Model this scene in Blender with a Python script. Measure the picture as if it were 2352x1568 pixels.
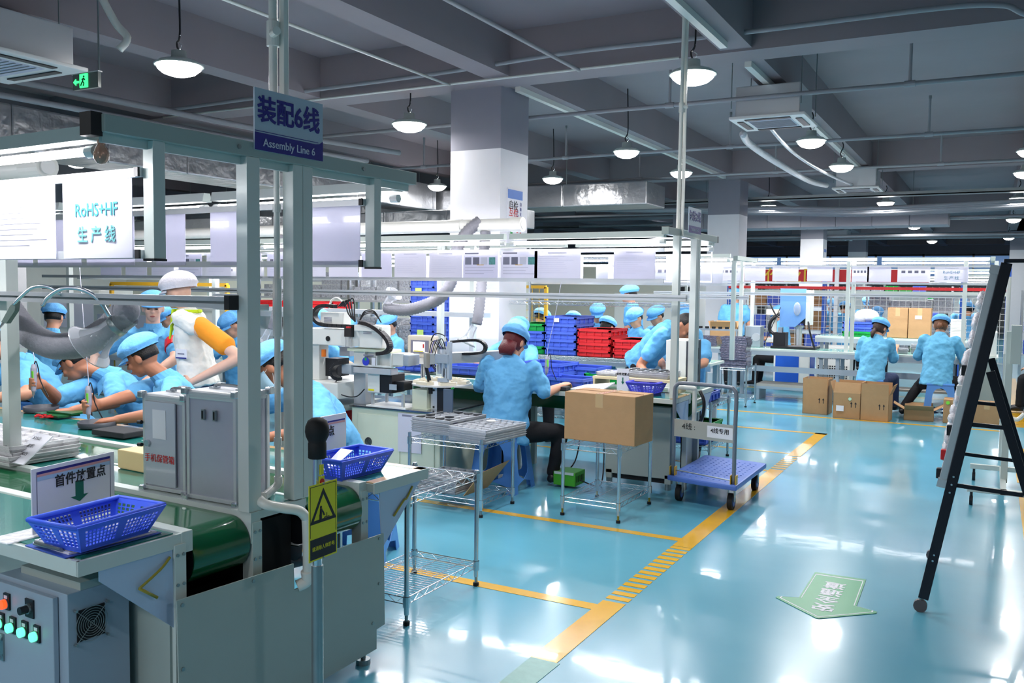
import bpy, bmesh, math, random
from mathutils import Vector, Matrix, Euler
random.seed(7)
V=Vector; PI=math.pi; R=math.radians
for o in list(bpy.data.objects): bpy.data.objects.remove(o)
SC=bpy.context.scene; COL=SC.collection
# ---------------------------------------------------------------- camera, sky, lights, exposure
cd=bpy.data.cameras.new('camera'); cam=bpy.data.objects.new('camera',cd); COL.objects.link(cam)
cd.sensor_width=36; cd.lens=36*2036/2352; cd.clip_end=200; cd.clip_start=.05
cam.matrix_world=Matrix.Translation((0,0,1.6))@(Matrix.Rotation(R(28.46),4,'Z')@Matrix.Rotation(R(90-3.54),4,'X')@Matrix.Rotation(R(.7),4,'Z'))
SC.camera=cam
SC.view_settings.view_transform='Standard'; SC.view_settings.look='None'; SC.view_settings.gamma=1
SC.view_settings.use_curve_mapping=False; SC.view_settings.exposure=-0.28
W=bpy.data.worlds.new('world'); SC.world=W; W.use_nodes=True
W.node_tree.nodes['Background'].inputs[0].default_value=(.30,.45,.75,1); W.node_tree.nodes['Background'].inputs[1].default_value=.8
TUBE_W=16.0      # watts of one tube fitting
BOWL_W=52.0     # watts of one pendant lamp
# ---------------------------------------------------------------- materials
def lin(h):
    if isinstance(h,str):
        h=h.lstrip('#'); c=[int(h[i:i+2],16)/255 for i in (0,2,4)]
    else: c=[v/255 for v in h]
    return [((v+.055)/1.055)**2.4 if v>.04045 else v/12.92 for v in c]
MATS={}
def mat(name,col,rough=.5,metal=0,var=.06,scale=8,bump=0,bscale=60,coat=0,emit=0,alpha=1,trans=0,spec=.5,ior=1.45):
    if name in MATS: return MATS[name]
    m=bpy.data.materials.new(name); m.use_nodes=True; nt=m.node_tree; b=nt.nodes['Principled BSDF']
    c=lin(col); b.inputs['Base Color'].default_value=(*c,1)
    b.inputs['Roughness'].default_value=rough; b.inputs['Metallic'].default_value=metal
    b.inputs['Coat Weight'].default_value=coat; b.inputs['Alpha'].default_value=alpha
    b.inputs['Transmission Weight'].default_value=trans; b.inputs['Specular IOR Level'].default_value=spec; b.inputs['IOR'].default_value=ior
    if emit:
        b.inputs['Emission Color'].default_value=(*c,1); b.inputs['Emission Strength'].default_value=emit
    if var or bump:
        tc=nt.nodes.new('ShaderNodeTexCoord')
    if var:
        n=nt.nodes.new('ShaderNodeTexNoise'); n.inputs['Scale'].default_value=scale; n.inputs['Detail'].default_value=5
        nt.links.new(tc.outputs['Object'],n.inputs['Vector'])
        mx=nt.nodes.new('ShaderNodeMix'); mx.data_type='RGBA'
        mx.inputs[6].default_value=(*[v*(1-var) for v in c],1); mx.inputs[7].default_value=(*[min(1,v*(1+var)) for v in c],1)
        nt.links.new(n.outputs['Fac'],mx.inputs[0]); nt.links.new(mx.outputs[2],b.inputs['Base Color'])
    if bump:
        n2=nt.nodes.new('ShaderNodeTexNoise'); n2.inputs['Scale'].default_value=bscale; n2.inputs['Detail'].default_value=3
        nt.links.new(tc.outputs['Object'],n2.inputs['Vector'])
        bp=nt.nodes.new('ShaderNodeBump'); bp.inputs['Strength'].default_value=bump; bp.inputs['Distance'].default_value=.02
        nt.links.new(n2.outputs['Fac'],bp.inputs['Height']); nt.links.new(bp.outputs[0],b.inputs['Normal'])
    MATS[name]=m; return m
def film(name,col,a=.3,rough=.15,bump=.0,bscale=40):
    """thin clear plastic: see-through body with a glossy skin"""
    if name in MATS: return MATS[name]
    m=bpy.data.materials.new(name); m.use_nodes=True; nt=m.node_tree; b=nt.nodes['Principled BSDF']
    b.inputs['Base Color'].default_value=(*lin(col),1); b.inputs['Roughness'].default_value=rough
    out=[n for n in nt.nodes if n.type=='OUTPUT_MATERIAL'][0]
    t=nt.nodes.new('ShaderNodeBsdfTransparent'); mx=nt.nodes.new('ShaderNodeMixShader'); 
    fr=nt.nodes.new('ShaderNodeFresnel'); fr.inputs[0].default_value=1.5
    ad=nt.nodes.new('ShaderNodeMath'); ad.operation='ADD'; ad.use_clamp=True; ad.inputs[1].default_value=a
    nt.links.new(fr.outputs[0],ad.inputs[0]); nt.links.new(ad.outputs[0],mx.inputs[0])
    nt.links.new(t.outputs[0],mx.inputs[1]); nt.links.new(b.outputs[0],mx.inputs[2]); nt.links.new(mx.outputs[0],out.inputs[0])
    if bump:
        tc=nt.nodes.new('ShaderNodeTexCoord'); n2=nt.nodes.new('ShaderNodeTexNoise'); n2.inputs['Scale'].default_value=bscale
        nt.links.new(tc.outputs['Object'],n2.inputs['Vector'])
        bp=nt.nodes.new('ShaderNodeBump'); bp.inputs['Strength'].default_value=bump; bp.inputs['Distance'].default_value=.02
        nt.links.new(n2.outputs['Fac'],bp.inputs['Height']); nt.links.new(bp.outputs[0],b.inputs['Normal'])
    MATS[name]=m; return m
alu=mat('aluminium',(206,210,214),.35,.55,var=.03)
powder=mat('powder_coated_steel',(196,206,202),.45,var=.03)
powgrey=mat('grey_green_powder_coat',(160,172,168),.4,var=.03,bump=.05,bscale=300)
postmat=mat('coated_profile',(205,212,208),.4,.1,var=.03)
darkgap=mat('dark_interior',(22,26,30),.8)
chrome=mat('chromed_wire',(205,212,218),.22,.9,var=.05)
steel=mat('galvanised_steel',(150,160,162),.35,.8,var=.15)
blackp=mat('black_plastic',(26,27,32),.4,var=.1)
rubber=mat('black_rubber',(20,20,22),.7)
whitep=mat('white_plastic',(232,232,230),.35,var=.03)
pvc=mat('white_pvc',(228,228,222),.3,var=.03)
greenmat=mat('green_antistatic_mat',(22,112,104),.25,var=.08,scale=3,coat=.3)
belt=mat('green_conveyor_belt',(6,84,48),.16,var=.12,scale=2,coat=.5)
blueb=mat('blue_crate_plastic',(78,108,214),.4,var=.06)
greenb=mat('green_crate_plastic',(14,160,70),.4,var=.06)
redb=mat('red_crate_plastic',(212,36,42),.4,var=.06)
basketm=mat('blue_basket_plastic',(68,102,232),.35,var=.05)
card=mat('brown_cardboard',(176,138,98),.8,var=.08,scale=14,bump=.1,bscale=25)
carddark=mat('cardboard_inside',(150,112,84),.85,var=.08)
tape=mat('packing_tape',(196,164,120),.25,coat=.5)
paper=mat('white_paper',(232,232,240),.6,var=.02)
papergrey=mat('grey_lilac_paper',(206,206,222),.5,var=.03)
sleeve=mat('glossy_document_sleeve',(232,230,240),.12,var=.03,coat=.6)
def translucent(m,w=.45):
    nt=m.node_tree; b=nt.nodes['Principled BSDF']; out=[n for n in nt.nodes if n.type=='OUTPUT_MATERIAL'][0]
    t=nt.nodes.new('ShaderNodeBsdfTranslucent'); t.inputs[0].default_value=(.85,.84,.93,1); mx=nt.nodes.new('ShaderNodeMixShader'); mx.inputs[0].default_value=w
    nt.links.new(b.outputs[0],mx.inputs[1]); nt.links.new(t.outputs[0],mx.inputs[2]); nt.links.new(mx.outputs[0],out.inputs[0]); return m
translucent(sleeve); lilac=translucent(mat('lilac_board',(222,220,238),.12,coat=.7,var=.03))
inkb=mat('black_ink',(34,34,40),.6)
inkgrey=mat('grey_print',(130,130,150),.6)
navy=mat('navy_print',(38,38,130),.4)
tealink=mat('teal_print',(30,120,140),.6)
redink=mat('red_print',(200,40,40),.5)
clear=film('clear_plastic',(250,250,252),.34,.15,.4,30)
cloudy=film('cloudy_plastic',(222,226,232),.32,.2,.6,25)
funnelm=film('clear_funnel',(225,228,235),.16,.06)
cloth=mat('light_blue_cloth',(102,176,226),.8,var=.12,scale=4,bump=.8,bscale=9)
cloth2=mat('pale_blue_cloth',(104,178,216),.8,var=.12,scale=4,bump=.8,bscale=9)
capm=mat('blue_cap_cloth',(106,176,236),.8,var=.10,scale=20,bump=.4,bscale=35)
stoolm=mat('blue_stool_plastic',(84,140,212),.35,var=.05)
skin=mat('skin',(206,150,122),.55,var=.05,scale=20)
skin2=mat('tan_skin',(176,118,90),.5,var=.05,scale=20)
skin3=mat('pale_skin',(222,176,154),.55,var=.05,scale=20)
hairm=mat('black_hair',(22,18,18),.45,var=.2,scale=60,bump=.3,bscale=120)
hairbr=mat('brown_hair',(58,36,30),.45,var=.2,scale=60,bump=.3,bscale=120)
hairred=mat('dark_red_hair',(92,20,30),.45,var=.2,scale=60,bump=.3,bscale=120)
pants=mat('black_trousers',(18,18,24),.85,var=.2,bump=.3,bscale=14)
denim=mat('dark_blue_trousers',(50,62,96),.85,var=.2,bump=.3,bscale=14)
hose=mat('grey_duct_fabric',(132,132,140),.6,var=.12,scale=30,bump=.2,bscale=60)
foil=mat('silver_foil_insulation',(176,178,182),.28,.75,var=.15,scale=3,bump=.9,bscale=5)
concrete=mat('painted_concrete',(142,134,140),.7,var=.10,scale=1.2,bump=.1,bscale=6)
colgrey=mat('grey_column_paint',(138,138,150),.6,var=.04)
colwhite=mat('white_column_paint',(232,231,236),.5,var=.03)
wallm=mat('wall_paint',(226,226,222),.6,var=.03)
pipem=mat('grey_pipe',(150,152,158),.45,var=.08)
yellowm=mat('yellow_floor_paint',(232,178,40),.2,var=.10,scale=10,coat=.5)
tubeE=mat('tube_glow',(255,250,255),.3,emit=24,var=0)
bowlE=mat('bowl_glow',(255,250,245),.3,emit=22,var=0)
# ---------------------------------------------------------------- mesh helpers
class MB:
    def __init__(s): s.v=[]; s.f=[]; s.m=[]; s.ms=[]
    def mi(s,m):
        if m not in s.ms: s.ms.append(m)
        return s.ms.index(m)
    def add(s,vs,fs,m):
        k=len(s.v); s.v+= [tuple(v) for v in vs]; i=s.mi(m)
        for f in fs: s.f.append([a+k for a in f]); s.m.append(i)
    def box(s,c,d,m,rz=0,M=None):
        x,y,z=[q/2 for q in d]; vs=[V((a*x,b*y,e*z)) for e in (-1,1) for b in (-1,1) for a in (-1,1)]
        if M is None: M=Matrix.Rotation(rz,3,'Z')
        vs=[M@v+V(c) for v in vs]
        s.add(vs,[(0,2,3,1),(4,5,7,6),(0,1,5,4),(2,6,7,3),(0,4,6,2),(1,3,7,5)],m); return s
    def b2(s,a,b,m): # box from two corners
        return s.box([(p+q)/2 for p,q in zip(a,b)],[abs(p-q) for p,q in zip(a,b)],m)
    def cyl(s,p,q,r,m,n=10,r2=None,cap=True):
        p=V(p);q=V(q);d=(q-p); r2=r if r2 is None else r2
        z=d.normalized(); x=z.orthogonal().normalized(); y=z.cross(x)
        vs=[]
        for pp,rr in((p,r),(q,r2)):
            for i in range(n): a=2*PI*i/n; vs.append(pp+(x*math.cos(a)+y*math.sin(a))*rr)
        fs=[(i,(i+1)%n,n+(i+1)%n,n+i) for i in range(n)]
        if cap: fs+= [tuple(range(n))[::-1],tuple(range(n,2*n))]
        s.add(vs,fs,m); return s
    def tube(s,pts,r,m,n=8,radf=None):
        pts=[V(p) for p in pts]; rings=[]; up=None
        for i,p in enumerate(pts):
            t=(pts[min(i+1,len(pts)-1)]-pts[max(i-1,0)]).normalized()
            if up is None: up=t.orthogonal().normalized()
            x=(up-t*up.dot(t)); x=x.normalized() if x.length>1e-6 else t.orthogonal().normalized(); up=x; y=t.cross(x)
            rr=r if radf is None else radf(i)
            rings.append([p+(x*math.cos(2*PI*k/n)+y*math.sin(2*PI*k/n))*rr for k in range(n)])
        vs=[v for g in rings for v in g]; fs=[]
        for i in range(len(pts)-1):
            for k in range(n): fs.append((i*n+k,i*n+(k+1)%n,(i+1)*n+(k+1)%n,(i+1)*n+k))
        fs+= [tuple(range(n))[::-1],tuple(range((len(pts)-1)*n,len(pts)*n))]
        s.add(vs,fs,m); return s
    def lathe(s,prof,m,c=(0,0,0),n=24,M=None):
        vs=[];c=V(c)
        for r,z in prof:
            for k in range(n):
                p=V((r*math.cos(2*PI*k/n),r*math.sin(2*PI*k/n),z)); p=M@p if M is not None else p; vs.append(p+c)
        fs=[(i*n+k,i*n+(k+1)%n,(i+1)*n+(k+1)%n,(i+1)*n+k) for i in range(len(prof)-1) for k in range(n)]
        s.add(vs,fs,m); return s
    def prism(s,poly,off,m): # 3d polygon extruded by a vector
        n=len(poly); o=V(off); a=[V(p) for p in poly]
        s.add(a+[p+o for p in a],[tuple(range(n)),tuple(range(2*n-1,n-1,-1))]+[(i,i+n,(i+1)%n+n,(i+1)%n) for i in range(n)],m); return s
    def build(s,name,parent=None,bevel=0,smooth=False,loc=None,sub=0,solid=0):
        """links ONE mesh object. vertices are given in world space; they are made relative to the parent's root."""
        if loc is None: loc=V(parent['_o']) if parent is not None and '_o' in parent else V((0,0,0))
        else: loc=V(loc)
        me=bpy.data.meshes.new(name); me.from_pydata([V(v)-loc for v in s.v],[],s.f)
        for m in s.ms: me.materials.append(m)
        me.polygons.foreach_set('material_index',s.m)
        bm=bmesh.new(); bm.from_mesh(me); bmesh.ops.recalc_face_normals(bm,faces=bm.faces)
        if bevel: bmesh.ops.bevel(bm,geom=[e for e in bm.edges if len(e.link_faces)==2 and e.calc_face_angle(0)>.6],offset=bevel,segments=2,affect='EDGES',profile=.6)
        if solid: bmesh.ops.solidify(bm,geom=bm.faces[:],thickness=solid)
        bm.to_mesh(me); bm.free()
        if smooth: me.polygons.foreach_set('use_smooth',[True]*len(me.polygons))
        o=bpy.data.objects.new(name,me); COL.objects.link(o)
        if parent is not None:
            o.parent=parent; o['_o']=tuple(parent['_o']) if '_o' in parent else (0,0,0)
        else: o.location=loc; o['_o']=tuple(loc)
        return o
def tag(o,label=None,cat=None,group=None,kind=None):
    if label:o['label']=label
    if cat:o['category']=cat
    if group:o['group']=group
    if kind:o['kind']=kind
    return o
def thing(name,label,cat,loc=(0,0,0),group=None):
    o=bpy.data.objects.new(name,None); COL.objects.link(o); o.location=loc; o['_o']=tuple(loc); o.empty_display_size=.05
    return tag(o,label,cat,group)
def struct(name,mb,**k):
    o=mb.build(name,**k); o['kind']='structure'; return o
def copy_tree(o,parent=None):
    c=o.copy(); COL.objects.link(c); c.parent=parent
    for ch in o.children: copy_tree(ch,c)
    return c
def dup(o,loc,label=None,rz=None,group=None,scale=None):
    c=copy_tree(o); c.location=loc
    if rz is not None: c.rotation_euler=(0,0,rz)
    if scale: c.scale=scale
    if label: c['label']=label
    if group: c['group']=group
    return c
def sm(o,ang=.7):
    me=o.data; me.polygons.foreach_set('use_smooth',[True]*len(me.polygons))
    try: me.set_sharp_from_angle(angle=ang)
    except Exception: pass
    return o
def bend(pts,n=6):
    """Catmull-Rom through points"""
    P=[V(p) for p in pts]; out=[]
    for i in range(len(P)-1):
        a=P[max(i-1,0)];b=P[i];c=P[i+1];d=P[min(i+2,len(P)-1)]
        for k in range(n):
            t=k/n; out.append(.5*((2*b)+(c-a)*t+(2*a-5*b+4*c-d)*t*t+(3*b-a-3*c+d)*t**3))
    return out+[P[-1]]
def text(name,s,size,m,parent,origin,right,up,ext=.001,bold=0,align='CENTER',sx=1.0):
    """flat lettering: origin = centre of the line, right/up = direction of writing and of the letters' tops"""
    cu=bpy.data.curves.new(name,'FONT'); cu.body=s; cu.size=size; cu.align_x=align; cu.align_y='CENTER'; cu.extrude=ext; cu.offset=bold*.35; cu.resolution_u=3
    t=bpy.data.objects.new(name,cu); COL.objects.link(t)
    me=bpy.data.meshes.new_from_object(t.evaluated_get(bpy.context.evaluated_depsgraph_get())); bpy.data.objects.remove(t)
    r=V(right).normalized(); u=V(up).normalized(); u=(u-r*u.dot(r)).normalized(); n=r.cross(u)
    loc=V(parent['_o']) if parent is not None and '_o' in parent else V((0,0,0))
    M=Matrix((r*sx,u,n)).transposed().to_4x4(); M.translation=V(origin)-loc
    me.transform(M); me.materials.clear(); me.materials.append(m)
    o=bpy.data.objects.new(name,me); COL.objects.link(o); o.parent=parent; o['_o']=tuple(loc); return o
def arealight(name,c,sx,sy,power,rot,color=(1,1,1),parent=None,spread=PI):
    l=bpy.data.lights.new(name,'AREA'); l.shape='RECTANGLE'; l.size=sx; l.size_y=sy; l.energy=power; l.color=color; l.spread=spread
    o=bpy.data.objects.new(name,l); COL.objects.link(o); o.location=c; o.rotation_euler=rot
    if parent is not None: o.parent=parent; o.location=V(c)-V(parent['_o'])
    return o
# ---------------------------------------------------------------- structure
CZ=4.07; BZ=3.62
def floor_mat():
    m=bpy.data.materials.new('blue_epoxy'); m.use_nodes=True; nt=m.node_tree; b=nt.nodes['Principled BSDF']
    tc=nt.nodes.new('ShaderNodeTexCoord'); n=nt.nodes.new('ShaderNodeTexNoise'); n.inputs['Scale'].default_value=.7; n.inputs['Detail'].default_value=6
    nt.links.new(tc.outputs['Object'],n.inputs['Vector'])
    r=nt.nodes.new('ShaderNodeValToRGB'); r.color_ramp.elements[0].position=.3; r.color_ramp.elements[1].position=.72
    r.color_ramp.elements[0].color=(*lin('#549fb8'),1); r.color_ramp.elements[1].color=(*lin('#66aec4'),1)
    nt.links.new(n.outputs['Fac'],r.inputs[0]); nt.links.new(r.outputs[0],b.inputs['Base Color'])
    b.inputs['Roughness'].default_value=.24; b.inputs['Coat Weight'].default_value=.35; b.inputs['Coat Roughness'].default_value=.06
    n2=nt.nodes.new('ShaderNodeTexNoise'); n2.inputs['Scale'].default_value=1.6; n2.inputs['Detail'].default_value=4
    nt.links.new(tc.outputs['Object'],n2.inputs['Vector'])
    bp=nt.nodes.new('ShaderNodeBump'); bp.inputs['Strength'].default_value=.12; bp.inputs['Distance'].default_value=.02
    nt.links.new(n2.outputs['Fac'],bp.inputs['Height']); nt.links.new(bp.outputs[0],b.inputs['Normal']); nt.links.new(bp.outputs[0],b.inputs['Coat Normal'])
    return m
FL=floor_mat()
struct('floor',MB().b2((-17,-6,-.1),(7,44,0),FL))
struct('ceiling',MB().b2((-17,-6,CZ),(7,44.3,CZ+.2),concrete))
def wall(name,a,b,low=wallm,split=3.0):
    o=MB(); o.b2((a[0],a[1],0),(b[0],b[1],split),low); o.b2((a[0],a[1],split),(b[0],b[1],CZ),colgrey); return struct(name,o)
wall('wall_left',(-17.2,-6),(-17,44.3)); wall('wall_right',(7,-6),(7.2,44.3)); wall('wall_front',(-17.2,-6.2),(7.2,-6))
o=MB(); o.b2((-17,44,0),(7,44.3,2.3),wallm); o.b2((-17,44,3.28),(7,44.3,CZ),colgrey)
struct('wall_back',o)
glassm=mat('window_glass',(120,160,215),.1,var=0,emit=.55)
for i in range(12):
    x0=-16.9+i*2.0
    w=MB(); w.b2((x0,44.05,2.3),(x0+.09,44.2,3.28),alu); w.b2((x0,44.05,3.2),(x0+2,44.2,3.28),blackp); w.b2((x0+.09,44.1,2.3),(x0+2,44.13,3.2),glassm)
    struct('window_%d'%(i+1),w)
# beams
for y in (-1.2,7.66,16.0,24.75,33.5,42.2):
    struct('beam',MB().b2((-17,y,BZ),(7,y+.36,CZ+.01),concrete))
ys=[-6,-1.2,7.66,16.0,24.75,33.5,42.2,44]
for x in (-16.2,-13.9,-11.55,-9.2,-6.85,-4.49,-2.15,.3,2.65,5.0):
    for a,b in zip(ys[:-1],ys[1:]):
        struct('beam',MB().b2((x,a+.36,BZ+.02),(x+.27,b,CZ+.01),concrete))
for cx,cy in [(-4.45,7.92),(-4.23,16.65),(-4.15,25.4),(-4.1,34.1),(-13.2,7.92),(-13.1,16.65),(-13,25.4),(-13,34.1),(1.6,16.65),(1.5,25.4),(1.0,33.5)]:
    c=MB(); c.b2((cx-.6,cy,0),(cx,cy+.6,3.0),colwhite); c.b2((cx-.6,cy,3.0),(cx,cy+.6,CZ),colgrey)
    struct('column',c)
def poster(label,x,y0,y1,z0,z1,txt=True):
    t=thing('wall_poster',label,'poster',(x,(y0+y1)/2,(z0+z1)/2)); h=z1-z0; w=y1-y0
    MB().b2((x,y0,z0),(x+.008,y1,z1),paper).build('board',t); k=MB(); k.b2((x+.008,y0+.01,z1-.18*h),(x+.0095,y1-.01,z1-.015),mat('poster_blue',(40,110,196),.4)); k.build('blue_band',t)
    if txt:
        X=x+.0095; tx=lambda s_,sz,m,yy,zz:text('lettering',s_,sz,m,t,(X,yy,zz),(0,1,0),(0,0,1),bold=0)
        tx('自检',.10,inkb,y0+.13,z1-.30*h) ; tx('互检',.10,redink,y0+.13,z1-.42*h)
        for i,c in enumerate('自检互检坚持做'): tx(c,.042,navy if i<4 else redink,y1-.05,z1-.26*h-.052*i)
        for i,c in enumerate('一点问题不放过'): tx(c,.042,navy if i<5 else redink,y1-.12,z1-.30*h-.052*i)
        k=MB(); k.lathe([(0,.03),(.025,.015),(.03,0),(.02,-.02),(0,-.03)],yellowm,(X,y0+.12,z1-.55*h),12,Matrix.Rotation(PI/2,3,'Y')); k.build('round_emblem',t)
        k=MB(); k.tube([(X+.004,y0+.12+.04*math.cos(a),z1-.75*h+.07*math.sin(a)) for a in [.9+5.0*i/14 for i in range(15)]],.014,mat('poster_green',(50,160,80),.5),6); k.build('green_swirl',t)
poster('tall poster with a blue head and vertical characters on the near column',-4.45,8.06,8.40,2.02,2.62)
poster('small poster with a blue head on the third column',-4.15,25.55,25.9,2.2,2.75,False)
# floor markings
def mark(pts,m=yellowm,name='floor_marking'):
    return struct(name,MB().prism([(x,y,.0005) for x,y in pts],(0,0,.0015),m))
def strip(x0,y0,x1,y1): return mark([(x0,y0),(x1,y0),(x1,y1),(x0,y1)])
strip(-5,4.0,-1.70,4.08); strip(-5,5.385,-1.70,5.455); strip(-4.6,11.60,.2,11.68); strip(-4.6,10.25,-1.57,10.33)
strip(-5,8.85,-1.7,8.89); strip(-5,7.9,-1.7,7.94)
strip(-4.3,14.6,.1,14.68); strip(-4.3,13.5,.1,13.56)
strip(-1.70,3.34,-1.575,4.15); strip(-1.70,5.27,-1.575,8.0); strip(-1.70,8.75,-1.575,10.33)
for i in range(14): strip(-1.70,4.185+i*.079,-1.575,4.185+i*.079+.05)
for i in range(7): strip(-1.70,8.05+i*.1,-1.575,8.05+i*.1+.06)
strip(.235,8.55,.42,10.45); strip(.235,12.1,.42,19); strip(.235,4.6,.42,8.0)
greentape=mat('worn_green_tape',(110,170,160),.3,var=.2,scale=30)
mark([(-1.69,2.6),(-1.575,2.6),(-1.56,3.34),(-1.70,3.34)],greentape)
# green arrow sticker on the floor
arrowg=mat('green_floor_sticker',(72,158,112),.35,var=.08)
ar=MB(); P=[(-.83,5.18),(-.56,5.19),(-.55,4.72),(-.45,4.69),(-.45,4.665),(-.688,4.445),(-.70,4.445),(-.935,4.64),(-.93,4.665),(-.83,4.70)]
ar.prism([(x,y,.001) for x,y in P],(0,0,.002),arrowg)
a=tag(ar.build('floor_arrow',loc=(-.69,4.8,.001)),'green arrow sticker with white characters on the blue floor','sticker')
def inset(P,d):
    cx=sum(p[0] for p in P)/len(P); cy=sum(p[1] for p in P)/len(P)
    return [(cx+(x-cx)*(1-d),cy+(y-cy)*(1-d)) for x,y in P]
ou=inset(P,.07); inn=inset(P,.10); bo=MB()
for i in range(len(P)):
    j=(i+1)%len(P); bo.prism([(*ou[i],.003),(*ou[j],.003),(*inn[j],.003),(*inn[i],.003)],(0,0,.0006),paper)
bo.build('border_line',a)
for i,ch in enumerate('安全通道'): text('lettering',ch,.115,paper,a,(-.695,4.62+i*.125,.0036),(-1,0,0),(0,-1,0),bold=.008,ext=.0006)
# ---------------------------------------------------------------- ceiling services
def pendant(x,y,z,r=.19,label='',hook=False):
    t=thing('pendant_lamp',label,'lamp',(x,y,z),'round pendant lamps under the ceiling beams')
    MB().lathe([(.02,.115),(.055,.11),(.06,.05),(r*.78,.03),(r,.0),(r*.99,-.008),(r*.85,.0)],powder,(x,y,z),20).build('lamp_shade',t,smooth=True)
    MB().lathe([(r*.9,-.004),(r*.86,-.03),(r*.66,-.062),(r*.35,-.082),(0,-.09)],bowlE,(x,y,z),20).build('diffuser',t,smooth=True)
    top=BZ if any(a<x<a+.27 for a in(-2.15,-4.49,-6.85,.3,2.65)) else CZ
    c=MB(); c.tube(bend([(x,y,z+.11),(x-.02,y,z+.17),(x+.015,y,z+.26),(x,y,top)],5),.008,blackp,6); c.build('cord',t)
    hk=MB(); hk.tube(bend([(x,y,z+.11),(x+.03,y,z+.15),(x-.01,y,z+.19),(x+.02,y,z+.23)],4),.004,chrome,5); hk.build('hook',t)
    arealight('lamp_light',(x,y,z-.1),.3,.3,BOWL_W,(0,0,0),(1,.985,.97),t)
    return t
L=[(-5.69,4.96,'large pendant lamp near the exit sign, highest at upper left'),(-5.50,7.81,'large pendant lamp hanging left of the near white column'),
(-2.17,6.96,'large pendant lamp beside the slim white conduit pole'),(-4.1,10.5,'small pendant lamp just right of the near column'),(-6.16,12.64,'pendant lamp glowing right beside the near column, above the foil duct'),
(-1.9,10.6,'pendant lamp directly under the nearer cassette air conditioner'),(-1.9,12.9,'pendant lamp between the two cassette air conditioners'),(-1.9,18.5,'pendant lamp just behind the farther cassette air conditioner'),
(.33,18.5,'pendant lamp in the far right row, nearest one fully seen'),(.33,23.7,'pendant lamp in the far right row, second one'),(.33,31.4,'pendant lamp in the far right row, beyond the second'),
(-4.1,12.7,'pendant lamp behind the slim white conduit pole'),(-4.1,18.4,'small pendant lamp right of the second white column top'),(-8.43,12.8,'small pendant lamp left of the near column, above the long white pipe'),
(-11.58,8.27,'pendant lamp under the glowing tube at far left'),(-4.3,24.2,'tiny pendant lamp far off beyond the second column'),(-1.9,25.5,'tiny pendant lamp far off beyond the second air conditioner'),(-1.9,33,'tiny pendant lamp in front of the blue windows'),
(-2.46,4.4,'pendant lamp just above the top edge over the column'),(.33,14.6,'pendant lamp at the right edge under the beam'),(.33,12.4,'pendant lamp cut by the right edge')]
for i,(x,y,l) in enumerate(L): pendant(x,y,3.3,.19 if i<3 else .17,l)
for x,y in [(.4,9.2),(3.6,2),(3.6,12),(-9.3,4.8),(-13.5,11),(-9,18),(-9,26),(-2,-2),(-8,-2)]:
    arealight('ceiling_lamp_light',(x,y,3.4),.3,.3,BOWL_W,(0,0,0),(1,.985,.97))
for x in(-1.2,-2.7,-4.2): arealight('strip_area_light',(x,-.7,2.0),1.2,.03,TUBE_W*1.6,(0,0,0),(.97,.97,1))  # added lamps behind the camera without fittings, brighten the faces turned this way
def tb(name,label,cat,pts,r,m,n=8,group=None):
    o=MB().tube(pts,r,m,n).build(name,loc=pts[0],smooth=True); return tag(o,label,cat,group)
for y,xs,l in [(8.75,[-.735,-2.96,-4.9],'nearest grey sprinkler pipe crossing under the ceiling'),(11.62,[-.75,-3.1,-5.46,-7.9],'middle grey sprinkler pipe crossing under the ceiling'),(14.35,[-.755,-3.1,-5.36,-7.9],'farthest of the grey sprinkler pipes, in front of the second beam')]:
    t=thing('sprinkler_pipe',l,'pipe',(-4,y,3.45),'sprinkler pipes under the ceiling')
    MB().cyl((-12,y,3.45),(7,y,3.45),.022,pipem,10).build('main_pipe',t,smooth=True)
    for x in xs: 
        o=MB(); o.cyl((x,y,3.45),(x,y,3.86),.014,pipem,8); o.cyl((x,y,3.86),(x,y,3.9),.018,steel,6); o.build('riser',t)
        MB().cyl((x-.045,y,3.45),(x+.045,y,3.45),.03,pipem,10).build('coupling',t)
tb('flexible_conduit','long ribbed grey cable sleeve sagging along the near beam','conduit',bend([(-9,7.5,3.66),(-6.75,7.42,3.665),(-4.9,7.4,3.675),(-3.49,7.4,3.715),(-2.43,7.4,3.705),(-1.57,7.4,3.70),(-.46,7.4,3.70),(-.04,7.4,3.665),(.12,7.4,3.58),(.5,7.4,3.4)],8),.021,pipem,8)
tb('conduit_pipe','white conduit running along the near cross beam','pipe',[(-9,7.6,3.61),(-2.5,7.6,3.61)],.012,pvc,8)
tb('conduit_pipe','long pale pipe running away along the beam left of the column','pipe',[(-4.86,-1,3.6),(-4.86,7.6,3.6)],.014,pvc,8)
tb('conduit_pipe','grey pipe running away toward the top of the near column','pipe',[(-3.45,-1,3.6),(-3.45,7.6,3.6)],.018,pipem,8)
tb('conduit_pipe','insulated grey pipe behind the exit sign, upper one','pipe',bend([(-8.8,2,3.5),(-8.3,5,3.5),(-7.7,8,3.42),(-7.2,10,3.4)],5),.035,pipem,8)
tb('conduit_pipe','insulated grey pipe behind the exit sign, lower one','pipe',bend([(-8.6,2,3.32),(-8.2,5,3.32),(-7.7,7.5,3.25),(-7.2,9.3,3.2)],5),.03,pipem,8)
tb('conduit_pipe','pale pipe crossing above the far work frames','pipe',[(-9,20,3.1),(7,20,3.1)],.03,pipem,8)
for k,(y,z,r) in enumerate([(21,3.35,.05),(22.2,3.45,.05),(19,3.25,.025),(26,3.1,.04),(29,3.2,.05)]):
    tb('service_pipe','grey service pipe crossing the far ceiling','pipe',[(-12,y,z),(7,y,z)],r,pipem,8,'service pipes crossing the far ceiling')
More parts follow.
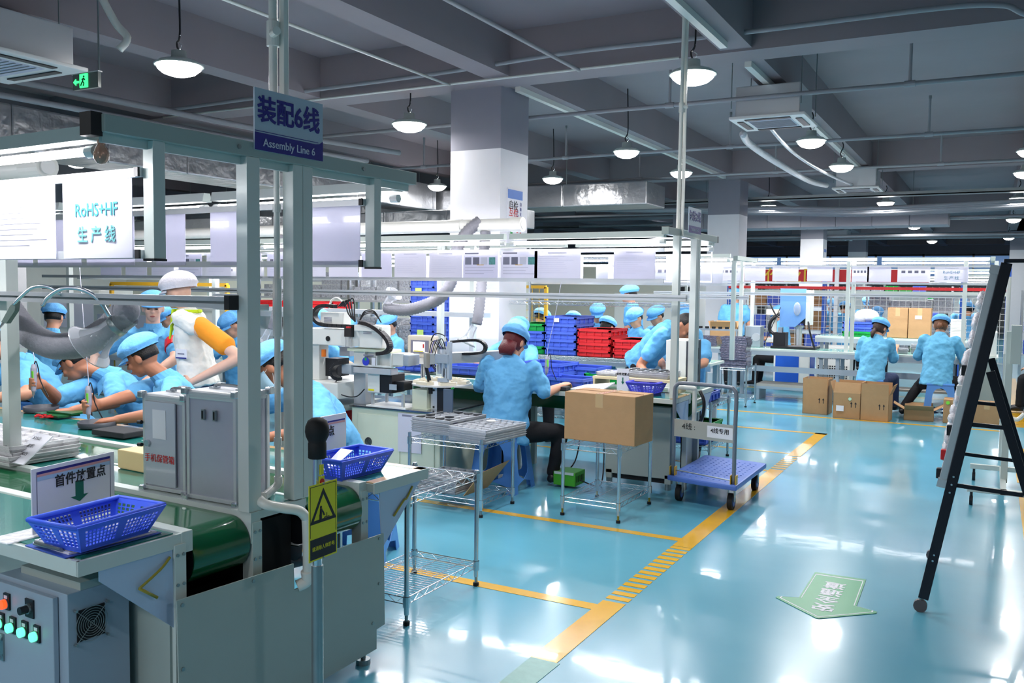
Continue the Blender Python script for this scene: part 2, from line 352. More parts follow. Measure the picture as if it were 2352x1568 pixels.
for k in range(6):
    tb('service_pipe','grey service pipe crossing the far ceiling','pipe',bend([(-8,17.6+k*.35,3.25+.03*k),(-4,17.6+k*.35,3.2),(-1.9,17.8+k*.35,3.15),(3,17.7+k*.35,3.28)],5),.028,pipem,8,'service pipes crossing the far ceiling')
# conduits under the beams next to lamps
for x0,y0,y1,l in [(-2.05,0,7.4,'white cable duct under the beam at the top of the picture'),(-4.36,8.1,16,'white cable duct under the beam behind the near column'),(-2.02,8.1,16,'white cable duct under the beam with the air conditioners')]:
    tag(MB().b2((x0-.03,y0,BZ-.03),(x0+.03,y1,BZ+.02),pvc).build('cable_duct',loc=(x0,y0,BZ)),l,'cable duct')
def aircon(x,y,z,label,s=.42):
    t=thing('cassette_air_conditioner',label,'air conditioner',(x,y,z),'ceiling cassette air conditioners')
    MB().b2((x-.36*s/.42,y-.36*s/.42,z+.03),(x+.36*s/.42,y+.36*s/.42,z+.32),alu).build('housing',t,bevel=.01)
    p=MB(); p.box((x,y,z+.012),(2*s,2*s,.03),whitep); p.build('front_panel',t,bevel=.008)
    gr=MB(); gr.box((x,y,z-.004),(s*1.15,s*1.15,.006),papergrey)
    for k in range(10): gr.box((x,y-s*.5+k*s/9.5,z-.009),(s*1.1,.008,.006),pipem)
    gr.build('intake_grille',t)
    for dx,dy in((0,1),(0,-1),(1,0),(-1,0)):
        MB().box((x+dx*s*.78,y+dy*s*.78,z-.005),(s*1.2 if dx==0 else .06,s*1.2 if dy==0 else .06,.012),blackp).build('air_outlet',t)
    r=MB()
    for dx in(-1,1):
        for dy in(-1,1): r.cyl((x+dx*.33,y+dy*.38,z+.1),(x+dx*.33,y+dy*.38,CZ),.005,steel,5)
    r.build('hanger_rod',t)['kind']='stuff'
    return t
aircon(-2.0,9.12,3.26,'cassette air conditioner nearest on the right, above the sprinkler pipe',.36)
aircon(-2.05,15.75,3.26,'smaller looking cassette air conditioner farther down the same row',.36)
aircon(-6.65,4.0,3.2,'large cassette air conditioner cut by the left edge',.5)
aircon(-2.0,24,3.25,'distant cassette air conditioner above the blue windows',.4); aircon(-4.6,31,3.25,'distant cassette air conditioner beside the second column',.4)
for pts,l in [([(-2.4,9.5,3.24),(-2.55,10.4,3.28),(-2.5,11.5,3.22),(-2.45,13.5,3.2),(-2.4,14.8,3.26)],'white wrapped pipe snaking away from the nearer air conditioner'),([(-2.15,9.40,3.34),(-2.2,11,3.26),(-2.15,13,3.24),(-2.1,15.42,3.32)],'slim silver pipe beside the wrapped pipe of the air conditioner')]:
    tb('wrapped_pipe',l,'pipe',bend(pts,6),.04 if 'white' in l else .02,mat('silver_wrap',(225,226,230),.3,.3,bump=.6,bscale=30),10)
tb('drain_pipe','white drain pipe hanging at the end of the left air conditioner','pipe',bend([(-6.2,4.6,3.9),(-6.1,4.7,3.62),(-6.02,4.75,3.5),(-6.05,4.7,3.4)],5),.03,pvc,8)
# foil wrapped air ducts
def duct(a,b,label,m=foil,n=8,axis=0):
    o=MB(); L0=[(a[0],b[0]),(a[1],b[1])][axis]
    t=thing('air_duct',label,'duct',a)
    for i in range(n):
        u0=L0[0]+(L0[1]-L0[0])*i/n; u1=L0[0]+(L0[1]-L0[0])*(i+1)/n
        p=list(a);q=list(b);p[axis]=u0;q[axis]=u1
        k=MB(); k.b2(p,q,m); s=k.build('duct_section',t,bevel=.02)
        if i%2: k=MB(); k.cyl((p[0]+.05,p[1]+.05,q[2]-.02),(p[0]+.05,p[1]+.05,CZ),.006,steel,5); k.build('hanger_rod',t)
    return t
duct((-16.9,13.6,2.95),(-4.95,14.5,3.32),'silver foil wrapped duct ending right of the near column')
duct((-9.6,4.5,2.95),(-8.9,13.5,3.4),'grey foil wrapped duct running away behind the left light frame',axis=1)
duct((-16.9,12.4,2.55),(-6.7,13.1,2.85),'lower silver duct left of the near column')
duct((-6.5,19.6,2.93),(-.85,20.4,3.28),'far grey wrapped duct under the ceiling, right of the second column',mat('grey_wrap',(150,152,160),.6,.1,bump=.3,bscale=6))
# cable trays hanging
for y,l in [(17.45,'silver cable tray crossing behind the second air conditioner'),(23.5,'silver cable tray crossing far under the ceiling')]:
    t=MB(); t.b2((-12,y,3.32),(6,y+.25,3.34),steel); t.b2((-12,y,3.32),(6,y+.01,3.39),steel); t.b2((-12,y+.24,3.32),(6,y+.25,3.39),steel)
    tag(t.build('cable_tray',loc=(-3,y,3.3)),l,'cable tray')
# green exit sign
exitg=mat('exit_sign_green',(60,235,130),.4,emit=2.2,var=0)
t=thing('exit_sign','running man exit sign with a green arrow hanging at upper left','sign',(-6.46,4.7,3.2))
MB().b2((-6.62,4.70,3.14),(-6.31,4.73,3.265),mat('exit_panel',(92,100,98),.3)).build('sign_panel',t,bevel=.003)
MB().b2((-6.63,4.695,3.262),(-6.30,4.735,3.27),alu).build('top_rail',t)
MB().cyl((-6.315,4.715,3.27),(-6.315,4.715,CZ),.008,steel,6).build('hanger_rod',t)
g=MB(); g.b2((-6.525,4.692,3.15),(-6.43,4.70,3.258),exitg); g.build('door_symbol',t)
g=MB(); k=mat('exit_dark',(20,50,38),.5)
g.cyl((-6.470,4.690,3.236),(-6.470,4.6915,3.236),.009,k,10)
for a,b in [((-6.472,3.226),(-6.484,3.198)),((-6.484,3.198),(-6.468,3.183)),((-6.468,3.183),(-6.476,3.162)),((-6.484,3.198),(-6.498,3.184)),((-6.498,3.184),(-6.508,3.166)),((-6.473,3.222),(-6.455,3.208)),((-6.474,3.220),(-6.492,3.214))]:
    g.cyl((a[0],4.691,a[1]),(b[0],4.691,b[1]),.0055,k,6)
g.build('running_figure',t)
g=MB(); g.prism([(-6.605,4.692,3.20),(-6.575,4.692,3.225),(-6.575,4.692,3.208),(-6.54,4.692,3.208),(-6.54,4.692,3.192),(-6.575,4.692,3.192),(-6.575,4.692,3.175)],(0,.008,0),exitg); g.build('arrow',t)
# ---------------------------------------------------------------- makers of repeated things
ORD='first second third fourth fifth sixth seventh eighth ninth tenth eleventh twelfth thirteenth fourteenth fifteenth'.split()
def crate(name,label,group,c,w,d,h,m,rz=0,ribs=4,cat='crate',sticker=None,taper=.015):
    """open plastic crate, c = centre of its bottom"""
    o=MB(); x,y,z=0,0,0; M=Matrix.Rotation(rz,3,'Z'); t=.006
    def q(a,b): 
        o.box(M@V(((a[0]+b[0])/2,(a[1]+b[1])/2,(a[2]+b[2])/2))+V(c),[abs(p-q) for p,q in zip(a,b)],m,M=M)
    W,D=w/2,d/2
    q((-W+taper,-D+taper,0),(W-taper,D-taper,t))
    for s in(-1,1):
        q((s*(W-taper),-D+taper,0),(s*(W-taper-t),D-taper,h)); q((-W+taper,s*(D-taper),0),(W-taper,s*(D-taper-t),h))
        q((s*W,-D,h-.022),(s*(W-taper-t),D,h-.002)); q((-W,s*D,h-.022),(W,s*(D-taper-t),h-.002))
        q((s*W,-D,h-.004),(s*(W-t),D,h+.004)); q((-W,s*D,h-.004),(W,s*(D-t),h+.004))
        q((s*(W-taper+.004),-D+.01,h*.22),(s*(W-taper-.001),D-.01,h*.22+.006)); q((-W+.01,s*(D-taper+.004),h*.22),(W-.01,s*(D-taper-.001),h*.22+.006))
        for i in range(ribs+1):
            u=-W+taper+(2*W-2*taper)*i/ribs; q((u-.003,s*(D-taper),.01),(u+.003,s*(D-.003),h-.02))
            u=-D+taper+(2*D-2*taper)*i/ribs; q((s*(W-taper),u-.003,.01),(s*(W-.003),u+.003,h-.02))
    r=o.build(name,loc=c); tag(r,label,cat,group)
    if sticker:
        p=M@V((sticker[0],sticker[1],sticker[2]))+V(c); s=MB(); s.box(p,sticker[3],sticker[4],M=M); s.build('sticker',r)
    return r
def basket(name,label,c,w,d,h,m,rz=0,taper=.04,nx=22,ny=12,nz=5):
    """perforated basket with real holes"""
    t=thing(name,label,'basket',c); M=Matrix.Rotation(rz,3,'Z'); C=V(c)
    def wall(p00,p10,p11,p01,n,gaps):
        o=MB(); p00,p10,p11,p01=[V(p) for p in(p00,p10,p11,p01)]
        us=[0]
        for i in range(n): a=.06+.88*i/n; us+=[a+.88*.28/n,a+.88/n]
        us+=[1]; vs=[0]
        for j in range(nz): a=.12+.68*j/nz; vs+=[a+.68*.3/nz,a+.68/nz]
        vs+=[1]
        P=lambda u,v:(p00*(1-u)+p10*u)*(1-v)+(p01*(1-u)+p11*u)*v
        g=[[len(o.v)] for _ in us]; vv=[];idx={}
        for i,u in enumerate(us):
            for j,v in enumerate(vs): idx[i,j]=len(vv); vv.append(M@P(u,v)+C)
        fs=[]
        for i in range(len(us)-1):
            solid=(us[i]+us[i+1])/2 in gaps
            for j in range(len(vs)-1):
                hole=(i%2==1 and j%2==1 and i<len(us)-2+1 and 0<i<len(us)-1 and 0<j<len(vs)-1) and not any(abs((us[i]+us[i+1])/2-gp)<.03 for gp in gaps)
                if not hole: fs.append((idx[i,j],idx[i+1,j],idx[i+1,j+1],idx[i,j+1]))
        o.add(vv,fs,m); return o.build('side_wall',t,solid=.003)
    W,D=w/2,d/2; w2,d2=W-taper,D-taper
    b=[(-w2,-d2,0),(w2,-d2,0),(w2,d2,0),(-w2,d2,0)]; T=[(-W,-D,h),(W,-D,h),(W,D,h),(-W,D,h)]
    for i in range(4):
        j=(i+1)%4; wall(b[i],b[j],T[j],T[i],nx if i%2==0 else ny,(.5,))
    o=MB(); o.add([M@V(p)+C for p in b],[(0,1,2,3)],m); o.build('bottom',t,solid=.003)
    r=MB(); rr=[M@V((sx*(W-.012*(k==1)),sy*(D-.012*(k==0)),h))+C for sx,sy,k in((-1,-1,1),(1,-1,1),(1,1,1),(-1,1,1))]
    pts=[]
    for i in range(5):
        pts.append(rr[i%4])
    r.tube(pts,.008,m,6); r.build('rim',t,smooth=True); return t
def wire_rack(label,c,w,d,shelves,H,rz=0,group='chromed wire racks',zig=9,nw=None,name='wire_rack',foot=.05,brass=False):
    """chromed rack: posts with feet and sleeves, wire shelves. c = floor centre"""
    t=thing(name,label,'rack',c,group); M=Matrix.Rotation(rz,3,'Z'); C=V(c); W,D=w/2,d/2
    P=lambda x,y,z: M@V((x,y,z))+C
    for sx in(-1,1):
        for sy in(-1,1):
            p=MB(); p.cyl(P(sx*W,sy*D,foot),P(sx*W,sy*D,H),.0125,chrome,10); po=p.build('post',t,smooth=False); sm(po)
            f=MB(); f.cyl(P(sx*W,sy*D,0),P(sx*W,sy*D,.018),.016,rubber,8); f.cyl(P(sx*W,sy*D,.018),P(sx*W,sy*D,foot),.008,mat('brass_foot',(190,150,60),.3,.8) if brass else steel,8); f.build('foot',po)
            s=MB()
            for z in shelves: s.cyl(P(sx*W,sy*D,z-.045),P(sx*W,sy*D,z+.006),.0175,chrome,10,cap=False)
            s.build('sleeve',po)['kind']='stuff'
    nw=nw or int(d/.027)
    for z in shelves:
        o=MB(); r=.0028
        for sy in(-1,1):
            for dz in(0,-.032): o.cyl(P(-W,sy*D,z+dz),P(W,sy*D,z+dz),r,chrome,5,cap=False)
            n=max(4,int(w/.045))
            for i in range(n): 
                a=-W+.02+(2*W-.04)*i/n; b=-W+.02+(2*W-.04)*(i+1)/n
                o.cyl(P(a,sy*D,z-.032 if i%2 else z),P(b,sy*D,z if i%2 else z-.032),.0018,chrome,4,cap=False)
        for sx in(-1,1):
            for dz in(0,-.032): o.cyl(P(sx*W,-D,z+dz),P(sx*W,D,z+dz),r,chrome,5,cap=False)
            n=max(4,int(d/.045))
            for i in range(n):
                a=-D+.02+(2*D-.04)*i/n; b=-D+.02+(2*D-.04)*(i+1)/n
                o.cyl(P(sx*W,a,z-.032 if i%2 else z),P(sx*W,b,z if i%2 else z-.032),.0018,chrome,4,cap=False)
        for i in range(1,nw): y=-D+d*i/nw; o.cyl(P(-W,y,z+.002),P(W,y,z+.002),.0018,chrome,4,cap=False)
        for k in range(3): x=-W+w*(k+.5)/3; o.cyl(P(x,-D,z-.003),P(x,D,z-.003),.0028,chrome,4,cap=False)
        o.build('wire_shelf',t)
    return t
def carton(name,label,c,w,d,h,rz=0,open_=None,m=card,arrows=False,group=None,tp=True,flapang=(20,20,20,20)):
    """cardboard box; open_ = flap length, flaps at angles from vertical (front,back,left,right)"""
    t=thing(name,label,'box',c,group); M=Matrix.Rotation(rz,3,'Z'); C=V(c); W,D=w/2,d/2; th=.005
    o=MB(); bx=lambda a,b,mm=m,q=None:(q or o).box(M@V([(i+j)/2 for i,j in zip(a,b)])+C,[abs(i-j) for i,j in zip(a,b)],mm,M=M)
    if open_:
        bx((-W,-D,0),(W,D,th)); bx((-W,-D,0),(W,-D+th,h)); bx((-W,D-th,0),(W,D,h)); bx((-W,-D,0),(-W+th,D,h)); bx((W-th,-D,0),(W,D,h))
        o.build('body',t)
        for (px,py,ax,ln),an in zip(((0,-D,(0,-1),w),(0,D,(0,1),w),(-W,0,(-1,0),d),(W,0,(1,0),d)),flapang):
            f=MB(); a=R(an); dx=V((ax[0]*math.sin(a),ax[1]*math.sin(a),math.cos(a)))*open_; s=V((ax[1],-ax[0],0))*(ln/2-.004)
            p=V((px,py,h)); q=[p-s,p+s,p+s*.97+dx,p-s*.97+dx]; n=V((-ax[0]*math.cos(a),-ax[1]*math.cos(a),math.sin(a)))*th
            f.prism([M@v+C for v in q],M@n,m); f.build('flap',t)
    else:
        bx((-W,-D,0),(W,D,h)); o.build('body',t,bevel=.006)
        if tp:
            f=MB(); bx((-.03,-D-.001,h*.72),(.03,-D+.001,h),tape,f); bx((-.03,-D,h-.001),(.03,D,h+.0015),tape,f); f.build('tape',t)
            f=MB(); bx((-W+.01,-.004,h),(W-.01,.004,h+.003),carddark,f); f.build('seam',t)
    if arrows:
        f=MB()
        for dx in(0,.05):
            x=W*.35+dx; y=-D-.001
            f.prism([M@V((x-.004,y,h*.45))+C,M@V((x+.004,y,h*.45))+C,M@V((x+.004,y,h*.45+.05))+C,M@V((x-.004,y,h*.45+.05))+C],M@V((0,-.001,0)),inkb)
            f.prism([M@V((x-.014,y,h*.45+.045))+C,M@V((x+.014,y,h*.45+.045))+C,M@V((x,y,h*.45+.07))+C],M@V((0,-.001,0)),inkb)
        f.build('arrow_print',t)
    return t
def tube_light(label,a,b,group='tube light fittings of the work frames',power=TUBE_W,name='tube_light',light=True,drop=.0):
    """tube fitting from a to b (x direction), housing above tube"""
    a=V(a);b=V(b);t=thing(name,label,'light',tuple((a+b)/2),group); d=(b-a).normalized(); s=V((-d.y,d.x,0)); u=V((0,0,1))
    o=MB(); w=.03
    o.prism([a-s*w+u*.03,a+s*w+u*.03,a+s*.02+u*.075,a-s*.02+u*.075],b-a,powder); o.build('housing',t)
    MB().cyl(a+d*.03+u*.0,b-d*.03,.014,tubeE,10).build('tube',t,smooth=True)
    for p,q in((a,a+d*.04),(b-d*.04,b)):
        MB().cyl(p-u*.002,q-u*.002,.019,whitep,10).build('end_socket',t,smooth=False)
    if light:
        m=(a+b)/2; arealight('strip_area_light',m-u*.02,(b-a).length*.95,.03,power,(0,0,math.atan2(d.y,d.x)),(.97,.97,1),t)
    return t
def tray(c,w,d,h,m,nx=5,ny=3,rz=0,discs=None):
    """one blister tray"""
    o=MB(); M=Matrix.Rotation(rz,3,'Z'); C=V(c)
    f=lambda a,b,mm=m:o.box(M@V([(i+j)/2 for i,j in zip(a,b)])+C,[abs(i-j) for i,j in zip(a,b)],mm,M=M)
    W,D=w/2,d/2
    f((-W,-D,h*.8),(W,-D+.012,h)); f((-W,D-.012,h*.8),(W,D,h)); f((-W,-D,h*.8),(-W+.012,D,h)); f((W-.012,-D,h*.8),(W,D,h))
    f((-W+.006,-D+.006,0),(-W+.01,D-.006,h)); f((W-.01,-D+.006,0),(W-.006,D-.006,h)); f((-W+.006,-D+.006,0),(W-.006,-D+.01,h)); f((-W+.006,D-.01,0),(W-.006,D-.006,h))
    f((-W+.006,-D+.006,0),(W-.006,D-.006,.002))
    for i in range(1,nx): x=-W+w*i/nx; f((x-.004,-D+.01,0),(x+.004,D-.01,h*.85))
    for i in range(1,ny): y=-D+d*i/ny; f((-W+.01,y-.004,0),(W-.01,y+.004,h*.85))
    if discs:
        for (i,j) in discs: 
            x=-W+w*(i+.5)/nx; y=-D+d*(j+.5)/ny; p=M@V((x,y,h*.3))+C; o.cyl(p,p+V((0,0,h*.85)),min(w/nx,d/ny)*.38,blackp,12)
    return o
def tray_stack(label,c,w,d,h,n,m,group,rz=0,nx=5,ny=3,discs=None,jit=.004,name='blister_tray'):
    first=None; r=random.Random(hash(label)%1000 if False else len(label))
    for k in range(n):
        top=(k==n-1)
        z=c[2]+k*h
        lab=label if not top else label+', topmost'
        if top and discs:
            o=tray((c[0],c[1],z),w,d,h*1.2,m,nx,ny,rz,discs).build(name,loc=(c[0],c[1],z)); tag(o,lab,'tray',group)
        else:
            if first is None:
                first=tray((c[0],c[1],z),w,d,h*1.15,m,nx,ny,rz).build(name,loc=(c[0],c[1],z)); tag(first,label+', lowest','tray',group)
            else:
                o=first.copy(); COL.objects.link(o); o.location=(c[0]+r.uniform(-jit,jit),c[1]+r.uniform(-jit,jit),z); o.rotation_euler=(0,0,r.uniform(-.01,.01)); o['label']=lab if top else label+', '+ORD[k]+' from below'
def stool(label,c,rz=0,s=1.0,group='blue plastic stools'):
    """plastic stool with arched openings on all four sides"""
    t=thing('plastic_stool',label,'stool',c,group); M=Matrix.Rotation(rz,3,'Z'); C=V(c); H=.45*s; T=.15; B=.2
    MB().box(C+V((0,0,H-.012)),(.32,.32,.024),stoolm,M=M).build('seat',t,bevel=.01)
    for k in range(4):
        Mk=M@Matrix.Rotation(k*PI/2,3,'Z'); o=MB()
        def P(u,v): # u across, v height
            e=T+(B-T)*(1-v/H); return Mk@V((u*e/ .2*1.0,-e,v))+C
        outer=[(-.2,0),(-.13,0)]+[(-.13+.04*i/4,.05+.0*i) for i in range(1)]+[(-.09,.085),(.09,.085),(.13,.05),(.13,0),(.2,0),(.2,H-.01),(-.2,H-.01)]
        inner=[(.105*math.cos(a),(H*.66)+ .10*math.sin(a)) for a in [PI*i/10 for i in range(11)]]+[(-.105,.16),(-.08,.13),(.08,.13),(.105,.16)]
        # build the face as strips between left leg, right leg, top and lower bar
        n=12
        for sgn in(-1,1):
            vs=[];fs=[]
            seq=[0,.03,.06,.09,.13]+[.16+(H*.66-.16)*i/3 for i in range(4)]+[H*.66+.10*math.sin(a) for a in (.4,.8,1.15,PI/2)]
            for v in seq:
                if v<.085: inn=.13-.0*v
                elif v<.13: inn=0
                elif v<=H*.66: inn=.105 if v>=.16 else .09
                else: inn=.105*math.cos(math.asin(min(1,(v-H*.66)/.10)))
                vs+=[P(sgn*inn,v),P(sgn*.2,v)]
            for i in range(len(seq)-1): fs.append((2*i,2*i+1,2*i+3,2*i+2))
            vs+=[P(0,H-.01),P(sgn*.2,H-.01)]; k0=len(vs)
            fs.append((k0-4,k0-3,k0-1,k0-2)); o.add(vs,fs,stoolm)
        o.build('leg',t,solid=.006)
    return t
def doc(label,a,w,h,n=V((0,-1,0)),kind=0,group='document sheets hung along the light frames',m=sleeve,name='document_sheet',right=None,tilt=0):
    """plastic sleeve with a printed sheet hanging; a = top centre. right = direction to the reader's right"""
    right=V(right or (1,0,0)).normalized(); up=V((0,0,1)); nn=right.cross(up); a=V(a)
    t=thing(name,label,'document',tuple(a),group)
    o=MB(); q=[a-right*w/2,a+right*w/2,a+right*w/2-up*h,a-right*w/2-up*h]; o.prism(q,nn*-.002,m); o.build('sheet',t)
    r=random.Random(int(abs(a.x*1000)+abs(a.z*77)+kind))
    f=nn*.0012; k=MB()
    def rect(u0,v0,u1,v1,mm): k.prism([a+right*(u*w-w/2)-up*v*h+f for u,v in((u0,v0),(u1,v0),(u1,v1),(u0,v1))],nn*.0004,mm)
    if kind==1:
        rect(.05,.05,.45,.1,inkgrey)
        for i in range(4): rect(.06+.23*i,.22,.24+.23*i,.50,[inkgrey,mat('print_pic',(110,110,130),.6,var=.6,scale=60),papergrey,mat('print_pic2',(90,150,150),.6,var=.7,scale=60)][i])
        rect(.4,.50,.6,.525,yellowm)
        for i in range(5): rect(.06,.60+.06*i,r.uniform(.6,.92),.61+.06*i,papergrey if i%2 else inkgrey)
    elif kind==0:
        rect(.3,.06,.7,.1,papergrey)
        for i in range(9): rect(.08,.2+.075*i,r.uniform(.5,.9),.208+.075*i,papergrey)
    elif kind==2:
        for i in range(4): rect(.12+.2*i,.25,.24+.2*i,.42,mat('print_pic',(110,110,130)))
        for i in range(3): rect(.1,.6+.1*i,.9,.612+.1*i,papergrey)
    if k.v: k.build('print',t)
    return t
# ---------------------------------------------------------------- people
def remesh(mb,name,parent,vox,smooth,mats_fn=None,disp=0):
    me=bpy.data.meshes.new('tmp'); me.from_pydata([tuple(v) for v in mb.v],[],mb.f); ob=bpy.data.objects.new('tmp',me); COL.objects.link(ob)
    bm=bmesh.new(); bm.from_mesh(me); bmesh.ops.recalc_face_normals(bm,faces=bm.faces); bm.to_mesh(me); bm.free()
    r=ob.modifiers.new('r','REMESH'); r.mode='VOXEL'; r.voxel_size=vox
    if smooth: s=ob.modifiers.new('s','SMOOTH'); s.factor=.5; s.iterations=smooth
    if disp:
        tx=bpy.data.textures.get('cl') or bpy.data.textures.new('cl','CLOUDS'); tx.noise_scale=.09
        d=ob.modifiers.new('d','DISPLACE'); d.texture=tx; d.strength=disp; d.mid_level=.5; d.texture_coords='GLOBAL'
    m2=bpy.data.meshes.new_from_object(ob.evaluated_get(bpy.context.evaluated_depsgraph_get())); bpy.data.objects.remove(ob)
    loc=V(parent['_o']); m2.transform(Matrix.Translation(-loc)); m2.name=name
    m2.materials.clear()
    for m in mb.ms: m2.materials.append(m)
    if mats_fn:
        for p in m2.polygons: p.material_index=mats_fn(p.center+loc)
    else: m2.polygons.foreach_set('material_index',[0]*len(m2.polygons))
    m2.polygons.foreach_set('use_smooth',[True]*len(m2.polygons))
    o=bpy.data.objects.new(name,m2); COL.objects.link(o); o.parent=parent; o['_o']=tuple(loc); return o
def ell(mb,c,r,m,M=None,n=14):
    vs=[];fs=[];k=n//2
    for i in range(k+1):
        th=PI*i/k
        for j in range(n):
            ph=2*PI*j/n; p=V((r[0]*math.sin(th)*math.cos(ph),r[1]*math.sin(th)*math.sin(ph),r[2]*math.cos(th))); p=M@p if M is not None else p; vs.append(p+V(c))
    for i in range(k):
        for j in range(n): fs.append((i*n+j,i*n+(j+1)%n,(i+1)*n+(j+1)%n,(i+1)*n+j))
    # weld poles by closing
    mb.add(vs,fs,m)
def loft(mb,rings,m,n=14):
    vs=[];fs=[]
    for c,s,f,a,b in rings:
        c=V(c)
        for k in range(n): t=2*PI*k/n; vs.append(c+s*(a*math.cos(t))+f*(b*math.sin(t)))
    for i in range(len(rings)-1):
        for k in range(n): fs.append((i*n+k,i*n+(k+1)%n,(i+1)*n+(k+1)%n,(i+1)*n+k))
    fs+=[tuple(range(n))[::-1],tuple(range((len(rings)-1)*n,len(rings)*n))]
    mb.add(vs,fs,m)
def limb(mb,p,q,r0,r1,m,n=12,mid=None):
    p=V(p);q=V(q);z=(q-p).normalized();x=z.orthogonal().normalized();y=z.cross(x)
    seq=[(0,r0)]+([(.4,mid)] if mid else [])+[(1,r1)]
    loft(mb,[(p-z*r0*.7,x,y,r0*.5,r0*.5)]+[(p.lerp(q,t),x,y,r,r) for t,r in seq]+[(q+z*r1*.7,x,y,r1*.5,r1*.5)],m,n)
def hand(mb,w,d,n,m,curl=.9,side=1,s=1.0,grip=False):
    """w wrist, d hand direction, n palm normal (where the palm faces). side=1: thumb towards d x n"""
    w=V(w);d=V(d).normalized();n=V(n);n=(n-d*n.dot(d)).normalized();t=d.cross(n)*side
    loft(mb,[(w-d*.02*s,t,n,.026*s,.019*s),(w+d*.02*s,t,n,.034*s,.017*s),(w+d*.06*s,t,n,.042*s,.015*s),(w+d*.092*s,t,n,.040*s,.013*s)],m,12)
    for i,(u,ln) in enumerate(((.031,.072),(.0105,.080),(-.0105,.075),(-.031,.058))):
        p=w+d*.088*s+t*u*s; a=0; dd=d
        for k,fr in enumerate((.45,.32,.23)):
            a+=curl*(.65 if k==0 else .55)*(1+.08*i); dd=(d*math.cos(a)+n*math.sin(a)); q=p+dd*ln*fr*s
            limb(mb,p,q,.0085*s*(1-.08*k),.0078*s*(1-.1*k),m,8); p=q
    p=w+d*.025*s+t*.030*s
    for k,(vec,ln) in enumerate(((t*.75+d*.6+n*.35,.042),(d*.8+t*(.1 if grip else .35)+n*(.75 if grip else .4),.034),(d*.75-t*(.25 if grip else 0)+n*(.85 if grip else .5),.026))):
        q=p+vec.normalized()*ln*s; limb(mb,p,q,(.013-.002*k)*s,(.0105-.0015*k)*s,m,8); p=q
def person(label,hip,neck,right,head_off,face,arms,legs=None,vox=.012,skinm=skin,hairmat=hairm,shirt=cloth,trousers=pants,cap=capm,
           hair='short',group=None,shoes=None,sleeve_to=.75,armband=None,capstyle='blue',facedetail=False,handscale=1,extra=None,width=1.0,curl=(.9,.9),palms=(None,None),grips=(False,False),headup=None,shirtlen=.06,handdirs=(None,None),mask=False,glove=None,vest=False):
    """hip/neck/arms in world metres. arms=((elbow,wrist),(elbow,wrist)) left,right ; face = unit vector of gaze ; head_off = head centre relative to neck"""
    hip=V(hip);neck=V(neck);S=V(right).normalized();U=(neck-hip).normalized();S=(S-U*S.dot(U)).normalized();Fw=U.cross(S)
    root=thing('person',label,'person',(hip.x,hip.y,0),group)
    Lg=(neck-hip).length; P=lambda t,s=0,f=0: hip+U*(Lg*t)+S*s*width+Fw*f
    hc=neck+V(head_off); f=V(face).normalized(); u=V(headup).normalized() if headup else V((0,0,1)); u=(u-f*u.dot(f)).normalized(); r=f.cross(u)
    HM=Matrix((r,f,u)).transposed()
    b=MB(); sk=skinm
    # torso core, neck, head : one continuous body
    loft(b,[(P(.0),S,Fw,.13*width,.09),(P(.35),S,Fw,.115*width,.08),(P(.75),S,Fw,.15*width,.09),(P(.93),S,Fw,.13*width,.065),(P(1.0),S,Fw,.055,.055)],sk)
    loft(b,[(P(.9),S,Fw,.06,.06),(neck,r,f,.056,.058),(hc-u*.06-f*.012,r,f,.054,.056),(hc-u*.0,r,f,.05,.05)],sk)
    ell(b,hc+u*.02-f*.008,(.076,.096,.105),sk,HM,18)
    ell(b,hc-u*.045+f*.03,(.056,.062,.062),sk,HM,16)
    ell(b,hc-u*.085+f*.055,(.028,.026,.022),sk,HM,12)
    ell(b,hc+f*.083+u*.028,(.058,.02,.018),sk,HM,12)
    ell(b,hc+f*.098-u*.022,(.015,.022,.015),sk,HM,10); ell(b,hc+f*.092+u*.0,(.009,.014,.028),sk,HM,10)
    for s in(-1,1):
        ell(b,hc+r*s*.078-f*.01-u*.005,(.010,.022,.032),sk,HM,12); ell(b,hc+f*.068+r*s*.036-u*.02,(.022,.02,.02),sk,HM,10)
    ell(b,hc+f*.088-u*.056,(.024,.014,.008),sk,HM,10); ell(b,hc+f*.086-u*.068,(.020,.012,.008),sk,HM,10)
    sh=[P(.93,-.165),P(.93,.165)]
    for i,(e,w) in enumerate(arms):
        if e is None: continue
        e=V(e);w=V(w)
        limb(b,sh[i],e,.05,.042,sk,12); limb(b,e,w,.044,.026,sk,12,mid=.040)
        d=V(handdirs[i]) if handdirs[i] else (w-e); pn=palms[i] or (0,0,-1)
        hand(b,w,d,pn,sk,curl[i],side=(1 if i==1 else -1),s=handscale,grip=grips[i])
    body=remesh(b,'body',root,vox,2)
    # shirt
    j=MB(); sm_=shirt
    loft(j,[(P(-shirtlen/Lg),S,Fw,.185*width,.145),(P(.05),S,Fw,.18*width,.14),(P(.3),S,Fw,.165*width,.125),(P(.6),S,Fw,.18*width,.125),(P(.8),S,Fw,.185*width,.115),(P(.93),S,Fw,.16*width,.09),(P(1.0),S,Fw,.092,.08),(P(1.0)+U*.02,S,Fw,.07,.066)],sm_,20)
    for i,(e,w) in enumerate(arms):
        if e is None: e=sh[i]-U*.25+S*(.06 if i else -.06)
        e=V(e); q=sh[i].lerp(e,min(1,sleeve_to)); 
        limb(j,sh[i],q,.070,.068 if sleeve_to<1 else .06,sm_,14)
        if sleeve_to>1 and w is not None: w=V(w); limb(j,e,e.lerp(w,sleeve_to-1),.062,.055,sm_,12)
    shirt_o=remesh(j,'vest' if vest else 'shirt',root,max(.009,vox),3,disp=.035)
    k=MB(); cs=[]
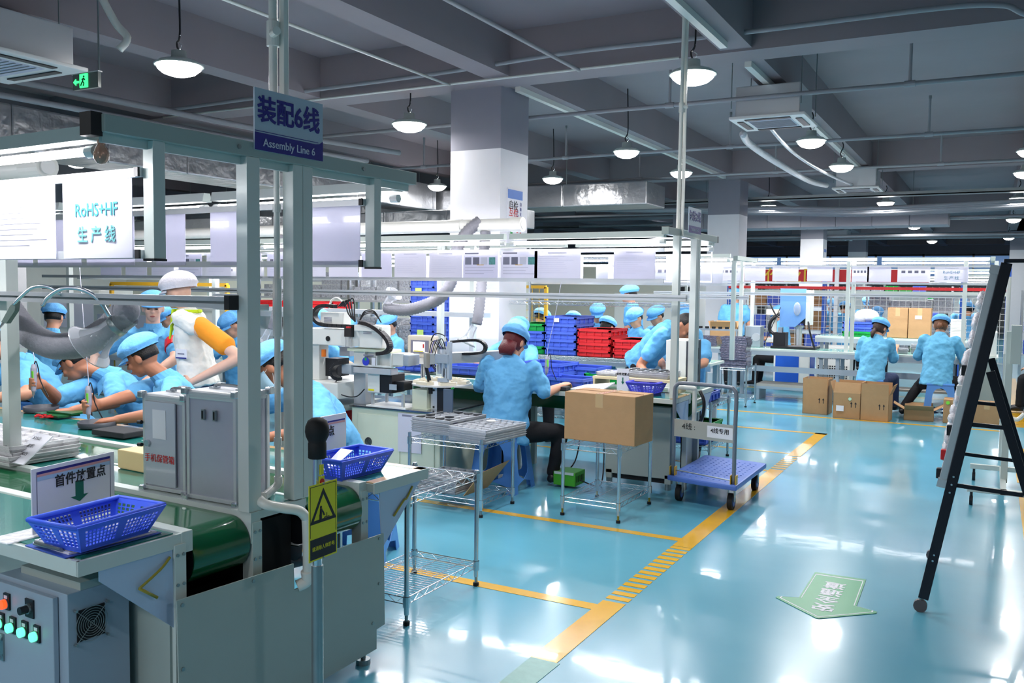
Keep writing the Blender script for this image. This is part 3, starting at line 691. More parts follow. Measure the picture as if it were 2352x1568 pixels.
    for q in range(15):
        a=-PI*.5+ (2*PI)*q/14+.25; cs.append(neck+u*.0-U*.012+S*(.075*math.cos(a))+Fw*(.07*math.sin(a)))
    k.tube(cs,.012,sm_,6)
    nd=(hc-neck); loft(k,[(neck-nd*.12,S,Fw,.082,.078),(neck+nd*.10,r,f,.072,.072),(neck+nd*.26,r,f,.066,.066)],sm_,16)
    if facedetail:
        for s in(-1,1):
            q=[neck+Fw*.088+S*s*.012-U*.005,neck+Fw*.03+S*s*.088+U*.012,neck+Fw*.075+S*s*.105-U*.05,neck+Fw*.135+S*s*.055-U*.075]
            k.prism(q,Fw*.006,sm_)
    k.build('collar',root,smooth=False)
    # legs
    if not legs:
        ff=Fw.copy(); ff.z=0; ff.normalize(); legs=tuple((V((hip.x,hip.y,.47))+S*s*.13+ff*.38,V((hip.x,hip.y,.09))+S*s*.13+ff*.40) for s in(-1,1))
    if legs:
        l=MB()
        for s,(kn,an) in zip((-1,1),legs):
            h0=P(-.02,s*.09); limb(l,h0,kn,.095,.062,trousers,14,mid=.088); limb(l,kn,an,.066,.05,trousers,12,mid=.062)
        loft(l,[(P(-.12),S,Fw,.16,.12),(P(.05),S,Fw,.165,.12),(P(.15),S,Fw,.13,.1)],trousers)
        remesh(l,'trousers',root,.016,3,disp=.012)
        for kn,an in legs:
            an=V(an); fd=Fw.copy(); fd.z=0; fd=fd.normalized() if shoes is None else V(shoes).normalized(); o=MB()
            loft(o,[(an-fd*.05+V((0,0,-.03)),fd.cross(V((0,0,1))),V((0,0,1)),.03,.03),(an+V((0,0,-.02)),fd.cross(V((0,0,1))),V((0,0,1)),.042,.045),(an+fd*.09+V((0,0,-.035)),fd.cross(V((0,0,1))),V((0,0,1)),.045,.032),(an+fd*.17+V((0,0,-.045)),fd.cross(V((0,0,1))),V((0,0,1)),.03,.018)],blackp,12)
            o.build('shoe',root,smooth=True)
    # hair
    if hair:
        n=26;k=n//2;vs=[];fs=[];o=MB()
        for i in range(k+1):
            th=PI*i/k
            for q in range(n):
                ph=2*PI*q/n; d=V((math.sin(th)*math.cos(ph),math.sin(th)*math.sin(ph),math.cos(th)))
                low=-.45 if hair=='short' else -.75
                facing=d.y>.30 and d.z<.42
                sidecut=d.y>-.12 and d.z<.02
                rad=(.083,.104,.113); kf=1.0
                if facing or d.z<low or (sidecut and hair=='short'): kf=.72
                vs.append(HM@V((d.x*rad[0]*kf,d.y*rad[1]*kf,d.z*rad[2]*kf))+hc+u*.018-f*.010)
        for i in range(k):
            for q in range(n): fs.append((i*n+q,i*n+(q+1)%n,(i+1)*n+(q+1)%n,(i+1)*n+q))
        o.add(vs,fs,hairmat)
        if hair=='bun': ell(o,hc-f*.115-u*.04,(.035,.03,.045),hairmat,HM,10)
        if hair=='long': loft(o,[(hc-f*.06-u*.02,r,f,.07,.05),(hc-f*.075-u*.09,r,f,.078,.045),(hc-f*.07-u*.13,r,f,.06,.03)],hairmat)
        if hair=='tail': loft(o,[(hc-f*.09-u*.03,r,f,.02,.02),(hc-f*.12-u*.10,r,f,.035,.025),(hc-f*.11-u*.17,r,f,.015,.012)],hairmat)
        o.build('hair',root,smooth=True)
    # cap
    if cap:
        n=36;k=12;vs=[];fs=[];o=MB(); tilt=-.12
        for i in range(k+1):
            th=PI*.56*i/k
            for q in range(n):
                ph=2*PI*q/n; fold=1+.03*math.sin(9*ph+2*th)*math.sin(th*1.6)+.018*math.sin(17*ph)
                rr=(.112,.134,.092) if capstyle=='blue' else (.128,.150,.118)
                e=1.0 if i<k-1 else .90
                vs.append(HM@V((math.sin(th)*math.cos(ph)*rr[0]*fold*e,math.sin(th)*math.sin(ph)*rr[1]*fold*e-.004,math.cos(th)*rr[2]))+hc+u*.058-f*.012)
        for i in range(k):
            for q in range(n): fs.append((i*n+q,i*n+(q+1)%n,(i+1)*n+(q+1)%n,(i+1)*n+q))
        o.add(vs,fs,cap); co=o.build('cap',root,smooth=True)
        v=MB(); vs=[];m_=10
        for lay in(0,1):
            for q in range(m_+1):
                a=PI*(.16+.68*q/m_); vs.append(HM@V((math.cos(a)*.090,math.sin(a)*.106,.0))+hc+u*(.040-.006*lay)-f*.008)
                vs.append(HM@V((math.cos(a)*.096,math.sin(a)*.106+.052*math.sin(PI*q/m_)**.6,-.02))+hc+u*(.040-.006*lay)-f*.008)
        for lay in(0,1):
            b0=lay*2*(m_+1)
            for q in range(m_): fs2=(b0+2*q,b0+2*q+1,b0+2*q+3,b0+2*q+2); v.f.append(list(fs2)); v.m.append(0)
        for q in range(m_): v.f.append([2*q+1,2*(m_+1)+2*q+1,2*(m_+1)+2*q+3,2*q+3]); v.m.append(0)
        v.v=[tuple(x) for x in vs]; v.ms=[cap]; v.build('visor',co,smooth=True)
    if facedetail:
        for s in(-1,1):
            o=MB(); ell(o,hc+f*.0835+r*s*.031-u*.002,(.0125,.006,.0048),mat('eye_dark',(30,22,20),.2),HM,10); o.build('eye',root,smooth=True)
            o=MB(); ell(o,hc+f*.089+r*s*.032+u*.020,(.019,.006,.0032),hairmat,HM,8); o.build('eyebrow',root,smooth=True)
        o=MB(); ell(o,hc+f*.097-u*.0595,(.021,.0075,.0065),mat('lips',(176,96,92),.4),HM,10); o.build('lips',root,smooth=True)
    if mask:
        o=MB(); vs=[];fs=[]
        for i in range(6):
            for q in range(9):
                a=PI*(.08+.84*q/8); z=.012-.115*i/5; bul=.100+.016*math.sin(PI*i/5)
                vs.append(HM@V((math.cos(a)*.074,math.sin(a)*bul+.004,z))+hc)
        for i in range(5):
            for q in range(8): fs.append((i*9+q,i*9+q+1,(i+1)*9+q+1,(i+1)*9+q))
        o.add(vs,fs,mat('surgical_mask',(170,206,226),.8)); o.build('face_mask',root,smooth=True,solid=.002)
        o=MB()
        for s in(-1,1): o.cyl(hc+r*s*.074+f*.03-u*.0,hc+r*s*.082-f*.005+u*.012,.0015,whitep,5); o.cyl(hc+r*s*.07+f*.03-u*.085,hc+r*s*.082-f*.01-u*.02,.0015,whitep,5)
        o.build('ear_loop',root)
    if armband is not None:
        i=armband; e=V(arms[i][0]); c=sh[i].lerp(e,.55); z=(e-sh[i]).normalized(); o=MB(); x=z.orthogonal().normalized(); 
        loft(o,[(c-z*.045,x,z.cross(x),.079,.079),(c+z*.045,x,z.cross(x),.079,.079)],redb); o.build('armband',root)
    return root
# ---------------------------------------------------------------- assembly line 6 (foreground)
_before=set(COL.objects)
def swing(pivot,ang,before):
    Mz=Matrix.Rotation(ang,4,'Z'); P=V(pivot)
    for o in COL.objects:
        if o not in before and o.parent is None:
            o.location=P+Mz@(o.location-P); o.rotation_euler.z+=ang
tealmat=greenmat
lt=thing('conveyor_table','long conveyor work table with green belts, nearest of the lines','conveyor',(-2.4,2.5,0))
XL=-7.2
o=MB(); o.b2((XL,1.67,.728),(-2.33,2.03,.764),powgrey); o.build('near_table_board',lt,bevel=.002)
MB().b2((XL,1.69,.764),(-2.355,2.02,.768),greenmat).build('green_mat',lt)
o=MB(); o.b2((XL,1.662,.722),(-2.33,1.672,.768),powder); o.b2((-2.337,1.662,.722),(-2.327,2.03,.768),powder); o.build('table_edging',lt)
o=MB(); o.b2((XL,2.03,.70),(-2.325,2.075,.772),powder); o.build('side_rail',lt,bevel=.003)
def beltpart(y0,y1,name,xr=-2.42,zt=.755):
    r=.095; prof=[(XL,zt)]+[(xr+r*math.sin(a),zt-r+r*math.cos(a)) for a in [PI*i/14 for i in range(15)]]+[(XL,zt-2*r),(XL,zt-2*r+.004)]+[(xr+(r-.004)*math.sin(a),zt-r+(r-.004)*math.cos(a)) for a in [PI-PI*i/14 for i in range(15)]]+[(XL,zt-.004)]
    o=MB(); n=len(prof); vs=[(x,y0,z) for x,z in prof]+[(x,y1,z) for x,z in prof]
    o.add(vs,[(i,(i+1)%n,n+(i+1)%n,n+i) for i in range(n)],belt)
    b=o.build(name,lt); sm(b,.5)
    MB().cyl((xr,y0+.004,zt-r),(xr,y1-.004,zt-r),r-.008,blackp,20).build('end_roller',lt,smooth=False)
beltpart(2.08,2.325,'conveyor_belt'); beltpart(2.625,2.915,'conveyor_belt',-2.40)
def sideplate(y0,y1):
    o=MB(); pr=[(XL,.64),(XL,.772),(-2.325,.772),(-2.325,.66),(-2.345,.655)]+[(-2.42+.075*math.cos(a),.655-.0+.05*math.sin(a)) for a in (0,-.5)]+[(-2.5,.62),(-2.7,.64)]
    o.prism([(x,y0,z) for x,z in pr],(0,y1-y0,0),powder); return o.build('side_rail',lt)
sideplate(2.33,2.375); sideplate(2.92,2.965)
MB().b2((XL,2.375,.735),(-2.36,2.60,.766),powgrey).build('centre_shelf',lt)
MB().b2((XL,2.378,.766),(-2.36,2.60,.768),greenmat).build('green_mat',lt)
MB().b2((XL,2.60,.70),(-2.34,2.62,.772),powder).build('side_rail',lt)
MB().b2((-4.4,2.40,.10),(-2.42,2.622,.70),darkgap).build('shade_block',lt)  # dark block standing in for the deep shade between the belts
MB().b2((-2.36,2.375,.74),(-2.335,2.62,.768),powder).build('cross_bar',lt)
MB().b2((XL,2.965,.728),(-2.285,3.34,.764),powgrey).build('far_table_board',lt,bevel=.002)
MB().b2((XL,2.97,.764),(-2.33,3.30,.768),greenmat).build('green_mat',lt)
o=MB(); o.b2((-2.335,2.97,.764),(-2.285,3.345,.7685),tape); o.b2((XL,3.30,.764),(-2.285,3.345,.7685),tape); o.b2((-2.28,2.965,.722),(-2.288,3.345,.7685),powder); o.build('table_edging',lt)
for y0 in (2.0,2.335,2.93):
    o=MB(); o.b2((-2.375,y0,.0 if y0<2.9 else .1),(-2.322,y0+.045,.735),powder); lg=o.build('leg',lt,bevel=.002)
    s=MB()
    for z in (.70,.60): 
        for dy in(.01,.034): s.cyl((-2.323,y0+dy,z),(-2.318,y0+dy,z),.006,steel,8)
    s.build('screw',lg)
for x in (-3.6,-4.9,-6.2):
    for y0 in (2.05,2.93):
        MB().b2((x-.04,y0,.0),(x,y0+.045,.7),powder).build('leg',lt)
pn=[(1.975,.565),(2.50,.549),(2.503,.448),(2.575,.449),(2.573,.548),(3.03,.54),(3.04,.14),(2.985,.135),(2.985,.05),(1.985,.02)]
MB().prism([(-2.283,y,z) for y,z in pn],(-.006,0,0),powgrey).build('end_panel',lt)
s=MB()
for y,z in [(1.995,.545),(2.30,.54),(2.61,.53),(3.0,.525),(1.995,.33),(1.995,.12),(3.0,.33),(2.96,.17),(2.62,.08)]: s.cyl((-2.283,y,z),(-2.279,y,z),.007,steel,8)
s.build('screw',lt)['kind']='stuff'
MB().b2((XL,1.99,.04),(-2.34,2.0,.70),powgrey).build('skirt_panel',lt)
MB().b2((-3.4,2.1,.02),(-2.6,2.8,.45),darkgap).build('low_shade_block',lt)  # second dark block, shade under the table put in as colour
o=MB(); o.cyl((-2.31,2.93,.02),(-2.31,2.93,.075),.011,steel,10); o.cyl((-2.31,2.93,0),(-2.31,2.93,.022),.03,steel,14); o.b2((-2.335,2.905,.075),(-2.288,2.955,.14),powgrey); o.build('levelling_foot',lt)
bp=mat('pale_blue_panel',(178,196,222),.35,var=.02)
g=MB(); g.prism([(-2.332,1.735,.722),(-2.332,1.998,.724),(-2.332,2.003,.455),(-2.332,1.735,.688)],(-.006,0,0),bp); g.build('gusset_panel',lt)
g=MB(); g.prism([(-2.29,3.01,.730),(-2.29,3.30,.722),(-2.29,3.03,.475)],(-.006,0,0),bp); g.build('gusset_panel',lt)
yt=mat('yellowed_plastic',(150,140,50),.4)
g=MB(); g.tube(bend([(-2.327,1.985,.700),(-2.322,1.95,.675),(-2.318,1.895,.648),(-2.318,1.862,.632)],4),.0045,yt,6); g.tube([(-2.318,1.862,.632),(-2.315,1.925,.585)],.0055,yt,6); g.build('bent_tie',lt,smooth=True)
g=MB(); g.tube(bend([(-2.287,3.235,.705),(-2.284,3.19,.66),(-2.284,3.17,.655),(-2.284,3.10,.60)],4),.0045,yt,6); g.build('bent_tie',lt,smooth=True)
# control cabinet
cb=thing('control_cabinet','grey control cabinet with lit buttons under the near table','cabinet',(-2.7,1.85,0))
cbm=mat('blue_grey_steel',(150,166,182),.4,var=.03)
MB().b2((-2.885,1.735,.02),(-2.50,1.955,.615),cbm).build('body',cb,bevel=.003)
MB().b2((-2.885,1.715,.03),(-2.545,1.733,.60),cbm).build('door',cb,bevel=.003)
MB().b2((-2.83,1.78,.615),(-2.50,1.955,.64),powgrey).build('top_cover',cb)
def button(x,z,col,em,nm):
    h=MB(); h.b2((x-.012,1.708,z-.02),(x+.02,1.715,z+.035),blackp); h.b2((x-.006,1.7065,z+.018),(x+.012,1.708,z+.029),papergrey); hb=h.build('button_frame',cb)
    l=MB(); l.cyl((x,1.715,z),(x,1.693,z),.0155,mat(nm,col,.25,emit=em,var=0),16); l.cyl((x,1.715,z),(x,1.705,z),.0185,steel,16); l.build('lit_button',hb)
button(-2.80,.535,(255,70,25),2.5,'red_lamp')
for x in(-2.835,-2.768,-2.700,-2.632): button(x,.462,(90,255,170),2.5,'green_lamp')
k=MB(); k.b2((-2.69,1.709,.515),(-2.645,1.715,.575),blackp); k.cyl((-2.668,1.715,.545),(-2.668,1.702,.545),.017,steel,14); k.cyl((-2.668,1.702,.545),(-2.668,1.678,.545),.013,blackp,12); k.build('selector_knob',cb)
k=MB(); k.tube(bend([(-2.835,1.713,.42),(-2.832,1.695,.40),(-2.828,1.690,.37),(-2.83,1.70,.345)],4),.008,cbm,8); k.b2((-2.845,1.709,.335),(-2.822,1.715,.425),steel); k.build('door_handle',cb,smooth=False)
fn=MB(); fn.b2((-2.502,1.765,.45),(-2.496,1.862,.552),darkgap); f1=fn.build('fan_opening',cb)
fg=MB(); cy,cz=1.813,.501
for r in (.008,.016,.024,.032,.040,.048,.056): fg.tube([(-2.490,cy+r*math.cos(a),cz+r*math.sin(a)) for a in [2*PI*i/28 for i in range(29)]],.0011,steel,4)
for a in (.78,2.36,3.93,5.5): fg.cyl((-2.490,cy,cz),(-2.490,cy+.078*math.cos(a),cz+.078*math.sin(a)),.0013,steel,4); fg.cyl((-2.497,cy+.078*math.cos(a),cz+.078*math.sin(a)),(-2.485,cy+.078*math.cos(a),cz+.078*math.sin(a)),.005,steel,8)
fg.build('fan_guard',f1)
# light frame of line 6
fr=thing('light_frame','tall aluminium light and sign frame standing on the nearest line','frame',(-2.35,2.35,.77))
MB().b2((-2.385,1.775,2.048),(-2.33,3.31,2.102),powgrey).build('cross_bar',fr,bevel=.003)
MB().b2((-2.375,1.785,2.02),(-2.36,3.29,2.048),powder).build('lit_underside',fr)  # paler strip: the bar's lit underside put into the colour
MB().b2((-2.40,1.74,2.035),(-2.345,1.778,2.105),blackp).build('end_cap',fr)
o=MB()
for y in(2.29,2.95): o.cyl((-2.33,y,2.075),(-2.325,y,2.075),.008,steel,10)
o.build('bolt',fr)
for y0,y1,x0,nm in((2.325,2.385,-2.385,'post'),(2.555,2.605,-2.39,'post'),(2.607,2.658,-2.39,'post')):
    MB().b2((x0,y0,.772),(x0+.055,y1,2.048),postmat).build(nm,fr,bevel=.002)
MB().b2((-3.915,2.33,.772),(-3.86,2.385,2.02),postmat).build('post',fr,bevel=.002)
for y0 in(1.945,3.025):
    h=MB(); h.b2((-2.385,y0,1.675),(-2.335,y0+.045,2.048),postmat); ho=h.build('sign_hanger',fr,bevel=.002)
    MB().b2((-2.387,y0-.002,1.668),(-2.333,y0+.047,1.675),blackp).build('hanger_cap',ho)
    for z in(1.935,1.675):
        MB().b2((XL,y0-.012,z),(-2.385,y0+.002,z+.028),alu).build('sign_rail',fr)
        MB().b2((-2.405,y0-.02,z),(-2.385,y0-.012,z+.03),blackp).build('rail_clip',fr)
MB().b2((XL,2.285,1.51),(-2.40,2.325,1.525),alu).build('rail_lower',fr); r_=MB(); r_.b2((XL,2.285,1.535),(-2.40,2.325,1.552),alu); r_.b2((XL,2.292,1.52),(-2.40,2.325,1.54),steel); r_.build('hanging_rail',fr)
MB().b2((-2.40,2.28,1.505),(-2.375,2.33,1.557),blackp).build('end_cap',fr)
MB().b2((-2.60,2.40,1.50),(-2.40,2.44,1.56),alu).build('rail_lower',fr)
# crosswise hanging boards on the far side
tube_light('nearest tube light, cut by the left edge',(-2.41,1.80,2.0),(-3.60,1.80,2.0))
tube_light('tube light behind the large white sheets of the nearest frame',(-3.65,1.80,2.0),(-4.85,1.80,2.0))
tube_light('tube light at the far end of the nearest frame, right of the sign',(-2.40,3.27,1.99),(-3.60,3.27,1.99)); tube_light('tube light on the far side of the nearest frame, left of the post',(-3.66,3.27,1.99),(-4.86,3.27,1.99))
tube_light('tube light on the far side of the nearest frame, hidden by the sheets',(-4.92,3.27,1.99),(-6.1,3.27,1.99))
b=MB(); b.lathe([(0,-.028),(.012,-.026),(.022,-.012),(.024,.002),(.018,.02),(.012,.03),(.012,.045)],mat('amber_glass',(190,150,130),.15,trans=.3),(-2.385,1.80,1.985),14)
tag(b.build('bulb',loc=(-2.385,1.80,1.985),smooth=True),'small amber bulb at the end of the nearest tube light','bulb')
# paper sheets: near rail (y 1.94)
doc('white sheet reading RoHS+HF at the end of the nearest rail',(-2.60,1.925,1.932),.37,.255,kind=5)
text('lettering','RoHS+HF',.062,tealink,bpy.data.objects['document_sheet'],(-2.60,1.9225,1.835),(1,0,0),(0,0,1),bold=.0012,sx=.9)
text('lettering','生 产 线',.058,mat('grey_teal_print',(90,150,155),.5),bpy.data.objects['document_sheet'],(-2.60,1.9225,1.752),(1,0,0),(0,0,1),bold=.002)
doc('white sheet second from the end of the nearest rail',(-3.02,1.925,1.932),.38,.255,kind=0)
doc('white sheet third from the end of the nearest rail, with small pictures',(-3.46,1.925,1.932),.40,.255,kind=2)
for i,(x,w_) in enumerate(((-2.60,.40),(-3.20,.26),(-3.62,.22),(-4.1,.40),(-4.55,.40),(-5.0,.40))):
    doc('glossy lilac board on the far side rail of the nearest frame, %s'%('rightmost, beside the hanger','second from the right','third from the right','fourth from the right','fifth from the right','sixth from the right','seventh from the right')[i],(x,3.01,1.935),w_,.25,kind=9,m=lilac)
# blue and grey line sign
sg=thing('line_sign','blue and grey hanging sign reading Assembly Line 6','sign',(-2.32,2.53,2.19))
MB().b2((-2.328,2.355,2.075),(-2.322,2.70,2.293),mat('sign_grey',(178,192,208),.35,var=.02)).build('sign_board',sg)
o=MB(); o.prism([(-2.3218,2.355,2.075),(-2.3218,2.70,2.075),(-2.3218,2.70,2.150),(-2.3218,2.68,2.138),(-2.3218,2.66,2.135),(-2.3218,2.355,2.137)],(.0008,0,0),navy); o.build('blue_band',sg)
o=MB(); o.b2((-2.3215,2.355,2.141),(-2.3212,2.675,2.1435),navy); o.build('blue_line',sg)
text('lettering','装配6线',.098,navy,sg,(-2.3205,2.525,2.215),(0,1,0),(0,0,1),bold=.006,sx=.92)
text('lettering','Assembly Line 6',.040,papergrey,sg,(-2.3205,2.525,2.103),(0,1,0),(0,0,1),bold=.0006)
# services rising from the line
cp=thing('air_pipe','white pipe with a red valve rising along the frame posts','pipe',(-2.42,2.55,.8))
o=MB(); o.cyl((-2.405,2.54,.84),(-2.405,2.54,2.05),.0115,pvc,12); o.cyl((-2.40,2.52,2.05),(-2.40,2.52,CZ),.016,pvc,14); o.build('riser',cp,smooth=False); sm(cp.children[-1])
o=MB(); o.cyl((-2.40,2.52,2.48),(-2.40,2.52,2.57),.024,pvc,14); o.cyl((-2.38,2.50,2.52),(-2.34,2.48,2.52),.016,pvc,12); o.build('coupling',cp)
for z,z2,r in((1.87,1.90,.016),(1.40,1.62,.017),(.98,1.01,.015)): MB().cyl((-2.405,2.54,z),(-2.405,2.54,z2),r,pvc,12).build('coupling',cp)
o=MB(); o.tube(bend([(-2.405,2.54,.86),(-2.405,2.54,.83),(-2.40,2.50,.812),(-2.36,2.42,.808)],5),.016,pvc,12); o.tube(bend([(-2.34,2.385,.806),(-2.305,2.385,.795),(-2.27,2.44,.775),(-2.255,2.495,.757),(-2.25,2.525,.73),(-2.25,2.535,.70),(-2.265,2.555,.52),(-2.275,2.56,.475),(-2.29,2.53,.455)],5),.019,pvc,12); o.tube(bend([(-2.36,2.42,.808),(-2.36,2.39,.808),(-2.34,2.385,.806)],4),.021,pvc,12); o.tube(bend([(-2.268,2.553,.51),(-2.272,2.558,.47),(-2.295,2.53,.452)],5),.023,pvc,12); o.build('lower_bend',cp,smooth=True)
o=MB(); o.cyl((-2.42,2.51,1.51),(-2.45,2.47,1.51),.013,pvc,10); o.build('valve_body',cp)
o=MB(); o.tube(bend([(-2.455,2.465,1.565),(-2.462,2.455,1.54),(-2.462,2.455,1.48),(-2.452,2.468,1.455)],5),.012,redb,8); o.cyl((-2.445,2.475,1.51),(-2.465,2.45,1.51),.014,redb,10); o.build('valve_handle',cp,smooth=True)
o=MB(); o.b2((-2.385,2.535,2.1),(-2.36,2.56,CZ),pvc); tag(o.build('cable_duct',loc=(-2.37,2.55,2.1),bevel=.002),'white square cable duct rising behind the round pipe above the sign','cable duct')
swing((-2.35,2.35,0),R(-2.5),_before)
# discharge post with warning sign (in front of the line end)
ep=thing('static_discharge_post','steel post with a black ball top beside the conveyor end','post',(-2.0,2.31,0))
o=MB(); o.cyl((-2,2.31,0),(-2,2.31,.64),.0205,steel,18); o.build('lower_tube',ep,smooth=False); sm(ep.children[-1]); o=MB(); o.cyl((-2,2.31,.64),(-2,2.31,1.06),.016,chrome,16); o.cyl((-2,2.31,0),(-2,2.31,.01),.07,steel,18); o.build('upper_tube',ep); sm(ep.children[-1])
o=MB(); o.lathe([(.028,1.01),(.031,1.012),(.031,1.062),(.029,1.066),(.038,1.085),(.041,1.102),(.0395,1.12),(.032,1.138),(.018,1.148),(0,1.15)],rubber,(-2,2.31,0),24); o.build('ball_grip',ep,smooth=True)
o=MB(); yl=mat('warning_yellow',(226,216,30),.35,var=.03)
o.b2((-1.983,2.303,.955),(-1.981,2.321,.99),yl); o.b2((-1.983,2.299,.905),(-1.981,2.325,.95),yl); o.b2((-1.983,2.299,.888),(-1.981,2.325,.905),inkb); o.build('small_label',ep); 
o=MB(); o.cyl((-1.982,2.312,.93),(-1.980,2.312,.93),.012,redink,12); o.build('hand_symbol',ep)
ws=thing('warning_sign','yellow and black static warning sign on the steel post','sign',(-1.975,2.31,.8))
X0=-1.972; sy=lambda u:2.308+u; sz=lambda v:.800+v
MB().b2((X0-.002,sy(-.072),sz(-.13)),(X0,sy(.072),sz(.13)),yl).build('sign_plate',ws,bevel=.0008)
o=MB(); e=.0006
def tri(o,R_,m,cx=0,cz=.035,x=X0): 
    return [(x,sy(cx+R_*math.sin(a)),sz(cz+R_*math.cos(a))) for a in(0,2*PI/3,-2*PI/3)]
T1=tri(o,.078,inkb);T2=tri(o,.056,inkb)
for i in range(3):
    j=(i+1)%3; o.prism([T1[i],T1[j],T2[j],T2[i]],(e,0,0),inkb)
o.b2((X0,sy(-.066),sz(-.124)),(X0+e,sy(.066),sz(-.055)),inkb)
for a,b,c_,d in((-.066,-.048,-.064,.124),(.064,-.048,.066,.124),(-.066,.122,.066,.124)): o.b2((X0,sy(a),sz(b)),(X0+e,sy(c_),sz(d)),inkb)
o.cyl((X0,sy(-.012),sz(.048)),(X0+e,sy(-.012),sz(.048)),.005,inkb,10)
for a,b,w in(((-.012,.043),(-.014,.024),.005),((-.012,.024),(-.012,.002),.0035),((-.017,.024),(-.017,.002),.0035),((-.010,.040),(.0,.028),.003),((.0,.028),(.004,.018),.003)):
    o.cyl((X0,sy(a[0]),sz(a[1])),(X0,sy(b[0]),sz(b[1])),w,inkb,6)
o.b2((X0,sy(.016),sz(.010)),(X0+e,sy(.019),sz(.024)),inkb); o.b2((X0,sy(.004),sz(.008)),(X0+e,sy(.031),sz(.011)),inkb); o.b2((X0,sy(.009),sz(.003)),(X0+e,sy(.026),sz(.0055)),inkb); o.b2((X0,sy(.013),sz(-.001)),(X0+e,sy(.022),sz(.001)),inkb)
o.build('symbol',ws)
text('lettering','请消除人体静电',.0165,yl,ws,(X0+.0009,2.308,.71),(0,1,0),(0,0,1),bold=.0002,ext=.0003)
o=MB(); 
for z in(.928,.672): o.cyl((X0,2.308,z),(X0+.003,2.308,z),.004,steel,8)
o.build('screw',ws)
# ---- things on the near table
basket('perforated_basket','blue perforated basket on a clipboard on the near table',(-2.475,1.82,.785),.235,.335,.085,basketm,rz=R(3),nx=9,ny=20)
for i,(x,y,s) in enumerate([(-2.50,1.74,.045),(-2.47,1.90,.05)]):
    o=MB(); ell(o,(x,y,.812),(s,s*1.2,.022),clear,n=12); q=o.build('plastic_bag',loc=(x,y,.80),smooth=True); tag(q,('clear bag with a grey part in the near basket','clear bag of small parts in the near basket')[i],'bag','bags in the near basket')
    k=MB(); k.cyl((x,y,.797),(x,y,.809),s*.6,pipem,14); k.build('grey_part',q)
cl=thing('clipboard','blue clipboard holding white papers under the near basket','clipboard',(-2.5,1.84,.772),)
cl2=lambda a,b,c_:V((a,b,c_))
o=MB(); o.prism([(-2.64,1.680,.7695),(-2.415,1.660,.7695),(-2.395,1.995,.7695),(-2.60,2.01,.7695)],(0,0,.003),mat('clipboard_blue',(60,90,180),.4)); o.build('board',cl)
o=MB(); o.prism([(-2.63,1.70,.773),(-2.43,1.683,.773),(-2.407,1.985,.773),(-2.59,2.0,.773)],(0,0,.006),paper); o.prism([(-2.645,1.715,.779),(-2.435,1.69,.779),(-2.41,1.97,.779),(-2.60,1.985,.779)],(0,0,.002),clear); o.build('paper',cl)
o=MB(); o.cyl((-2.60,1.69,.786),(-2.46,1.678,.786),.006,steel,10); o.b2((-2.60,1.68,.779),(-2.46,1.70,.783),steel); o.tube(bend([(-2.60,1.70,.79),(-2.56,1.735,.80),(-2.50,1.725,.80),(-2.46,1.70,.79)],4),.003,chrome,6); o.build('clip',cl)
fs=thing('placement_sign','white standing sign with a green arrow behind the near basket','sign',(-2.76,1.93,.775))
def F(u,v,dx=0): # u along sign 0..1, v height 0..1
    return V((-2.715-.05*u+dx,1.755+.345*u,.775+.215*v))
o=MB(); o.prism([F(0,0),F(1,0),F(1,1),F(0,1)],(-.004,-.0006,0),paper); o.build('board',fs)
def rect(o,u0,v0,u1,v1,m,k=.0005): o.prism([F(u0,v0),F(u1,v0),F(u1,v1),F(u0,v1)],(k,k*.15,0),m)
o=MB(); rect(o,.06,.90,.94,.94,navy); rect(o,.06,.86,.94,.90,mat('salmon_print',(214,160,160),.5)); rect(o,.06,.80,.94,.86,mat('sky_print',(170,200,225),.5)); rect(o,.05,.05,.06,.94,inkgrey); rect(o,.94,.05,.95,.94,inkgrey); rect(o,.06,.05,.94,.14,navy); o.build('print_band',fs)
o=MB(); gr_=mat('green_arrow_print',(20,110,92),.5); rect(o,.50,.40,.60,.66,gr_,.0007); o.prism([F(.44,.42),F(.66,.42),F(.55,.32)],(.0007,0,0),gr_); o.build('arrow_print',fs)
text('lettering','首件放置点',.044,inkb,fs,F(.57,.72,.0012),(-.05,.345,0),(0,0,1),bold=.0022,ext=.0004,sx=1.0)
o=MB(); o.prism([(-2.80,1.66,.770),(-2.70,1.66,.770),(-2.70,2.0,.770),(-2.80,2.0,.770)],(0,0,.004),clear); o.build('foot_plate',fs)
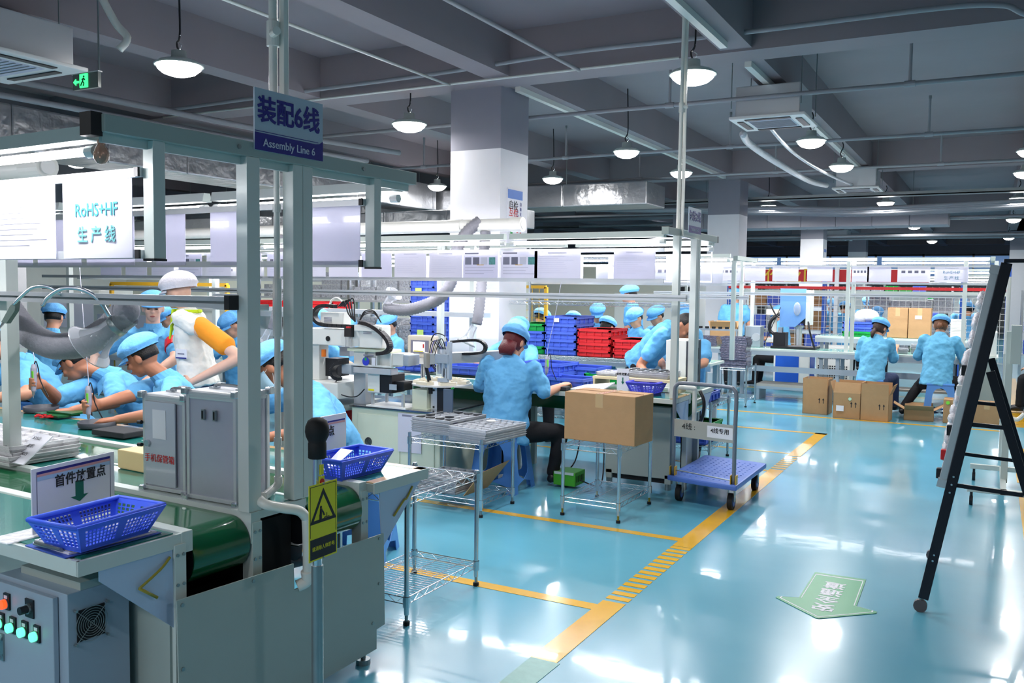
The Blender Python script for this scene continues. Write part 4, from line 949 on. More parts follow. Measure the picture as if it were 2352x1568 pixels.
# ---- centre shelf: aluminium cases, trays, carton
alc=mat('brushed_case_panel',(186,188,202),.32,.5,var=.04,scale=30,bump=.03,bscale=200)
def case(label,x0,x1,y0,y1,z1,glass):
    t=thing('aluminium_case',label,'case',((x0+x1)/2,(y0+y1)/2,.775),'aluminium cases on the centre shelf')
    z0=.777
    MB().b2((x0+.006,y0+.006,z0+.004),(x1-.006,y1-.006,z1-.006),alc).build('body',t)
    e=MB(); w=.016
    for x in(x0,x1-w):
        for y in(y0,y1-w): e.b2((x,y,z0),(x+w,y+w,z1),alu)
    for z in(z0,z1-w):
        for x in(x0,x1-w): e.b2((x,y0,z),(x+w,y1,z+w),alu)
        for y in(y0,y1-w): e.b2((x0,y,z),(x1,y+w,z+w),alu)
    e.build('edge_frame',t,bevel=.003)
    for x in(x0,x1):
        for y in(y0,y1):
            for z in(z0,z1): MB().box((x,y,z),(.028,.028,.028),chrome).build('corner_cap',t,bevel=.005)
    MB().b2((x0+.002,y0+.002,z1-.03),(x1-.002,y1-.002,z1+.004),alu).build('lid',t,bevel=.006)
    h=MB(); xm=(x0+x1)/2; h.tube(bend([(xm-.07,(y0+y1)/2,z1+.004),(xm-.055,(y0+y1)/2,z1+.018),(xm+.055,(y0+y1)/2,z1+.018),(xm+.07,(y0+y1)/2,z1+.004)],4),.0065,chrome,8); h.b2((xm-.085,(y0+y1)/2-.015,z1),(xm-.055,(y0+y1)/2+.015,z1+.01),chrome); h.b2((xm+.055,(y0+y1)/2-.015,z1),(xm+.085,(y0+y1)/2+.015,z1+.01),chrome); h.build('handle',t)
    return t
c1=case('aluminium case with a clear door and red characters',-2.965,-2.725,2.385,2.585,1.155,True)
MB().b2((-2.945,2.380,.80),(-2.775,2.386,1.13),mat('clear_door',(176,184,196),.12,var=.06,scale=6,coat=.6)).build('door',c1)
text('lettering','手机保管箱',.034,redink,c1,(-2.862,2.3775,.905),(1,0,0),(0,0,1),bold=.0002,ext=.0004)
MB().b2((-2.90,2.3785,.985),(-2.825,2.3795,1.10),mat('pale_sticker',(214,218,226),.3,coat=.5)).build('sticker',c1)
o=MB(); o.cyl((-2.925,2.38,.965),(-2.925,2.368,.965),.013,chrome,14); o.build('lock',c1); o=MB()
for z in(.955,1.045): o.cyl((-2.955,2.372,z),(-2.975,2.372,z-.001),.008,blackp,10)
o.build('door_peg',c1)
c2=case('plain silver aluminium case beside the frame post',-2.695,-2.435,2.365,2.54,1.19,False)
o=MB()
for x in(-2.60,-2.54): o=MB(); o.b2((x-.007,2.358,1.085),(x+.007,2.366,1.125),steel); o.b2((x-.003,2.356,1.09),(x+.003,2.36,1.12),blackp); o.build('latch',c2)
cx=carton('cardboard_box','small pale wooden coloured box left of the aluminium cases',(-3.29,2.70,.77),.23,.20,.085,rz=R(-4),m=mat('pale_board',(214,190,140),.7),tp=False)
tray_stack('clear blister tray in the flat wrapped stack on the centre shelf',(-4.15,2.54,.775),.72,.34,.014,6,clear,'clear trays on the centre shelf',rz=R(-3),nx=9,ny=4,jit=.012)
bg=thing('plastic_bag','clear zip bag with a handwritten white note on the tray stack','bag',(-3.80,2.50,.87))
o=MB(); o.prism([(-3.86,2.375,.79),(-3.72,2.37,.79),(-3.70,2.50,.90),(-3.84,2.52,.90)],(0,-.004,.003),paper); o.build('note',bg)
for i,s_ in enumerate(('X25山','招积','292台')): text('lettering',s_,.022,inkb,bg,(-3.785+.004*i,2.476-.034*i,.888-.029*i),(1,-.02,0),(.02,.13,.11),ext=.0004)
# far table parts
def lowthing(mb,n,l,c,loc,g=None,**k): return tag(mb.build(n,loc=loc,**k),l,c,g)
o=MB(); o.box((-4.12,3.17,.79),(.26,.16,.03),mat('dark_foam',(46,48,52),.9)); lowthing(o,'foam_block','black foam block on the green mat behind the tray stack','foam',(-4.12,3.17,.775),bevel=.006)
for x,y,l in((-5.30,3.50,'dark grey ring tray by the left worker\'s hand'),(-4.47,3.29,'dark grey ring tray left of the foam block')):
    o=MB(); o.lathe([(.10,0),(.105,.03),(.098,.03),(.094,.004),(0,.004)],mat('grey_ring',(72,74,82),.5),(x,y,.775),24); lowthing(o,'ring_tray',l,'tray',(x,y,.775),'ring trays on the green mat',smooth=True)
o=MB(); pcb=mat('circuit_green',(20,84,44),.3,var=.3,scale=60); o.box((-5.02,3.42,.785),(.26,.14,.012),pcb,rz=-.1); o.box((-4.98,3.46,.797),(.22,.12,.01),pcb,rz=.05); lowthing(o,'circuit_board','green circuit board under the left worker\'s hand','circuit board',(-5.02,3.42,.78))
o=MB()
for i in range(26): o.box((-5.0+random.uniform(-.08,.08),3.32+random.uniform(-.025,.025),.781+random.uniform(0,.012)),(.02,.008,.006),redb,rz=random.uniform(0,3))
tag(o.build('red_parts',loc=(-5.0,3.3,.775)),'heap of small red parts in front of the circuit board','parts',None,'stuff')
for i,(x,y,a) in enumerate(((-3.83,3.20,.2),(-3.74,3.12,-.3),(-3.62,3.22,.5))):
    o=MB(); o.prism([(x-.10,y-.04,.778+.006*i),(x+.09,y-.05,.780+.006*i),(x+.11,y+.06,.79+.006*i),(x-.08,y+.05,.778+.006*i)],(0,0,.002),paper); r_=lowthing(o,'paper_bag','white paper bag beside the aluminium case, %s of three'%('left','middle','right')[i],'paper bag',(x,y,.775),'white paper bags on the green mat')
basket('perforated_basket','blue perforated basket holding papers on the far table end',(-2.455,3.05,.772),.22,.34,.09,basketm,rz=R(-3),nx=9,ny=20)
o=MB(); o.prism([(-2.52,2.93,.80),(-2.42,2.90,.83),(-2.44,3.05,.875),(-2.53,3.08,.87)],(0,0,.002),paper); lowthing(o,'paper_note','white printed paper leaning in the far basket','paper',(-2.48,3.0,.8))
p2=thing('placement_sign','white standing sign partly hidden behind the black ball top','sign',(-2.62,3.0,.77))
MB().b2((-2.66,2.98,.772),(-2.655,3.27,1.0),paper).build('board',p2); text('lettering','点',.05,inkb,p2,(-2.6535,3.16,.925),(0,1,0),(0,0,1),bold=.002); o=MB(); o.b2((-2.6548,3.0,.968),(-2.6542,3.26,.975),navy); o.b2((-2.6548,3.0,.958),(-2.6542,3.26,.966),mat('salmon_print',(214,160,160))); o.build('print_band',p2)
# duct, hose and funnel above line 6
dt=thing('extraction_duct','thick white duct pipe end above the tray stack at far left','duct pipe',(-4,2.47,2.1))
o=MB(); o.cyl((-3.72,2.47,2.1),(-8,2.52,2.1),.047,pvc,20); o.build('duct_pipe',dt,smooth=False); sm(dt.children[-1]); o=MB(); o.cyl((-3.66,2.47,2.1),(-3.80,2.47,2.1),.053,pvc,20); o.cyl((-3.655,2.47,2.1),(-3.66,2.47,2.1),.034,whitep,20); o.build('end_cap',dt)
def corrugated(pts,r,m,name,parent,n=14,amp=.06,step=.016):
    P=bend(pts,10); L=[0]
    for a,b in zip(P,P[1:]): L.append(L[-1]+(b-a).length)
    N=int(L[-1]/(step/2)); Q=[];j=0
    for i in range(N+1):
        t=L[-1]*i/N
        while j<len(L)-2 and L[j+1]<t: j+=1
        Q.append(P[j].lerp(P[j+1],(t-L[j])/max(1e-6,L[j+1]-L[j])))
    o=MB(); o.tube(Q,r,m,n,radf=lambda i:r*(1+(amp if i%2 else -amp))); return o.build(name,parent,smooth=True)
hs=thing('extraction_hose','thick grey corrugated hose drooping to a clear funnel at left','hose',(-3.9,2.55,1.4))
corrugated([(-4.35,2.6,1.95),(-4.22,2.56,1.62),(-4.108,2.55,1.484),(-3.962,2.55,1.366),(-3.802,2.55,1.311),(-3.677,2.55,1.307),(-3.525,2.55,1.332),(-3.378,2.55,1.395),(-3.30,2.55,1.45),(-3.255,2.54,1.475)],.058,hose,'hose_tube',hs,18,.06,.022)
o=MB(); ell(o,(-3.235,2.53,1.478),(.055,.055,.055),hose,n=16); o.build('hose_end',hs,smooth=True)
ax=(V((-3.40,2.44,1.30))-V((-3.235,2.52,1.44))).normalized(); ux=ax.orthogonal().normalized(); M=Matrix((ux,ax.cross(ux),ax)).transposed()
o=MB(); o.lathe([(.045,-.03),(.045,.04),(.046,.045),(.048,.10),(.062,.145),(.085,.178),(.108,.195),(.112,.197),(.107,.192),(.083,.175),(.060,.143),(.046,.10),(.043,.045)],funnelm,V((-3.235,2.52,1.44)),28,M); o.build('funnel',hs,smooth=True)
o=MB(); o.lathe([(.047,.03),(.049,.035),(.049,.05),(.047,.055)],steel,V((-3.235,2.52,1.44)),20,M); o.build('clamp_ring',hs,smooth=True)
# gooseneck with knife
gk=thing('gooseneck_arm','bent steel arm holding a grey blade over the rail','tool arm',(-3.5,2.35,1.5))
MB().tube(bend([(-3.38,2.33,1.545),(-3.42,2.30,1.575),(-3.49,2.28,1.572),(-3.545,2.26,1.53),(-3.575,2.25,1.50)],6),.0075,chrome,8).build('arm',gk,smooth=True)
o=MB(); o.prism([(-3.56,2.25,1.515),(-3.60,2.25,1.495),(-3.665,2.25,1.425),(-3.63,2.25,1.42),(-3.57,2.25,1.475)],(0,.02,0),mat('grey_green_tool',(96,112,106),.5)); o.prism([(-3.665,2.255,1.425),(-3.65,2.255,1.423),(-3.725,2.255,1.37)],(0,.005,0),steel); o.build('blade',gk)
tb('gooseneck_arm','bent steel arm hooked over the rail beside the funnel','tool arm',bend([(-3.12,2.36,1.46),(-3.15,2.33,1.53),(-3.20,2.30,1.566),(-3.28,2.27,1.57),(-3.345,2.25,1.535),(-3.37,2.24,1.50)],6),.0085,chrome,8)
# electric screwdrivers hanging on balancer cords
def driver(label,top,bot,cordtop):
    t=thing('electric_screwdriver',label,'screwdriver',top,'electric screwdrivers hanging on cords'); T=V(top);B=V(bot);d=(B-T).normalized()
    o=MB(); L=(B-T).length
    for a,b,r1,r2 in((0,.12,.012,.019),(.12,.55,.019,.019),(.55,.80,.017,.013)): o.cyl(T+d*L*a,T+d*L*b,r1,mat('driver_grey',(150,150,164),.4),12,r2=r2)
    o.build('grip',t); sm(t.children[-1])
    o=MB(); o.cyl(T+d*L*.80,T+d*L*.92,.010,steel,10,r2=.007); o.cyl(T+d*L*.92,B,.002,steel,6); o.build('bit',t)
    o=MB(); x=d.orthogonal().normalized(); o.box(T+d*L*.33+V((.012,-.016,0)),(.014,.004,.055),mat('lime_label',(130,225,70),.5)); o.build('label_strip',t)
    o=MB(); o.tube(bend([T,T+V((.0,0,.06)),T.lerp(V(cordtop),.5),V(cordtop)],4),.0022,papergrey,5); o.build('cord',t)
    o=MB(); o.tube(bend([T+V((.006,0,.0)),T+V((.02,0,.02)),T+V((.028,.01,-.03)),T+V((.03,.02,-.10)),T+V((.06,.05,-.2))],5),.0035,blackp,5); o.build('black_cable',t)
driver('electric screwdriver held by the left worker',(-5.15,3.36,1.09),(-5.13,3.34,.885),(-5.3,3.32,1.72))
driver('electric screwdriver held by the man with the grey blue cap',(-4.60,3.33,.995),(-4.575,3.31,.79),(-4.62,3.3,1.72))
# ---------------------------------------------------------------- middle zone : racks, robot cell, line 4
wire_rack('nearest two tier wire rack with clear trays on its top shelf',(-2.575,3.69,0),.40,.64,[.605,.13],.625,group='small chromed wire racks')
wire_rack('small wire rack carrying the dark tray stack beside the seated red haired worker',(-3.365,5.46,0),.60,.46,[.505,.115],.545,group='small chromed wire racks')
wire_rack('small wire rack with yellow feet carrying the large carton',(-2.40,5.90,0),.42,.62,[.505,.13],.54,group='small chromed wire racks',brass=True)
wire_rack('small wire rack with blue crates behind the trolley',(-2.40,8.10,0),.42,.62,[.56,.18],.59,group='small chromed wire racks')
o=MB(); 
for k in range(4): o.box((-2.66,3.56,.612+.014*k),(.24,.36,.012),clear,rz=.03*k)
lowthing(o,'clear_tray','flat bundle of clear trays on the nearest wire rack','tray',(-2.66,3.56,.606))
tray_stack('tray with black discs in the dark stack',(-3.60,5.66,.507),.37,.46,.0135,8,cloudy,'dark tray stack on the wire rack',rz=R(-6),nx=4,ny=4,discs=[(0,0),(1,0),(2,0),(3,0),(0,1),(2,1),(1,3),(2,3),(3,3)])
o=MB(); 
for k in range(7): 
    for i in range(4):
        for j in range(4): o.cyl((-3.60-.37/2+.37*(i+.5)/4,5.66-.23+.46*(j+.5)/4,.513+.0135*k),(-3.60-.37/2+.37*(i+.5)/4,5.66-.23+.46*(j+.5)/4,.520+.0135*k),.038,mat('slate_disc',(70,72,92),.4),10,cap=True)
tag(o.build('black_disc',loc=(-3.6,5.66,.51)),'black discs held inside the dark tray stack','discs',None,'stuff')
tray_stack('clear tray in the pale stack on the wire rack',(-3.18,5.52,.507),.34,.50,.016,6,cloudy,'pale tray stack on the wire rack',rz=R(-7),nx=6,ny=5)
o=MB(); ell(o,(-3.20,5.60,.617),(.04,.03,.008),whitep,n=12); lowthing(o,'oval_dish','white oval dish on the pale tray stack','dish',(-3.2,5.6,.61),smooth=True)
tray_stack('clear tray stacked low on the wire rack',(-3.46,5.45,.118),.33,.36,.014,8,cloudy,'tray stack on the lower wire shelf',nx=5,ny=5)
o=MB(); o.prism([(-3.24,5.28,.12),(-3.10,5.28,.30),(-3.08,5.66,.33),(-3.24,5.62,.12)],(.004,0,-.003),card); lowthing(o,'cardboard_sheet','cardboard sheet leaning on the lower shelf of the wire rack','cardboard',(-3.2,5.4,.12))
bc=carton('cardboard_box','large taped carton on the wire rack with yellow feet',(-2.40,5.90,.508),.56,.30,.345,rz=R(-5),tp=True)
# stool of the red haired worker
stool('blue stool under the red haired worker',(-3.38,6.10,0),rz=R(4),s=.98)
# power unit under the table
o=MB(); gm=mat('green_power_unit',(70,160,40),.4); o.b2((-3.05,6.35,.02),(-2.86,6.55,.13),gm); u=lowthing(o,'power_unit','small green power unit on the floor between the rack and stool','power supply',(-2.95,6.45,0),bevel=.006)
o=MB(); 
for i in range(5): o.b2((-2.859,6.38+.03*i,.05),(-2.857,6.39+.03*i,.10),darkgap)
o.b2((-3.04,6.345,.11),(-2.87,6.351,.13),powder); o.build('vent_slot',u)['kind']='stuff'
tb('power_cable','black cable lying from the green power unit','cable',bend([(-2.86,6.45,.06),(-2.78,6.5,.02),(-2.74,6.6,.01),(-2.76,6.7,.2),(-2.78,6.72,.45)],6),.006,blackp,6)
tb('power_cable','black cable looping behind the blue stool','cable',bend([(-3.0,6.5,.02),(-3.1,6.55,.01),(-3.02,6.7,.15),(-3.0,6.75,.4),(-3.05,6.8,.6)],6),.006,blackp,6)
# ---- robot cell cabinet
rc=thing('machine_cabinet','pale green machine cabinet with steel top under the robots','cabinet',(-4.18,6.12,0))
pg=mat('pale_green_steel',(214,222,202),.4,var=.03)
MB().b2((-4.62,5.76,.04),(-3.75,6.55,.60),pg).build('body',rc,bevel=.01)
MB().b2((-4.63,5.74,.60),(-3.735,6.56,.616),mat('polished_steel_top',(150,154,158),.12,.9,var=.05)).build('steel_top',rc,bevel=.002)
MB().b2((-4.55,5.752,.10),(-4.13,5.76,.55),pg).build('door',rc,bevel=.002); MB().b2((-4.12,5.752,.10),(-3.80,5.76,.55),pg).build('door',rc,bevel=.002)
o=MB(); o.cyl((-4.44,5.752,.325),(-4.44,5.748,.325),.035,darkgap,18); fo=o.build('fan_opening',rc); o=MB()
for r_ in(.008,.016,.024,.032): o.tube([(-4.44+r_*math.cos(a),5.745,.325+r_*math.sin(a)) for a in [2*PI*i/20 for i in range(21)]],.0015,steel,4)
o.build('fan_guard',fo)
o=MB(); o.b2((-4.14,5.744,.275),(-3.915,5.747,.585),papergrey); ps=lowthing(o,'notice_sheet','lilac grey paper sheet fixed on the pale green cabinet','paper',(-4.03,5.745,.43))
MB().b2((-4.10,5.7435,.56),(-3.95,5.744,.575),inkgrey).build('print',ps)
# dispensing robot on its own stand
st=thing('machine_stand','grey and red framed stand under the left robot','stand',(-5.0,5.95,0))
o=MB()
for x in(-5.30,-4.70):
    for y in(5.62,6.25): o.b2((x,y,0),(x+.04,y+.04,.60),powgrey)
o.b2((-5.30,5.62,.56),(-4.66,6.29,.60),powgrey); o.b2((-5.30,5.62,.2),(-4.66,6.29,.22),powgrey); o.build('stand_frame',st)
o=MB(); o.b2((-5.25,5.7,.40),(-4.75,6.2,.55),redb); o.b2((-5.2,5.7,.22),(-4.8,6.1,.36),darkgap); o.build('red_drawer',st)
ro=thing('dispensing_robot','white gantry robot with curled black cable chains','robot',(-4.95,5.95,.66))
wm=mat('machine_white',(224,226,222),.35,var=.03); wg=mat('machine_grey',(170,180,190),.35,.3,var=.03)
MB().b2((-5.32,5.63,.665),(-4.66,6.25,.80),wm).build('base',ro,bevel=.012)
o=MB(); 
for x in(-5.2,-4.75):
    for y in(5.7,6.2): o.cyl((x,y,.605),(x,y,.665),.018,steel,10)
o.build('foot',ro)['kind']='stuff'
MB().b2((-5.05,5.72,.80),(-4.93,5.84,1.13),wm).build('column',ro,bevel=.006)
MB().b2((-5.06,5.68,1.10),(-4.30,5.86,1.235),wm).build('cross_beam',ro,bevel=.006)
o=MB(); o.cyl((-4.80,5.679,1.155),(-4.80,5.674,1.155),.022,darkgap,16); 
for k in range(2): 
    for z in(1.13,1.19): o.b2((-5.03,5.676,z+.01*k),(-4.97,5.679,z+.01*k+.003),darkgap)
o.build('beam_hole',ro)
o=MB(); o.b2((-4.90,5.70,1.25),(-4.66,5.80,1.37),wm); hb=o.build('motor_head',ro,bevel=.005)
o=MB(); o.b2((-4.46,5.66,1.10),(-4.24,5.78,1.27),wm); o.b2((-4.50,5.64,1.23),(-4.26,5.80,1.28),wm); hb2=o.build('head_box',ro,bevel=.005)
o=MB(); 
for k in range(4): o.b2((-4.42,5.656,1.21+.012*k),(-4.34,5.66,1.214+.012*k),inkgrey); o.b2((-4.86,5.696,1.29+.012*k),(-4.78,5.70,1.294+.012*k),inkgrey)
o.build('vent_slot',hb2)['kind']='stuff'
def chain(pts,parent,w=.055,th=.028,up=V((0,1,0))):
    P=bend(pts,5); o=MB()
    for a,b in zip(P,P[1:]):
        m_=(a+b)/2; d=(b-a); L=d.length*.92; x=d.normalized(); y=up; z=x.cross(y).normalized(); M=Matrix((x,y,z)).transposed(); o.box(m_,(L,w,th),blackp,M=M)
    return o.build('cable_chain',parent)
chain([(-4.36,5.70,1.262),(-4.60,5.70,1.262),(-4.84,5.70,1.265),(-4.93,5.70,1.29),(-4.965,5.70,1.34),(-4.93,5.70,1.40),(-4.85,5.70,1.425),(-4.74,5.70,1.42)],ro)
chain([(-4.45,5.66,1.30),(-4.35,5.66,1.28),(-4.25,5.66,1.23),(-4.18,5.66,1.17),(-4.16,5.66,1.11),(-4.20,5.66,1.07),(-4.28,5.66,1.055)],ro)
o=MB(); 
for k in range(4): o.tube(bend([(-4.74+.02*k,5.74,1.42),(-4.68+.03*k,5.74,1.46+.01*k),(-4.62+.02*k,5.72,1.36),(-4.55,5.72,1.30)],6),.006,blackp,6)
for k in range(3): o.tube(bend([(-4.52,5.72,1.28),(-4.46,5.72,1.36+.012*k),(-4.36,5.72,1.37+.01*k),(-4.29,5.72,1.30)],6),.005,blackp,6)
o.tube(bend([(-4.85,5.75,1.4),(-4.82,5.75,1.47),(-4.76,5.75,1.49),(-4.70,5.75,1.45)],6),.008,whitep,6); o.build('cable_bundle',ro,smooth=True)
o=MB(); o.b2((-4.60,5.64,1.18),(-4.53,5.69,1.25),blackp); o.cyl((-4.57,5.66,1.25),(-4.57,5.66,1.262),.022,redb,12); o.cyl((-4.57,5.66,1.10),(-4.57,5.66,1.18),.028,film('clear_bowl',(230,230,230),.3),12); o.build('air_regulator',ro)
o=MB(); o.b2((-4.93,5.80,.83),(-4.80,5.95,.98),blackp); o.b2((-4.83,5.86,1.0),(-4.72,5.93,1.08),wg); o.cyl((-4.88,5.72,1.0),(-4.88,5.72,1.06),.02,mat('orange_sensor',(230,120,30),.4),10); o.build('motor',ro)
# arm machine in the middle
am=thing('screw_robot','white arm robot carrying a blue round label','robot',(-4.3,5.9,.62))
MB().b2((-4.62,5.70,1.06),(-4.19,5.86,1.085),mat('cream_plate',(226,232,206),.4)).build('top_plate',am,bevel=.004)
o=MB(); o.b2((-4.58,5.74,.96),(-4.18,5.86,1.06),wm); o.b2((-4.60,5.70,.945),(-4.18,5.86,.96),wm); o.b2((-4.45,5.70,.96),(-4.44,5.74,1.06),wm); o.b2((-4.325,5.70,.96),(-4.315,5.74,1.06),wm); o.b2((-4.19,5.70,.96),(-4.18,5.74,1.06),wm); o.build('arm_box',am)
MB().b2((-4.18,5.72,.965),(-4.07,5.86,1.06),wm).build('arm_end',am,bevel=.004); MB().b2((-4.07,5.71,.965),(-4.02,5.87,1.055),wg).build('end_plate',am,bevel=.008)
o=MB(); o.cyl((-4.425,5.698,.985),(-4.425,5.694,.985),.034,mat('round_blue',(40,60,190),.4),24); rb=o.build('round_label',am)
MB().cyl((-4.425,5.6935,1.003),(-4.425,5.6925,1.003),.012,greenb,12).build('green_mark',rb)
o=MB(); o.b2((-4.365,5.696,.955),(-4.33,5.70,1.02),paper); o.b2((-4.45,5.696,1.03),(-4.35,5.70,1.04),inkgrey); o.build('paper_label',am)
o=MB(); o.b2((-4.66,5.68,.875),(-4.56,5.84,.95),wg); o.b2((-4.56,5.70,.885),(-4.18,5.80,.935),alu); o.build('lower_axis',am,bevel=.004)
MB().b2((-4.63,5.80,.616),(-4.51,5.92,.875),alu).build('support_column',am,bevel=.004)
chain([(-4.62,5.66,.97),(-4.70,5.66,.95),(-4.74,5.66,.90),(-4.72,5.66,.85),(-4.66,5.66,.83)],am)
o=MB(); o.tube(bend([(-4.66,5.70,.87),(-4.72,5.68,.80),(-4.70,5.68,.72),(-4.60,5.68,.69),(-4.50,5.68,.70),(-4.44,5.70,.76)],8),.005,blackp,6); o.build('cable',am,smooth=True)
ct=thing('controller_box','silver and black controller box on a small frame','controller',(-4.35,5.9,.62))
MB().b2((-4.44,5.74,.735),(-4.32,5.92,.885),wm).build('silver_case',ct,bevel=.004); MB().b2((-4.319,5.74,.735),(-4.20,5.92,.885),blackp).build('black_case',ct,bevel=.004); MB().b2((-4.43,5.737,.745),(-4.375,5.74,.76),yl).build('label_strip',ct)
MB().b2((-4.20,5.78,.76),(-4.11,5.9,.83),blackp).build('camera_head',ct); MB().b2((-4.22,5.735,.765),(-4.15,5.74,.81),alu).build('bracket_plate',ct)
o=MB()
for x in(-4.42,-4.12):
    for y in(5.76,5.95): o.b2((x,y,.625),(x+.02,y+.02,.735),alu)
o.b2((-4.45,5.73,.616),(-4.06,6.0,.628),whitep); o.b2((-4.44,5.74,.728),(-4.25,5.97,.736),alu); o.build('small_frame',ct)
tp_=thing('touch_panel','beige touch panel with a lit screen on a chrome pole','screen',(-4.0,6.25,.62))
MB().b2((-4.41,6.25,.99),(-4.15,6.35,1.175),mat('beige_plastic',(222,212,196),.4)).build('housing',tp_,bevel=.015)
MB().b2((-4.37,6.244,1.025),(-4.19,6.25,1.135),inkgrey).build('bezel',tp_); sc_=MB().b2((-4.345,6.241,1.037),(-4.225,6.244,1.122),mat('screen_glow',(250,250,245),.3,emit=1.2,var=0)).build('screen',tp_)
o=MB(); o.b2((-4.34,6.2405,1.038),(-4.24,6.241,1.046),yl); o.b2((-4.245,6.2405,1.07),(-4.23,6.241,1.105),redink); o.build('screen_print',sc_)
o=MB(); o.cyl((-4.28,6.3,.616),(-4.28,6.3,.96),.022,chrome,14); o.cyl((-4.28,6.3,.93),(-4.28,6.3,.99),.035,whitep,14); o.build('pole',tp_,smooth=False)
la=thing('linear_axis_robot','long aluminium axis with a gripper head above the round table','robot',(-3.8,6.1,1.0))
bx_=MB(); a_=V((-3.93,5.86,1.0)); b_=V((-3.42,6.42,1.02)); d_=(b_-a_).normalized(); y_=V((0,0,1)).cross(d_); M_=Matrix((d_,y_,V((0,0,1)))).transposed()
bx_.box((a_+b_)/2+V((0,0,.02)),((b_-a_).length,.09,.085),alu,M=M_); bx_.build('axis_beam',la,bevel=.004)
o=MB(); o.box(a_+V((-.01,-.01,.01)),(.03,.10,.12),mat('taupe_cap',(150,146,138),.4),M=M_); o.build('end_cap',la,bevel=.008)
o=MB(); o.cyl((-3.95,5.86,.95),(-3.92,5.88,.80),.014,blackp,8,r2=.018); o.cyl((-3.92,5.88,.80),(-3.92,5.88,.74),.020,blackp,8); o.build('black_probe',la)
MB().b2((-3.62,6.30,.616),(-3.55,6.38,.97),alu).build('support_column',la)
g_=thing('gripper_head','upright gripper module with tubes on the aluminium axis','gripper',(-3.78,5.95,.9))
o=MB()
for dx,z0,z1 in((0,.90,1.13),(.045,.88,1.12),(.09,.86,1.16),(.06,.84,.95)): o.b2((-3.86+dx,5.88,z0),(-3.835+dx,5.92,z1),alu)
o.b2((-3.87,5.86,.99),(-3.75,5.88,1.06),wg); o.b2((-3.85,5.87,.84),(-3.76,5.90,.87),alu); o.cyl((-3.80,5.9,1.12),(-3.80,5.9,1.30),.004,steel,6); o.cyl((-3.80,5.9,1.16),(-3.80,5.9,1.2),.01,whitep,8); o.build('gripper_body',g_)
o=MB()
for k in range(5): o.tube(bend([(-3.83+.012*k,5.88,1.10),(-3.90+.02*k,5.87,1.16+.006*k),(-3.92+.01*k,5.86,1.02),(-3.86,5.86,.92+.01*k)],6),.004,[blackp,navy,blackp,steel,blackp][k],6)
for k in range(2): o.tube(bend([(-3.92,5.88,1.16+.01*k),(-3.88,5.88,1.22),(-3.80,5.9,1.2),(-3.76,5.9,1.10)],6),.004,blackp,6)
o.build('air_tubes',g_,smooth=True)
chain([(-3.78,5.96,1.155),(-3.70,6.0,1.165),(-3.60,6.06,1.17),(-3.555,6.09,1.145),(-3.545,6.10,1.11),(-3.565,6.09,1.075),(-3.63,6.05,1.062),(-3.70,6.01,1.06)],g_,w=.04,th=.02)
rt=thing('rotary_table','round white rotary table with pale fixtures','rotary table',(-3.94,6.02,.62))
o=MB(); o.lathe([(0,.80),(.245,.80),(.245,.812),(0,.812)],whitep,(-3.92,6.04,0),36); o.build('turntable',rt)
for i in range(6):
    a=2*PI*i/6+.3; c_=V((-3.92+.185*math.cos(a),6.04+.185*math.sin(a),.812)); o=MB(); M=Matrix.Rotation(a,3,'Z')
    o.box(c_+V((0,0,.012)),(.075,.13,.022),mat('ivory_fixture',(236,228,206),.5),M=M)
    for s_ in(-1,0,1): o.box(c_+M@V((-.02,.045*s_,.028)),(.02,.018,.012),mat('ivory_fixture',(236,228,206)),M=M)
    o.build('fixture_block',rt)
o=MB(); o.b2((-4.07,5.84,.616),(-3.93,5.98,.77),pg); o.b2((-4.09,5.82,.616),(-3.91,6.0,.622),pg); o.build('gear_box',rt); o=MB(); o.b2((-3.92,5.88,.616),(-3.86,5.98,.79),alu); o.b2((-3.86,5.88,.616),(-3.78,5.98,.79),blackp); o.cyl((-3.89,5.879,.77),(-3.89,5.876,.77),.009,blackp,8); o.cyl((-3.89,5.879,.635),(-3.89,5.876,.635),.009,blackp,8); o.cyl((-3.92,6.04,.79),(-3.92,6.04,.80),.05,steel,12); o.build('drive_motor',rt)
o=MB(); o.b2((-3.755,5.81,.616),(-3.675,5.83,.795),mat('slate_plate',(84,100,120),.4)); o.cyl((-3.68,5.81,.80),(-3.66,5.81,.81),.008,greenb,8); lowthing(o,'sensor_plate','upright slate plate with a green sensor beside the rotary table','plate',(-3.72,5.82,.616))
o=MB(); o.b2((-3.58,6.42,.616),(-3.48,6.52,.68),wm); lowthing(o,'white_box','small white box at the right end of the steel top','box',(-3.53,6.47,.616)) if False else None
